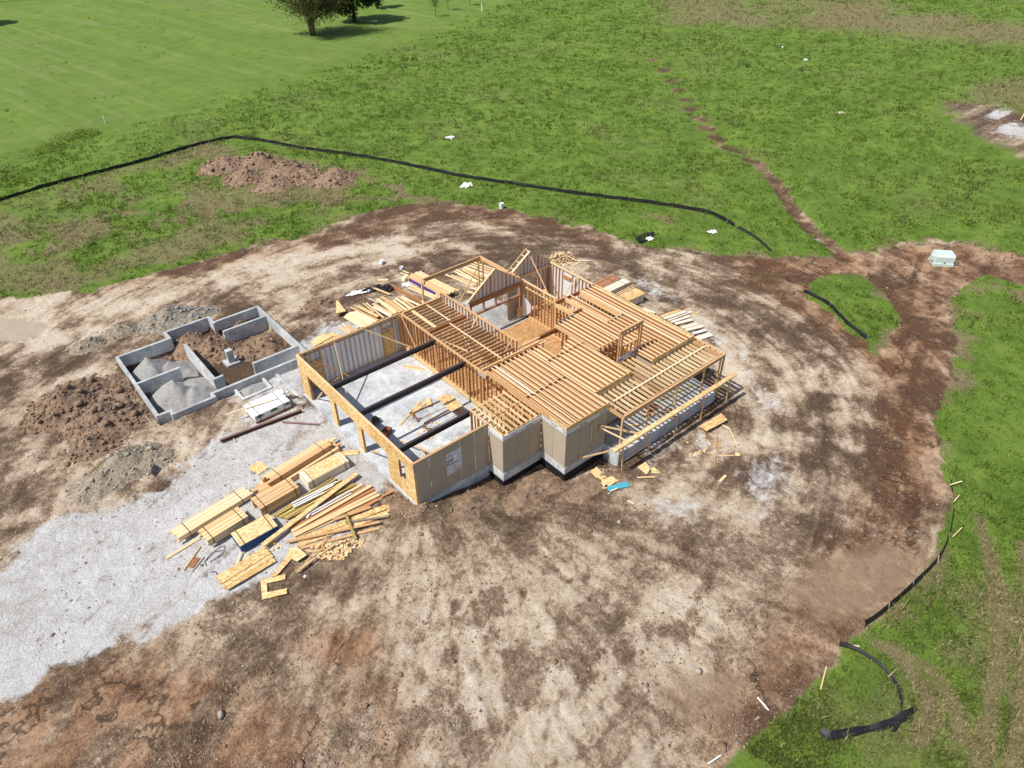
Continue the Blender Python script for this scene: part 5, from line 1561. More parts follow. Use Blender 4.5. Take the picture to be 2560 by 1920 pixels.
for (a, b) in (((1165, 1275), (1555, 1015)), ((1180, 1285), (1500, 1040)), ((1200, 1275), (1450, 960)), ((1230, 1230), (1560, 1010))):
    lb(z6, a, b, 0.05, 0.03, random.choice(['fir', 'pine2']), 0.22, gl, 'thin strips on the offcut heap', 'thin_strip')


def offcuts(f, cx, cy, rx, ry, n, label, group, smin=0.10, smax=0.34, up=0.0, mats=('pine', 'pine2', 'fir', 'osb_pale'), heap_h=0.25):
    for i in range(n):
        a = random.uniform(0, 6.283); r = math.sqrt(random.random())
        p = (cx + rx * r * math.cos(a), cy + ry * r * math.sin(a))
        g_ = G(f(*p), up)
        l_ = random.choice((0.12, 0.16, 0.2, 0.26, 0.32)); l_ = min(max(l_, smin), smax)
        o = bpy.data.objects.new('wood_offcut', box_mesh(l_, random.choice((0.08, 0.11)), 0.04, random.choice(mats)))
        m_ = Matrix.Translation((g_[0], g_[1], g_[2] + 0.03 + heap_h * (1 - r) * random.random())) @ Matrix.Rotation(random.uniform(0, 6.28), 4, 'Z') @ Matrix.Rotation(random.uniform(-0.4, 0.4) * (1 if heap_h > 0.1 else 0.1), 4, 'X') @ Matrix.Rotation(random.uniform(-0.4, 0.4) * (1 if heap_h > 0.1 else 0.1), 4, 'Y')
        place(o, None, m_)
        tag(o, label, 'offcut', group)


offcuts(z6, 1470, 1105, 190, 75, 130, 'small lumber offcut in the offcut heap at the edge of the soil', 'offcuts heaped by the soil edge')
offcuts(z6, 1650, 1040, 120, 40, 26, 'small lumber offcut in the offcut heap at the edge of the soil', 'offcuts heaped by the soil edge', heap_h=0.12)
offcuts(z6, 985, 1060, 55, 45, 12, 'small offcut beside the blue edged sheet stack', 'offcuts by the blue edged stack', heap_h=0.1, mats=('osb_pale', 'pine'))
offcuts(v4, 190, 330, 230, 130, 110, 'offcut in the scrap heap behind the far wall of the house', 'scrap heap behind the far wall', smax=0.32, heap_h=0.45)
offcuts(v4, 420, 500, 180, 100, 22, 'offcut in the scrap heap behind the far wall of the house', 'scrap heap behind the far wall', heap_h=0.05)
for i, (a, b) in enumerate((((400, 360), (680, 368)), ((200, 250), (410, 350)), ((460, 360), (515, 405)))):
    lb(v4, a, b, 0.07, 0.03, 'pine', 0.1, ('longest', 'middle', 'shortest')[i] + ' of the three thin sticks at the scrap heap behind the far wall')
# --- boards north of the garage
gl = 'pale board in the loose pile behind the garage back wall'
for i, (a, b, wd_, m_) in enumerate((((110, 700), (350, 838), 0.2, 'pine'), ((130, 680), (400, 830), 0.2, 'pine'), ((150, 660), (440, 810), 0.2, 'pine2'), ((180, 645), (470, 795), 0.22, 'pine'), ((215, 640), (500, 775), 0.2, 'pine'),
                                     ((250, 630), (530, 765), 0.2, 'pine'), ((190, 572), (560, 748), 0.18, 'fir'), ((290, 560), (560, 700), 0.3, 'osb_pale'), ((358, 520), (500, 640), 0.1, 'pine2'), ((400, 515), (632, 718), 0.12, 'pine2'),
                                     ((430, 455), (560, 520), 0.18, 'grey_wood'), ((490, 525), (745, 672), 0.28, 'fir'), ((535, 470), (780, 660), 0.22, 'fir'), ((560, 465), (800, 645), 0.14, 'pine'), ((640, 505), (850, 640), 0.2, 'pine2'), ((600, 435), (890, 622), 0.26, 'fir'),
                                     ((755, 485), (935, 612), 0.18, 'pine2'), ((790, 455), (990, 592), 0.2, 'pine'), ((830, 430), (1040, 575), 0.2, 'pine2'), ((870, 440), (1100, 545), 0.2, 'pine'), ((880, 480), (960, 600), 0.08, 'pine2'),
                                     ((90, 790), (195, 900), 0.12, 'pine2'), ((45, 838), (170, 922), 0.22, 'pine'), ((150, 820), (240, 890), 0.3, 'fir'), ((75, 672), (140, 650), 0.3, 'cedar'))):
    lb(v1, a, b, wd_, 0.045, m_, 0.03 + 0.05 * (i % 4), gl, 'pale boards behind the garage back wall')
lb(v1, (495, 565), (725, 690), 0.28, 0.03, 'siding', 0.28, 'cream white board in the loose pile behind the garage')
bmL = beam('laminated_beam', None, (lambda a: (a[0], a[1], a[2]))(G(v1(735, 300), 0.12)), (lambda a: (a[0], a[1], a[2]))(G(v1(1150, 520), 0.12)), 0.10, 0.42, 'lvl')
tag(bmL, 'deep orange laminated beam standing on edge behind the bedroom wing', 'beam')
sheet(v1, [(0, 490), (20, 480), (135, 625), (0, 655)], 'osb_pale', 0.35, 'grey brown strand board sheet propped above the clods behind the garage', 0.02)
sheet(z1, [(265, 875), (370, 810), (460, 835), (290, 925)], 'osb_pale', 0.25, 'strand board sheet at the foundation beside the garage corner')
sheet(z1, [(300, 870), (450, 800), (540, 830), (310, 935)], 'osb', 0.20, 'lower strand board sheet at the foundation beside the garage corner')
lb(v1, (550, 212), (690, 208), 0.30, 0.03, 'pine2', 0.02, 'short wide board alone on the mud behind the house')
lb(v1, (480, 310), (715, 405), 0.20, 0.04, 'fir', 0.15, 'short board lying across the black and white plastic')
# timber bundle with a purple side
c_, rz_, L_, W_ = fit_quad(w1, [(400, 470), (1000, 800), (1280, 740), (625, 400)], 0.05)
pb = pack('lumber_bundle', 'long bundle of pale boards with purple wrapped edge behind the bedroom wing', c_[0], c_[1], rz_, -0.42, 0.05, L_, W_, 9, 5, 'pine2', (), 'lumber pack', 0.25)
Wm = W_of(pb)
o = bpy.data.objects.new('purple_wrap', box_mesh(L_ * 0.75, 0.012, 0.26, 'purple'))
place(o, pb, Wm @ Matrix.Translation((-L_ * 0.1, -W_ / 2 - 0.012, 0.2)))
gl = 'pale board strewn on the mud by the purple edged bundle'
for i, (a, b) in enumerate((((410, 640), (900, 830)), ((420, 690), (880, 880)), ((480, 660), (960, 870)), ((530, 700), (860, 860)), ((280, 430), (420, 480)), ((330, 400), (430, 440)), ((860, 540), (1290, 745)))):
    lb(w1, a, b, 0.16, 0.04, random.choice(['pine', 'pine2']), 0.03 + 0.04 * (i % 3), gl, 'pale boards by the purple edged bundle')
gl = 'pale board in the loose heap under the covered patio beams'
for i, (a, b) in enumerate((((1065, 462), (1545, 662)), ((1165, 470), (1600, 645)), ((1230, 365), (1615, 580)), ((1225, 410), (1610, 600)), ((1280, 455), (1625, 615)), ((1380, 340), (1900, 560)), ((1400, 330), (1930, 540)), ((1450, 305), (1960, 500)),
                            ((1470, 300), (1980, 470)), ((1490, 270), (2000, 440)), ((1540, 245), (1900, 370)), ((1350, 350), (1800, 560)), ((1430, 740), (1560, 795)), ((1440, 765), (1600, 800)), ((1500, 690), (1640, 735)), ((1360, 380), (1760, 600)))):
    lb(w1, a, b, 0.16, 0.04, random.choice(['pine', 'pine2', 'pine']), 0.03 + 0.04 * (i % 4), gl, 'pale boards under the patio beams')
# --- stacks east of the house
c_, rz_, L_, W_ = fit_quad(w3, [(250, 240), (600, 45), (770, 125), (430, 265)], 0.05)
pack('siding_stack', 'brown timber pack behind the far wall of the house', c_[0], c_[1], rz_, -0.42, 0.05, max(L_, 2.4), W_, 7, 5, 'cedar', (0.7,), 'lumber pack', 0.05)
c_, rz_, L_, W_ = fit_quad(w3, [(470, 280), (825, 100), (945, 170), (600, 325)], 0.1)
pack('siding_stack', 'cream siding pack behind the far wall of the house', c_[0], c_[1], rz_, -0.42, 0.1, L_, W_, 6, 5, 'siding', (0.75,), 'siding pack', 0.15, bname='siding_board')
c_, rz_, L_, W_ = fit_quad(w3, [(740, 400), (1020, 280), (1190, 365), (925, 490)], 0.35)
xb = pack('panel_stack', 'cream panel stack capped with an orange strand board sheet behind the house', c_[0], c_[1], rz_, -0.42, 0.33, L_ - 0.1, W_ - 0.08, 1, 6, 'siding', (0.75,), 'panel stack', 0.01, bname='sheet')
o = bpy.data.objects.new('cap_sheet', box_mesh(L_ + 0.1, W_ + 0.05, 0.016, 'osb'))
place(o, xb, W_of(xb) @ Matrix.Translation((0, 0, 0.765)))
for i, (a, b) in enumerate((((690, 385), (985, 235)), ((730, 395), (1010, 262)))):
    lb(w3, a, b, 0.10, 0.05, 'pine2', 0.25, ('upper', 'lower')[i] + ' of two pale sticks between the cream stacks behind the house')
for i, (a, b, wd_, m_, lab) in enumerate((((485, 402), (790, 312), 0.16, 'cedar', 'dark brown board farthest up in the row east of the house'), ((510, 418), (730, 345), 0.3, 'osb_pale', 'strand board strip beside the dark brown board east of the house'),
                                          ((545, 440), (790, 358), 0.30, 'siding', 'first cream siding plank in the row east of the house'), ((590, 460), (858, 360), 0.22, 'siding', 'second cream siding plank in the row east of the house'),
                                          ((625, 480), (838, 410), 0.26, 'siding', 'third cream siding plank in the row east of the house'), ((670, 500), (865, 450), 0.30, 'siding', 'fourth cream siding plank in the row east of the house'),
                                          ((745, 545), (920, 500), 0.34, 'siding', 'fifth cream siding plank in the row east of the house'), ((790, 572), (985, 522), 0.34, 'siding', 'sixth cream siding plank in the row east of the house'),
                                          ((870, 610), (1020, 568), 0.26, 'wrap', 'white printed wrapper strip among the siding planks east of the house'), ((850, 380), (930, 378), 0.12, 'treated', 'olive block beside the siding planks east of the house'),
                                          ((310, 325), (445, 378), 0.22, 'siding', 'single cream plank below the capped panel stack'))):
    lb(v2, a, b, wd_, 0.05, m_, 0.02 + 0.06 * (i % 3), lab, None, 'siding_plank', 'plank')
sheet(v2, [(885, 650), (1050, 592), (1100, 635), (950, 682)], 'siding', 0.03, 'cream siding sheet nearest the porch roof corner')
# --- pieces on the ground south of the porch
sheet(z4, [(1755, 930), (1945, 815), (2000, 865), (1815, 970)], 'osb', 0.25, 'large strand board sheet propped on a stick south of the porch', 0.02)
sheet(z4, [(1220, 1275), (1290, 1235), (1337, 1290), (1300, 1335)], 'osb_pale', 0.04, 'pale square sheet lying by the guard plank posts')
sheet(z4, [(1340, 1290), (1360, 1280), (1430, 1325), (1345, 1330)], 'osb_pale', 0.02, 'small pale scrap beside the square sheet by the posts')
lb(z4, (1220, 1362), (1375, 1357), 0.09, 0.045, 'fir', 0.02, 'short orange stud lying below the square sheet')
sheet(z4, [(815, 1340), (865, 1297), (985, 1390), (935, 1440)], 'osb_pale', 0.10, 'long strand board offcut in the scrap heap below the bay')
sheet(z4, [(920, 1400), (1000, 1345), (1057, 1390), (975, 1440)], 'osb_pale', 0.06, 'wide strand board offcut in the scrap heap below the bay')
sheet(z4, [(805, 1410), (860, 1395), (900, 1440), (835, 1465)], 'osb', 0.04, 'small strand board offcut in the scrap heap below the bay')
sheet(z4, [(905, 1345), (925, 1290), (940, 1340)], 'grey_wood', 0.12, 'pointed grey offcut in the scrap heap below the bay')
sheet(z4, [(955, 1440), (1130, 1400), (1157, 1440), (968, 1480)], 'teal', 0.06, 'teal blue painted board in the scrap heap below the bay', 0.02)
lb(z4, (985, 1483), (1050, 1455), 0.06, 0.03, 'pine', 0.08, 'pale stick beside the teal board')
offcuts(z4, 880, 1450, 70, 20, 8, 'small offcut in the scrap heap below the bay', 'small offcuts below the bay', heap_h=0.06)
for (a, b, lab, wd_, m_) in (((1915, 950), (1885, 1265), 'longest thin stick lying south of the porch', 0.06, 'fir'), ((1950, 905), (2020, 945), 'pale stick touching the propped sheet', 0.07, 'pine'), ((2020, 945), (2092, 1105), 'thin stick below the propped sheet', 0.05, 'pine2'),
                             ((1925, 1172), (2058, 1172), 'level stick beside the square block south of the porch', 0.07, 'pine'), ((1820, 970), (1900, 1018), 'prop stick under the propped sheet', 0.07, 'pine2'), ((2065, 1163), (2105, 1163), 'square pale block south of the porch', 0.25, 'osb_pale'),
                             ((1935, 1395), (1985, 1345), 'small pale board alone in the soil south of the porch', 0.16, 'pine'), ((1138, 1562), (1190, 1588), 'short white batten alone in the soil below the bay', 0.06, 'pine')):
    lb(z4, a, b, wd_, 0.04, m_, 0.02, lab)
offcuts(z4, 1780, 1100, 170, 110, 22, 'small square offcut strewn on the soil south of the porch', 'offcuts strewn south of the porch', heap_h=0.02, mats=('osb_pale', 'fir', 'pine'))
# guard plank on posts before the porch
gp = thing('guard_plank', 'long strand board plank carried on thin posts in front of the porch', 'plank rail', (15, -4.95, -0.7))
beam('plank', gp, (9.95, -4.86, 1.42), (15.5, -4.93, 1.42), 0.26, 0.03, 'osb_pale')
beam('plank', gp, (15.51, -4.93, 1.42), (21.1, -4.98, 1.42), 0.26, 0.03, 'osb')
beam('rail', gp, (9.95, -4.99, 1.37), (15.5, -5.06, 1.37), 0.035, 0.09, 'pine2')
beam('rail', gp, (15.51, -5.06, 1.37), (21.1, -5.11, 1.37), 0.035, 0.09, 'pine2')
for bx_, tx_ in ((10.75, 10.6), (13.0, 12.9), (15.5, 15.45), (18.1, 18.0), (20.75, 20.7)):
    zz = float(gz_at(bx_, -5.0))
    beam('post', gp, (bx_, -5.0, zz - 0.1), (tx_, -5.0, 1.33), 0.09, 0.05, 'fir', up=(0, 1, 0))
beam('brace', gp, (10.45, -3.33, 1.95), (12.0, -4.85, 1.50), 0.05, 0.10, 'fir')
beam('brace', gp, (10.40, -3.33, 1.85), (11.25, -4.9, 1.30), 0.04, 0.09, 'pine')
beam('brace', gp, (8.95, -3.36, 0.38), (10.15, -4.85, 1.38), 0.05, 0.09, 'pine2')
beam('ledger_stake', gp, (10.42, -3.29, 1.55), (10.42, -3.29, 2.05), 0.09, 0.04, 'fir', up=(0, 1, 0))
beam('ledger_stake', gp, (8.93, -3.30, 0.15), (8.93, -3.30, 0.55), 0.09, 0.04, 'fir', up=(0, 1, 0))
beam('ledger_stake', gp, (9.78, -3.275, 1.15), (9.78, -3.275, 2.45), 0.09, 0.04, 'fir', up=(0, 1, 0))
beam('low_rail', gp, (10.8, -5.06, 0.25), (13.0, -5.06, 0.35), 0.03, 0.08, 'fir')
# boards and blocks on the porch slab
for i in range(14):
    o = bpy.data.objects.new('floor_board', box_mesh(random.choice((0.5, 0.7, 0.9)), 0.14, 0.04, random.choice(('cedar', 'fir', 'fir', 'lvl'))))
    place(o, None, Matrix.Translation((15.7 + random.uniform(-0.7, 0.7), -3.3 + random.uniform(-0.45, 0.5), 0.15 + 0.035 * (i % 3))) @ Matrix.Rotation(random.uniform(-0.5, 0.5) + (1.57 if i % 2 else 0), 4, 'Z'))
    tag(o, 'short brown board in the small pile on the porch slab', 'board', 'short boards on the porch slab')
tag(beam('floor_board', None, (13.3, -3.0, 0.16), (13.9, -3.4, 0.16), 0.12, 0.05, 'pine'), 'single pale board on the porch slab near the bay', 'board')
tag(beam('floor_board', None, (16.6, -2.7, 0.16), (19.6, -3.1, 0.16), 0.10, 0.05, 'treated'), 'long narrow board along the porch slab', 'board')

# ------------------------------------------------------------------ things on the garage slab
wt = thing('work_table', 'makeshift cutting table of two strand board sheets on long rails in the garage', 'work table', (5, 5.3, 0))
box('table_sheet', wt, 5.62, 6.48, 4.52, 5.30, 0.70, 0.716, 'osb')
box('table_sheet', wt, 5.70, 6.52, 5.32, 6.15, 0.70, 0.716, 'osb')
beam('batten', wt, (5.6, 5.31, 0.735), (6.55, 5.31, 0.735), 0.08, 0.03, 'pine2')
beam('rail', wt, (3.78, 5.98, 0.64), (6.4, 5.85, 0.64), 0.05, 0.10, 'cedar')
beam('rail', wt, (3.72, 4.75, 0.64), (6.4, 4.85, 0.64), 0.05, 0.10, 'cedar')
for (x_, y_) in ((3.82, 5.98), (3.76, 4.75), (6.3, 5.85), (6.3, 4.85)):
    for s_ in (-1, 1):
        beam('leg', wt, (x_, y_ + s_ * 0.02, 0.60), (x_ + 0.1, y_ + s_ * 0.28, 0.0), 0.045, 0.09, 'cedar', up=(1, 0, 0))
    beam('cross_piece', wt, (x_ + 0.05, y_ - 0.2, 0.22), (x_ + 0.05, y_ + 0.2, 0.22), 0.04, 0.08, 'cedar')


def gb_(p0, p1, wd, m_, lab, up=0.0, name='loose_board', f=v6):
    a = level(f(*p0), 0.03 + up); b = level(f(*p1), 0.03 + up)
    tag(beam(name, None, a, b, wd, 0.045, m_), lab, 'board')


gb_((0, 540), (270, 225), 0.14, 'fir', 'long orange board on the garage slab left of the cutting table')
gb_((60, 470), (160, 380), 0.10, 'pine2', 'short board tucked beside the long orange board in the garage')
gb_((130, 400), (360, 232), 0.28, 'osb', 'wide strand board strip under the cutting table rail')
gb_((365, 185), (400, 290), 0.30, 'osb_pale', 'short strand board piece at the cutting table rail', 0.05)
gb_((30, 155), (260, 65), 0.09, 'fir', 'thin board on the slab below the middle steel beam')
gb_((350, 418), (425, 390), 0.08, 'pine', 'short stick on the slab between the two table rails')
gb_((300, 725), (390, 695), 0.08, 'pine', 'short pale stick below the near steel beam')
gb_((1070, 1100), (1250, 1125), 0.12, 'pine', 'pale board in the small bunch by the garage stud wall', 0.0, f=z1)
gb_((1060, 1085), (1240, 1110), 0.10, 'pine2', 'upper board in the small bunch by the garage stud wall', 0.05, f=z1)
gb_((0, 745), (430, 910), 0.07, 'fir', 'long thin stick leaning across the near garage corner', 0.5)
gb_((285, 865), (310, 952), 0.09, 'pine2', 'stub of board standing by the garage side wall', 0.3)
gb_((450, 845), (470, 890), 0.09, 'pine2', 'second stub of board by the garage side wall', 0.3)
for i in range(34):
    a = random.uniform(0, 6.28); r = math.sqrt(random.random())
    o = bpy.data.objects.new('wood_offcut', box_mesh(random.choice((0.1, 0.16, 0.22)), random.choice((0.07, 0.1)), 0.035, random.choice(('pine', 'pine2', 'osb'))))
    if i < 8:
        p_ = (6.9 + jit(0.9), 6.4 + jit(1.4))
    else:
        p_ = (3.9 + 1.1 * r * math.cos(a), 4.9 + 1.1 * r * math.sin(a))
    place(o, None, Matrix.Translation((p_[0], p_[1], 0.02)) @ Matrix.Rotation(random.uniform(0, 6.28), 4, 'Z'))
    tag(o, 'small offcut scattered on the garage slab around the cutting table', 'offcut', 'offcuts on the garage slab')
# carton and gear just inside the openings
cb = thing('cardboard_box', 'open brown cardboard box on the slab by the near garage post', 'box', level(z3(925, 775), 0.0), 0.5)
loc_box('base', cb, -0.28, 0.28, -0.2, 0.2, 0.0, 0.22, 'cedar')
for (x0, x1, y0, y1) in ((-0.29, 0.29, -0.215, -0.203), (-0.29, 0.29, 0.203, 0.215), (-0.30, -0.288, -0.2, 0.2), (0.288, 0.30, -0.2, 0.2)):
    loc_box('side_flap', cb, x0, x1, y0, y1, 0.0, 0.34, 'cedar')
tb = thing('air_compressor', 'dark air compressor with coiled hose inside the garage opening', 'compressor', level(z3(825, 690), 0.0), 0.3)
bpts = []
for i in range(12):
    a = 2 * math.pi * i / 12
    bpts.append((0.14 * math.cos(a), 0.14 * math.sin(a) + 0.0))
V = [(x_, p_[0], 0.2 + p_[1]) for x_ in (-0.3, 0.3) for p_ in bpts]
Fc = [(i, (i + 1) % 12, 12 + (i + 1) % 12, 12 + i) for i in range(12)] + [tuple(range(11, -1, -1)), tuple(range(12, 24))]
mesh_obj('tank', tb, V, Fc, 'steel', W_of(tb))
loc_box('motor', tb, -0.16, 0.16, -0.1, 0.1, 0.34, 0.52, 'black')
for s_ in (-0.22, 0.22):
    loc_box('foot', tb, s_ - 0.03, s_ + 0.03, -0.12, 0.12, 0.0, 0.07, 'black')
hp = []
for i in range(60):
    a = i * 0.42
    hp.append(Vector((0.35 + 0.22 * math.cos(a) + 0.0, 0.25 + 0.22 * math.sin(a), 0.02 + 0.0012 * i)))


def tube(name, parent, pts, rad, mat, mat4=None, sides=6):
    V = []; Fc = []
    n = len(pts)
    for i, p in enumerate(pts):
        d_ = (pts[min(i + 1, n - 1)] - pts[max(i - 1, 0)]).normalized()
        s_ = d_.cross(Vector((0, 0, 1)))
        s_ = s_.normalized() if s_.length > 1e-4 else Vector((1, 0, 0))
        u_ = s_.cross(d_)
        r = rad[i] if isinstance(rad, (list, tuple)) else rad
        for k_ in range(sides):
            a = 2 * math.pi * k_ / sides
            V.append(p + s_ * (r * math.cos(a)) + u_ * (r * math.sin(a)))
    for i in range(n - 1):
        for k_ in range(sides):
            Fc.append((i * sides + k_, i * sides + (k_ + 1) % sides, (i + 1) * sides + (k_ + 1) % sides, (i + 1) * sides + k_))
    Fc += [tuple(range(sides - 1, -1, -1)), tuple(range((n - 1) * sides, n * sides))]
    return mesh_obj(name, parent, V, Fc, mat, mat4, True)


tube('hose', tb, hp, 0.014, 'foam', W_of(tb))
# ------------------------------------------------------------------ silt fences
def smooth_line(pts, step=0.5):
    P = [Vector((p[0], p[1])) for p in pts]
    out = []
    for i in range(len(P) - 1):
        p0 = P[max(i - 1, 0)]; p1 = P[i]; p2 = P[i + 1]; p3 = P[min(i + 2, len(P) - 1)]
        n = max(2, int((p2 - p1).length / step))
        for k_ in range(n):
            t = k_ / n
            out.append(0.5 * ((2 * p1) + (-p0 + p2) * t + (2 * p0 - 5 * p1 + 4 * p2 - p3) * t * t + (-p0 + 3 * p1 - 3 * p2 + p3) * t ** 3))
    out.append(P[-1])
    return out


M['fabric'] = plain('black_silt_fabric', (0.014, 0.014, 0.016), 0.55, 0.5, 1.2, 0.35)


def silt_fence(label, pts, h=0.62, step=0.45, lean=0.12, stake=2.4, smooth=True, slump=None, stakes=True):
    t = thing('silt_fence', label, 'silt fence', (pts[0][0], pts[0][1], float(gz_at(*pts[0]))))
    L = smooth_line(pts, step) if smooth else [Vector(p) for p in pts]
    V = []; Fc = []
    acc = 0.0; posts = []
    n = len(L)
    for i, p in enumerate(L):
        d_ = (L[min(i + 1, n - 1)] - L[max(i - 1, 0)]).normalized(); s_ = Vector((-d_.y, d_.x))
        if i:
            acc += (p - L[i - 1]).length
        ph = acc / stake * 2 * math.pi
        sag = 0.06 * (1 - math.cos(ph)) / 2 + 0.10 * float(vnoise(acc * 0.35, 1.5, 7)) ** 2
        hh = h * (1.0 if slump is None else slump(acc)) - sag
        wob = 0.10 * (float(vnoise(acc * 0.9, 3.3, 9)) - 0.5)
        z0 = float(gz_at(p.x, p.y))
        for (k_, zz) in ((0.0, -0.06), (0.45, 0.5), (1.0, 1.0)):
            o_ = s_ * (lean * k_ + wob * math.sin(k_ * 3.1))
            V.append((p.x + o_.x, p.y + o_.y, z0 + (hh * zz if zz > 0 else -0.06)))
        if int(acc / stake) != int((acc - step) / stake) or i == 0:
            posts.append((p, z0, s_))
    m = len(V)
    V2 = [(v[0] + 0.012, v[1] + 0.012, v[2]) for v in V]
    for i in range(n - 1):
        for r in range(2):
            a = i * 3 + r
            Fc.append((a, a + 3, a + 4, a + 1)); Fc.append((m + a, m + a + 1, m + a + 4, m + a + 3))
        a = i * 3 + 2
        Fc.append((a, a + 3, m + a + 3, m + a))
    mesh_obj('fabric', t, V + V2, Fc, 'fabric', None, False)
    if stakes:
        for (p, z0, s_) in posts:
            o_ = s_ * (lean * 1.15 + 0.03)
            beam('stake', t, (p.x + s_.x * 0.02, p.y + s_.y * 0.02, z0 - 0.1), (p.x + o_.x, p.y + o_.y, z0 + h * 1.12), 0.04, 0.04, 'grey_wood', up=(1, 0, 0))
    return t


silt_fence('long black silt fence bending round the field behind the house', L2([(-80, 462), (0, 437), (120, 401), (300, 356), (420, 320), (500, 302), (520, 303), (580, 311), (640, 323), (680, 329), (760, 339), (850, 354), (1000, 384), (1130, 404), (1250, 423), (1400, 442), (1500, 458), (1540, 468), (1560, 478), (1585, 492)]), 0.42, 0.5, 0.05, 2.6)
silt_fence('black silt fence curving along the soil edge at right', L2([(2054, 1042), (2061, 1080), (2055, 1145), (2032, 1207), (1972, 1270), (1902, 1332), (1868, 1354)]), 0.40, 0.35, -0.12, 2.2)
silt_fence('short black silt fence along the green island near the mint cabinet', L2([(1735, 632), (1760, 645), (1790, 664), (1830, 703), (1870, 735)]), 0.36, 0.4, 0.08, 2.4)
silt_fence('fallen black silt fence curving thinly over the grass at lower right', L2([(1812, 1397), (1850, 1410), (1905, 1450), (1932, 1490), (1940, 1530), (1935, 1560), (1922, 1580)]), 0.22, 0.2, 0.16, 9, slump=lambda a: 0.5 + 0.9 * float(vnoise(a * 0.8, 0.2, 3)), stakes=False)
silt_fence('crumpled strip of black silt fabric below the fallen fence at lower right', L2([(1765, 1590), (1790, 1606), (1830, 1600), (1870, 1592), (1920, 1580), (1960, 1562), (1995, 1538)]), 0.30, 0.12, 0.34, 9, slump=lambda a: 0.3 + 1.2 * float(vnoise(a * 1.7, 0.2, 5)), stakes=False)
silt_fence('low torn silt fence remnant in weeds behind the house', L2([(1590, 495), (1625, 515), (1660, 545)]), 0.2, 0.4, 0.3, 9, stakes=False)
for (a, b, lab) in (((1820, 1392), (1856, 1397), 'pale stake lying at the end of the fallen silt fence'), ((1772, 1490), (1785, 1440), 'thin stake lying on the soil edge above the white tube')):
    lb(D, a, b, 0.05, 0.04, 'pine', 0.04, lab, None, 'wooden_stake', 'stake')
for (a, b, lab) in (((2052, 1048), (2078, 1040), 'stake stub at the upper end of the curved silt fence'), ((2060, 1085), (2072, 1070), 'second stake leaning from the curved silt fence'), ((2058, 1160), (2078, 1140), 'third stake leaning from the curved silt fence')):
    lb(D, a, b, 0.05, 0.04, 'pine', 0.2, lab, None, 'wooden_stake', 'stake')
lb(D, (1636, 1507), (1660, 1535), 0.05, 0.05, 'white', 0.03, 'white plastic tube lying at the soil edge, lower right', None, 'plastic_tube', 'tube')
lb(D, (1530, 1650), (1557, 1632), 0.05, 0.05, 'white', 0.03, 'white plastic tube at the bottom edge of the picture', None, 'plastic_tube', 'tube')
lb(D, (577, 1440), (588, 1455), 0.10, 0.06, 'rust', 0.02, 'rusty short bar alone on the pale soil in front', None, 'rusty_bar', 'bar')
lb(z7, (1262, 632), (1345, 715), 0.06, 0.04, 'grey_wood', 0.03, 'grey stick lying by the foundation corner')
lb(D, (1575, 1605), (1640, 1548), 0.10, 0.02, 'grey_wood', 0.0, 'grey strip half buried along the soil edge, lower right')
# rebar tangle on the gravel
for i, (pts_, lab) in enumerate((([(380, 1195), (440, 1120), (520, 1060), (560, 1050), (555, 1100), (470, 1170)], 'outer loop of bent black wire on the gravel'), ([(400, 1225), (385, 1190), (470, 1105), (545, 1090), (540, 1125), (430, 1190)], 'inner loop of bent black wire on the gravel'),
                                 ([(435, 1282), (475, 1272), (500, 1310), (490, 1340)], 'short bent black wire beside the fanned sheets'))):
    tag(tube('bent_wire', None, [Vector(G(z6(*p), 0.05)) for p in pts_], 0.014, 'black'), lab, 'wire')

# ------------------------------------------------------------------ litter


def crumple(name, label, f, c, size, mat='white', h=0.12, cat='litter', el=1.0, rot=0.0):
    g_ = G(f(*c), 0.02)
    n = 9
    V = []; idx_ = {}
    sd = int(abs(c[0] * 7 + c[1] * 3)) % 997
    for i in range(n):
        for j in range(n):
            u_, v_ = (i / (n - 1) - 0.5), (j / (n - 1) - 0.5)
            r = math.hypot(u_, v_)
            ed = 1 + 0.5 * (float(vnoise(i * 0.7, j * 0.7, sd)) - 0.5)
            x_, y_ = u_ * size * el * ed, v_ * size * ed
            x_, y_ = x_ * math.cos(rot) - y_ * math.sin(rot), x_ * math.sin(rot) + y_ * math.cos(rot)
            V.append((g_[0] + x_, g_[1] + y_, g_[2] + h * float(vnoise(i * 0.8 + 3, j * 0.8, sd + 1)) * (1.2 - r)))
    keep = lambda i, j: math.hypot(i / (n - 2) - 0.5, j / (n - 2) - 0.5) < 0.36 + 0.2 * float(vnoise(i * 0.9, j * 0.9, sd + 5))
    Fc = [(i * n + j, (i + 1) * n + j, (i + 1) * n + j + 1, i * n + j + 1) for i in range(n - 1) for j in range(n - 1) if keep(i, j)]
    o = mesh_obj(name, None, V, Fc, mat)
    md = o.modifiers.new('thickness', 'SOLIDIFY'); md.thickness = 0.01
    return tag(o, label, cat)


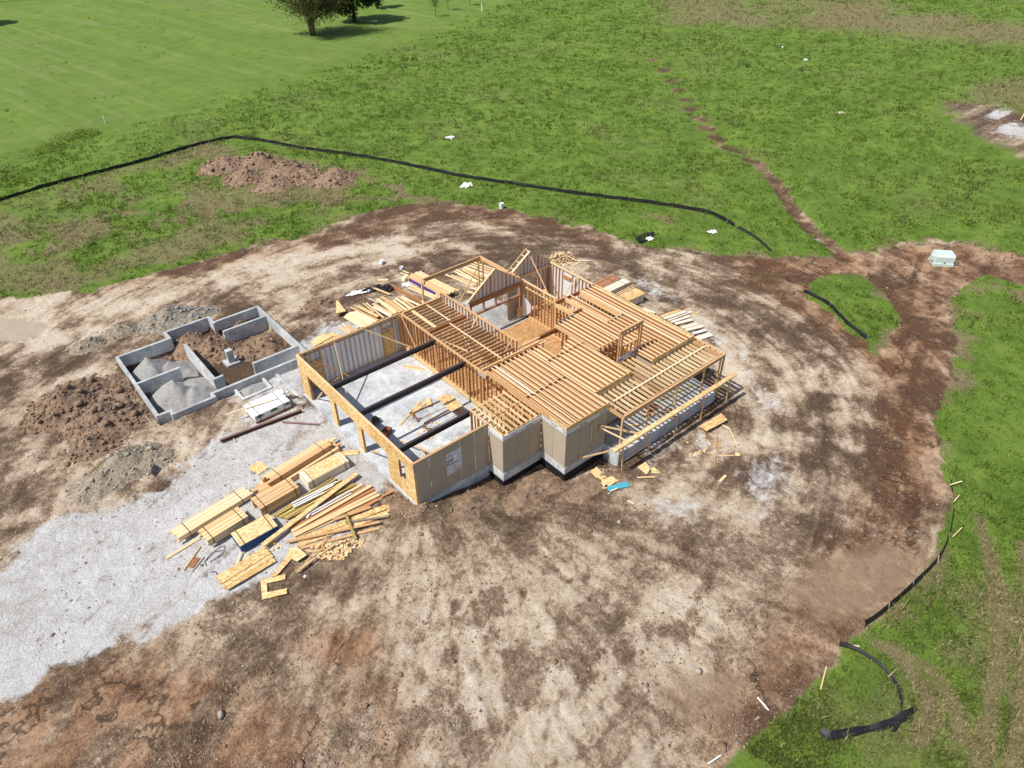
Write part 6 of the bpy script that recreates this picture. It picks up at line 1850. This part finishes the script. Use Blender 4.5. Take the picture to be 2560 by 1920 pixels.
crumple('plastic_sheet', 'white paper sheet lying in the field beyond the silt fence', D, (972, 298), 1.3, 'white', 0.2)
crumple('plastic_sheet', 'white sheet in the grass between silt fence and bare soil', D, (1008, 401), 1.5, 'white', 0.25)
crumple('plastic_sheet', 'grey flat litter piece in the far right field', D, (1818, 244), 1.2, 'siding', 0.12)
crumple('plastic_sheet', 'white rag at the grass edge behind the house', D, (1538, 502), 0.8, 'white', 0.2, el=1.6)
crumple('plastic_sheet', 'white rag in the black plastic tangle behind the house', D, (1404, 518), 0.9, 'white', 0.3)
crumple('plastic_sheet', 'black plastic tangle at the grass edge behind the house', D, (1392, 513), 1.6, 'black', 0.2, el=1.8)
crumple('plastic_sheet', 'white side of the long plastic sheet on the mud behind the garage', v1, (330, 375), 1.0, 'white', 0.25, el=2.2, rot=-0.35)
crumple('plastic_sheet', 'black side of the long plastic sheet on the mud behind the garage', v1, (450, 345), 1.0, 'black', 0.35, el=2.6, rot=-0.35)
crumple('plastic_sheet', 'black plastic heap at the right end of the plastic sheet', v1, (670, 340), 1.1, 'black', 0.4, el=1.3)
crumple('plastic_sheet', 'white plastic scrap by the purple edged bundle', v1, (935, 275), 1.0, 'white', 0.2)
crumple('plastic_sheet', 'white wrap heaped on the patio slab under the gable', w1, (1740, 990), 1.5, 'wrap', 0.3, el=1.4)
crumple('plastic_sheet', 'green and white wrapper on the boards under the patio beams', w1, (1770, 470), 0.8, 'wrap', 0.2)
crumple('plastic_sheet', 'small white scrap on the near soil below the offcut heap', z6, (1250, 1318), 0.18, 'white', 0.05)
crumple('plastic_sheet', 'pale flat card on the weedy rubble heap', D, (308, 998), 0.55, 'siding', 0.1)
sheet(D, [(295, 1010), (310, 992), (320, 1000), (305, 1018)], 'grey_wood', 0.75, 'grey board scrap on top of the weedy rubble heap')
for i, (p, s_) in enumerate((((1740, 130), 0.7), ((1690, 103), 0.4))):
    crumple('wildflower_patch', ('white flower patch in the field beside the gully', 'smaller white flower patch higher in the right field')[i], D, p, s_, 'white', 0.3, cat='flowers')


def round_can(name, label, c, r0, r1, h, mat, lying=False, cat='bucket', rz=0.0):
    n = 14
    V = []
    for (r, z) in ((r0, 0.0), (r1, h), (r1 * 0.9, h), (r0 * 0.85, 0.04)):
        V += [(r * math.cos(2 * math.pi * i / n), r * math.sin(2 * math.pi * i / n), z) for i in range(n)]
    Fc = [tuple(range(n - 1, -1, -1)), tuple(range(3 * n, 4 * n))]
    for k_ in range(3):
        Fc += [(k_ * n + i, k_ * n + (i + 1) % n, (k_ + 1) * n + (i + 1) % n, (k_ + 1) * n + i) for i in range(n)]
    m_ = Matrix.Translation((c[0], c[1], c[2] + (r1 if lying else 0))) @ Matrix.Rotation(rz, 4, 'Z') @ (Matrix.Rotation(math.pi / 2, 4, 'Y') if lying else Matrix.Identity(4))
    return tag(mesh_obj(name, None, V, Fc, mat, m_), label, cat)


round_can('bucket', 'white plastic bucket lying on the mud behind the house', G(z1(868, 216)), 0.17, 0.2, 0.42, 'white', True, rz=0.4)
round_can('paint_can', 'small white can standing on the mud behind the house', G(z1(1050, 250)), 0.16, 0.17, 0.22, 'white')
round_can('bucket', 'grey white bucket standing at the grass edge behind the house', G(D(1083, 450)), 0.2, 0.25, 0.55, 'white')
fb = thing('foam_block', 'pale yellow foam block beside the purple edged bundle', 'block', G(v1(912, 215)), 0.3)
loc_box('block', fb, -0.28, 0.28, -0.2, 0.2, 0, 0.28, 'foam'); loc_box('notch', fb, -0.1, 0.3, -0.15, 0.15, 0.282, 0.34, 'foam')
# mint green cabinet on its pad
g_ = G(D(2032, 568))
tf = thing('transformer_cabinet', 'mint green utility cabinet on its pad beside the dirt track', 'utility cabinet', g_, math.radians(-48))
Wm = W_of(tf)
loc_box('pad', tf, -0.80, 0.80, -0.66, 0.66, -0.05, 0.22, 'mint')
V = [(-0.75, -0.58, 0.222), (0.75, -0.58, 0.222), (0.75, 0.58, 0.222), (-0.75, 0.58, 0.222), (-0.75, -0.58, 0.80), (0.75, -0.58, 0.80), (0.75, 0.58, 0.80), (-0.75, 0.58, 0.80), (-0.72, -0.38, 0.98), (0.72, -0.38, 0.98), (0.72, 0.50, 0.98), (-0.72, 0.50, 0.98)]
mesh_obj('hood', tf, V, [(3, 2, 1, 0), (0, 1, 5, 4), (1, 2, 6, 5), (2, 3, 7, 6), (3, 0, 4, 7), (4, 5, 9, 8), (5, 6, 10, 9), (6, 7, 11, 10), (7, 4, 8, 11), (8, 9, 10, 11)], 'mint', Wm)
loc_box('notice', tf, -0.16, 0.14, -0.586, -0.581, 0.45, 0.72, 'wrap')
loc_box('latch', tf, -0.05, 0.09, -0.62, -0.58, 0.26, 0.34, 'steel')
loc_box('fitting', tf, -0.95, -0.76, -0.3, 0.2, 0.35, 0.75, 'mint')
# prop frame at the right edge
g_ = G((2552, 300))
sg = thing('propped_panel', 'white panel propped on two wooden poles at the right picture edge', 'panel', g_)
d_ = Vector((0.77, -0.64, 0)); b_ = Vector((0.64, 0.77, 0))
Pn = Vector(g_)
beam('pole', sg, Pn + Vector((0, 0, 0.0)), Pn + d_ * 0.9 + b_ * 0.6 + Vector((0, 0, 2.9)), 0.12, 0.12, 'fir', up=(1, 0, 0))
beam('pole', sg, Pn + d_ * 0.6 - b_ * 1.0, Pn + d_ * 1.5 + b_ * 0.3 + Vector((0, 0, 2.9)), 0.12, 0.12, 'fir', up=(1, 0, 0))
beam('panel', sg, Pn + d_ * 0.7 + b_ * 0.9 + Vector((0, 0, 2.2)), Pn + d_ * 3.0 + b_ * 0.9 + Vector((0, 0, 2.2)), 0.05, 1.8, 'white')
# survey post and markers in the far lawn
for (p, h_, lab) in (((1041, 24), 1.6, 'tall white marker post on the far lawn edge'), ((228, 266), 0.9, 'white marker stake at the lawn edge left of the silt fence'), ((400, 0), 0, '')):
    if h_:
        q_ = G(D(*p))
        o = beam('marker_post', None, (q_[0], q_[1], q_[2] - 0.1), (q_[0], q_[1], q_[2] + h_), 0.16, 0.10, 'white', up=(1, 0, 0))
        tag(o, lab, 'marker post')

# ------------------------------------------------------------------ trees
def bark(name, c):
    return plain(name, c, 0.9, 0.35, 3.0, 0.2, 0, 0.03)


def leaf_mat(name, cs):
    k = NT(name)
    at_ = k.n('Attribute', attribute_name='tone')
    c = k.ramp(at_.outputs['Fac'], [(0.0, cs[0]), (0.5, cs[1]), (1.0, cs[2])])
    tr_ = k.n('BsdfTranslucent', {'Color': c})
    mx = k.n('MixShader', {0: 0.25})
    out = k.t.nodes['Material Output']
    k.out(c, 0.7, 0.2)
    k.t.links.new(k.b.outputs[0], mx.inputs[1]); k.t.links.new(tr_.outputs[0], mx.inputs[2]); k.t.links.new(mx.outputs[0], out.inputs[0])
    return k.m


M['bark'] = bark('grey_bark', (0.10, 0.085, 0.075))
M['leaf_rust'] = leaf_mat('thin_olive_leaf', ((0.075, 0.075, 0.02), (0.13, 0.115, 0.03), (0.16, 0.165, 0.045)))
M['leaf_dark'] = leaf_mat('dark_leaf', ((0.012, 0.028, 0.010), (0.024, 0.055, 0.016), (0.05, 0.10, 0.026)))
M['leaf_sap'] = leaf_mat('sapling_leaf', ((0.02, 0.05, 0.015), (0.04, 0.09, 0.02), (0.07, 0.13, 0.03)))


def leaf_cloud(name, parent, C, size, mat, tones):
    n = len(C)
    nrm = rng.normal(size=(n, 3)); nrm[:, 2] = np.abs(nrm[:, 2]) + 0.3
    nrm /= np.linalg.norm(nrm, axis=1)[:, None]
    a = np.cross(nrm, rng.normal(size=(n, 3))); a /= np.linalg.norm(a, axis=1)[:, None]
    b = np.cross(nrm, a)
    s = size * rng.uniform(0.6, 1.3, n)[:, None]
    V = np.stack([C - a * s, C + b * s * 0.45, C + a * s, C - b * s * 0.45], 1).reshape(-1, 3)
    Fq = np.arange(4 * n).reshape(-1, 4)
    me = np_mesh(name, V, Fq, 4, M[mat])
    t_ = me.attributes.new('tone', 'FLOAT', 'FACE')
    t_.data.foreach_set('value', np.clip(tones, 0, 1).astype(np.float32))
    return place(bpy.data.objects.new(name, me), parent, Matrix.Identity(4))


def limb_tree(name, label, base, trunks, limbs, spread, n_leaf, leaf, mat, h, seed, group=None, droop=0.0):
    rnd = random.Random(seed)
    t = thing(name, label, 'tree', base, 0, group)
    B = Vector(base)
    tips = []
    tr_h = holder('trunk', t, base)
    for (dx, dy, hh, r) in trunks:
        pts = [B + Vector((dx * f_ + 0.15 * (rnd.random() - 0.5), dy * f_ + 0.15 * (rnd.random() - 0.5), hh * f_ - (0.1 if f_ == 0 else 0))) for f_ in (0, 0.15, 0.35, 0.6, 0.8, 1.0)]
        tube('stem', tr_h, pts, [r * 1.25, r, r * 0.85, r * 0.6, r * 0.4, r * 0.15], 'bark')
        tips.append(pts[-1])
        for k_ in range(limbs):
            f_ = rnd.uniform(0.20, 0.95)
            i0 = min(int(f_ * 5), 4)
            st = pts[i0].lerp(pts[i0 + 1], f_ * 5 - i0)
            a = rnd.uniform(0, 6.283)
            l_ = spread * rnd.uniform(0.55, 1.0) * (1.15 - 0.5 * f_)
            q = [st]
            for s_ in range(1, 6):
                q.append(st + Vector((math.cos(a), math.sin(a), 0)) * (l_ * s_ / 5) + Vector((rnd.uniform(-.2, .2), rnd.uniform(-.2, .2), l_ * (0.45 - droop) * (s_ / 5) ** 0.7 + rnd.uniform(-.15, .15))))
            tube('limb', tr_h, q, [r * 0.42, r * 0.34, r * 0.27, r * 0.2, r * 0.13, r * 0.05], 'bark', None, 5)
            for s_ in (2, 3, 4, 5):
                tips.append(q[s_])
                for _ in range(2):
                    e = q[s_] + Vector((rnd.uniform(-1, 1), rnd.uniform(-1, 1), rnd.uniform(-0.1, 0.8))) * (spread * 0.28)
                    tube('twig', tr_h, [q[s_], q[s_].lerp(e, 0.5) + Vector((0, 0, 0.1)), e], [r * 0.1, r * 0.07, r * 0.03], 'bark', None, 4)
                    tips.append(e); tips.append(q[s_].lerp(e, 0.6))
    T = np.array([tuple(p) for p in tips])
    pick = rng.integers(0, len(T), n_leaf)
    cl = rng.uniform(0, 1, len(T))
    C = T[pick] + rng.normal(size=(n_leaf, 3)) * spread * 0.11
    tone = 0.5 * cl[pick] + 0.5 * rng.random(n_leaf)
    leaf_cloud('crown', t, C, leaf, mat, tone)
    return t


b_ = G(D(676, 77))
limb_tree('bare_limbed_tree', 'thin leaved olive brown tree with forked dark trunk on the lawn', b_, ((-1.4, 1.0, 12.0, 0.42), (1.9, -1.2, 13.0, 0.40), (0.4, 0.5, 12.0, 0.26)), 14, 7.6, 17000, 0.20, 'leaf_rust', 9, 3, droop=0.15)


def dense_tree(name, label, base, R, h, cz, n_leaf, leaf, mat, seed, group=None):
    t = thing(name, label, 'tree', base, 0, group)
    rnd = random.Random(seed)
    B = Vector(base)
    tube('trunk', t, [B + Vector((0, 0, -0.1)), B + Vector((0.1, 0, h * 0.3)), B + Vector((0, 0.1, h * 0.75))], [R * 0.085, R * 0.065, R * 0.02], 'bark')
    nl = 70
    cen = []
    for i in range(nl):
        v = Vector((rnd.gauss(0, 1), rnd.gauss(0, 1), rnd.gauss(0, 1))).normalized() * rnd.uniform(0.55, 1.0) ** 0.6
        cen.append((B.x + v.x * R * 0.85, B.y + v.y * R * 0.85, B.z + cz + v.z * (h - cz) * 0.85))
    cen = np.array(cen)
    pick = rng.integers(0, nl, n_leaf)
    d_ = rng.normal(size=(n_leaf, 3)); d_ /= np.linalg.norm(d_, axis=1)[:, None]
    C = cen[pick] + d_ * (R * 0.26 * rng.uniform(0.5, 1.05, n_leaf) ** 0.5)[:, None]
    tone = 0.45 * rng.uniform(0, 1, nl)[pick] + 0.55 * rng.random(n_leaf)
    leaf_cloud('crown', t, C, leaf, mat, tone)
    return t


b_ = G(z8(880, 190))
dense_tree('leafy_tree', 'dense dark green tree beside the thin leaved one on the lawn', (b_[0] - 0.5, b_[1] + 0.5, b_[2]), 5.6, 14.0, 6.9, 18000, 0.26, 'leaf_dark', 5)
b_ = G(z8(1050, 75))
dense_tree('leafy_tree', 'small dark conical tree just behind the dense dark tree', b_, 2.2, 9.5, 4.6, 3500, 0.2, 'leaf_dark', 6)
for (p, lab, sd) in (((1553, 145), 'nearest small sapling on the lawn with thin bare stem', 1), ((1660, 90), 'middle small sapling on the lawn cut by the top edge', 2), ((1845, 45), 'farthest small sapling near the white marker post', 3)):
    b_ = G(z8(*p))
    t = thing('sapling', lab, 'sapling', b_)
    B = Vector(b_)
    tube('trunk', t, [B, B + Vector((0.05, 0, 1.6)), B + Vector((0, 0.05, 3.4))], [0.06, 0.05, 0.02], 'bark')
    n_ = 700
    C = np.array(b_) + np.array([0, 0, 2.9]) + rng.normal(size=(n_, 3)) * np.array([0.45, 0.45, 0.65])
    leaf_cloud('crown', t, C, 0.10, 'leaf_sap', rng.random(n_))
for (p, lab, R_) in (((-55, 56), 'round tree left of the picture whose shadow falls on the lawn', 4.0), ((165, -14), 'round tree above the picture whose shadow touches the top edge', 3.6)):
    b_ = G(D(*p))
    dense_tree('leafy_tree', lab, b_, R_, 8.5, 5.0, 5000, 0.3, 'leaf_dark', int(R_ * 10))
# far wire fence along the top left
wf = thing('wire_fence', 'thin dark post and rail fence along the top left lawn edge', 'fence', G(D(0, 8)))
pa, pb_ = Vector(G(D(-120, 14))), Vector(G(D(130, -4)))
for i in range(19):
    p = pa.lerp(pb_, i / 18)
    beam('post', wf, p, p + Vector((0, 0, 1.3)), 0.07, 0.07, 'steel', up=(1, 0, 0))
for zz in (0.15, 1.25):
    beam('rail', wf, pa + Vector((0, 0, zz)), pb_ + Vector((0, 0, zz)), 0.05, 0.05, 'steel')

# ------------------------------------------------------------------ bushes in the field


def bush(label, p, r, h, n, mat='leaf_sap', name='bush'):
    b_ = G(D(*p))
    t = thing(name, label, 'bush', b_)
    a = rng.uniform(0, 6.283, n); rr_ = np.sqrt(rng.random(n)) * r
    z_ = rng.random(n) * h * (1 - 0.6 * rr_ / r)
    C = np.stack([b_[0] + rr_ * np.cos(a), b_[1] + rr_ * np.sin(a), b_[2] + z_], 1)
    leaf_cloud('foliage', t, C, 0.11, mat, 0.3 + 0.7 * rng.random(n))
    for k_ in range(5):
        an = k_ * 1.26
        tube('stem', t, [Vector(b_), Vector(b_) + Vector((math.cos(an) * r * 0.4, math.sin(an) * r * 0.4, h * 0.7))], 0.02, 'bark', None, 4)


M['leaf_weed'] = leaf_mat('green_weed', ((0.05, 0.09, 0.015), (0.08, 0.14, 0.022), (0.12, 0.19, 0.03)))
M['leaf_bright'] = leaf_mat('bright_weed', ((0.10, 0.16, 0.02), (0.17, 0.25, 0.03), (0.24, 0.33, 0.05)))
for (p, r, h, lab) in (((1705, 208), 1.3, 0.9, 'dark green bush beside the white flowers in the right field'), ((1672, 76), 1.4, 1.0, 'dark green bush at the edge of the upper brown field'), ((1951, 482), 1.3, 0.9, 'tall green weed clump beyond the mint cabinet'),
                       ((1855, 302), 0.9, 0.6, 'dark weed clump below the grey litter in the right field'), ((2090, 482), 0.8, 0.6, 'small weed clump in the lower right field')):
    bush(lab, p, r, h, 220, 'leaf_bright')
for (p, r, h, lab) in (((150, 305), 2.6, 1.1, 'tall bright weed clump by the lawn edge left of the silt fence'), ((110, 322), 1.8, 0.9, 'lower bright weed clump left of the silt fence'), ((185, 292), 1.6, 1.0, 'rightmost of the bright weed clumps left of the silt fence'), ((15, 392), 2.2, 0.9, 'bright weed clump at the left picture edge by the silt fence')):
    bush(lab, p, r, h, 700, 'leaf_bright', 'weed_clump')

# ------------------------------------------------------------------ grass
def grass_mat():
    k = NT('grass_blades')
    at_ = k.n('Attribute', attribute_name='gc')
    tr_ = k.n('BsdfTranslucent', {'Color': at_.outputs['Color']})
    mx = k.n('MixShader', {0: 0.45})
    out = k.t.nodes['Material Output']
    k.out(at_.outputs['Color'], 0.8, 0.15)
    k.t.links.new(k.b.outputs[0], mx.inputs[1]); k.t.links.new(tr_.outputs[0], mx.inputs[2]); k.t.links.new(mx.outputs[0], out.inputs[0])
    return k.m


def grass(nt, rmin, rmax, blades, label, hscale, seed):
    r = rmin * np.exp(rng.random(nt) * math.log(rmax / rmin))
    az = rng.uniform(math.radians(-18), math.radians(112), nt)
    x = CAM[0] + r * np.cos(az); y = CAM[1] + r * np.sin(az)
    ga_ = fld(grass_m, x, y); dr_ = fld(dry, x, y); lw_ = fld(lawn, x, y)
    clump = fbm(x * 0.35, y * 0.35, seed, 4, 0.6)
    keep = rng.random(nt) < sstep(0.35, 0.9, ga_) * (0.45 + 0.9 * sstep(0.35, 0.6, clump)) * (1 - 0.97 * lw_)
    # a few weeds on the bare soil edge
    x, y, ga_, dr_, lw_, clump, r = (v[keep] for v in (x, y, ga_, dr_, lw_, clump, r))
    n = len(x)
    z = gz_at(x, y) - 0.02
    big = 1 + 0.012 * r
    hgt = hscale * (0.07 + 0.09 * sstep(0.4, 0.7, clump) * rng.random(n) + 0.05 * rng.random(n) + 0.2 * (rng.random(n) < 0.03)) * big * (1 - 0.5 * lw_)
    N = n * blades
    bx = np.repeat(x, blades) + rng.normal(0, 0.09, N) * np.repeat(big, blades); by = np.repeat(y, blades) + rng.normal(0, 0.09, N) * np.repeat(big, blades)
    bz = np.repeat(z, blades); bh = np.repeat(hgt, blades) * rng.uniform(0.5, 1.2, N)
    a = rng.uniform(0, 6.283, N); wd_ = rng.uniform(0.018, 0.042, N) * np.repeat(big, blades)
    la = rng.uniform(0, 6.283, N); ln = bh * rng.uniform(0.1, 0.8, N)
    V = np.empty((N, 3, 3), np.float32)
    V[:, 0] = np.stack([bx - np.cos(a) * wd_, by - np.sin(a) * wd_, bz], 1)
    V[:, 1] = np.stack([bx + np.cos(a) * wd_, by + np.sin(a) * wd_, bz], 1)
    V[:, 2] = np.stack([bx + np.cos(la) * ln, by + np.sin(la) * ln, bz + bh], 1)
    me = np_mesh('grass', V.reshape(-1, 3), np.arange(N * 3).reshape(-1, 3), 3, GM)
    t = np.repeat(np.clip(0.15 + 0.9 * (fbm(x * 0.16, y * 0.16, 141, 3) - 0.2) * 0.8, 0, 1), blades) * 0.6 + 0.4 * rng.random(N)
    dd = (np.repeat(dr_, blades) + rng.normal(0, 0.22, N)) > 0.58
    c0 = np.array([0.105, 0.195, 0.026]); c1 = np.array([0.265, 0.365, 0.060]); d0 = np.array([0.24, 0.20, 0.09]); d1 = np.array([0.52, 0.44, 0.25])
    Cc = c0 + (c1 - c0) * t[:, None]
    ol = np.clip(0.75 * fld(lowr, x, y) + 0.5 * sstep(0.45, 0.7, fbm(x * 0.09, y * 0.09, 161, 3)), 0, 0.85)
    Cc = Cc + (np.array([0.15, 0.165, 0.05]) * (0.5 + t[:, None]) - Cc) * np.repeat(ol, blades)[:, None]
    Dc = d0 + (d1 - d0) * rng.random(N)[:, None]
    Cc = np.where(dd[:, None], Dc, Cc)
    at_ = me.attributes.new('gc', 'FLOAT_COLOR', 'FACE') if False else me.attributes.new('gc', 'FLOAT_COLOR', 'POINT')
    at_.data.foreach_set('color', np.repeat(np.concatenate([Cc, np.ones((N, 1))], 1), 3, axis=0).astype(np.float32).ravel())
    tag(place(bpy.data.objects.new('grass', me), None, Matrix.Identity(4)), label, kind='stuff')
    return N


GM = grass_mat()
nb_ = grass(190000, 16, 300, 6, 'rough green meadow grass around the bare site', 1.0, 151)
print('blades', nb_)
# dry weeds on the rubble heaps
def straw_on(px, py, rx, ry, n, zoff, f=D):
    g_ = G(f(px, py))
    a = rng.uniform(0, 6.283, n); rr_ = np.sqrt(rng.random(n))
    x = g_[0] + rx * rr_ * np.cos(a); y = g_[1] + ry * rr_ * np.sin(a)
    z = gz_at(x, y) + zoff * (1 - rr_)
    return np.stack([x, y, z], 1)


SP_ = np.concatenate([straw_on(270, 1005, 2.0, 1.4, 2600, 0.85), straw_on(195, 745, 1.1, 0.8, 500, 0.5), straw_on(268, 715, 1.2, 0.8, 700, 0.6), straw_on(1650, 690, 0.6, 0.5, 120, 0.1), straw_on(1660, 600, 1.2, 0.7, 300, 0.1)])
N = len(SP_)
a = rng.uniform(0, 6.283, N); ln = rng.uniform(0.1, 0.35, N); la = rng.uniform(0, 6.283, N)
V = np.stack([SP_ + np.stack([np.cos(a) * 0.02, np.sin(a) * 0.02, 0 * a], 1), SP_ - np.stack([np.cos(a) * 0.02, np.sin(a) * 0.02, 0 * a], 1), SP_ + np.stack([np.cos(la) * ln, np.sin(la) * ln, rng.uniform(0.0, 0.16, N)], 1)], 1)
me = np_mesh('dry_weeds', V.reshape(-1, 3), np.arange(N * 3).reshape(-1, 3), 3, GM)
Cc = np.array([0.14, 0.115, 0.045]) + rng.random((N, 1)) * np.array([0.26, 0.21, 0.12])
at_ = me.attributes.new('gc', 'FLOAT_COLOR', 'POINT')
at_.data.foreach_set('color', np.repeat(np.concatenate([Cc, np.ones((N, 1))], 1), 3, axis=0).astype(np.float32).ravel())
tag(place(bpy.data.objects.new('dry_weeds', me), None, Matrix.Identity(4)), 'dry straw coloured weeds on the rubble heaps', kind='stuff')
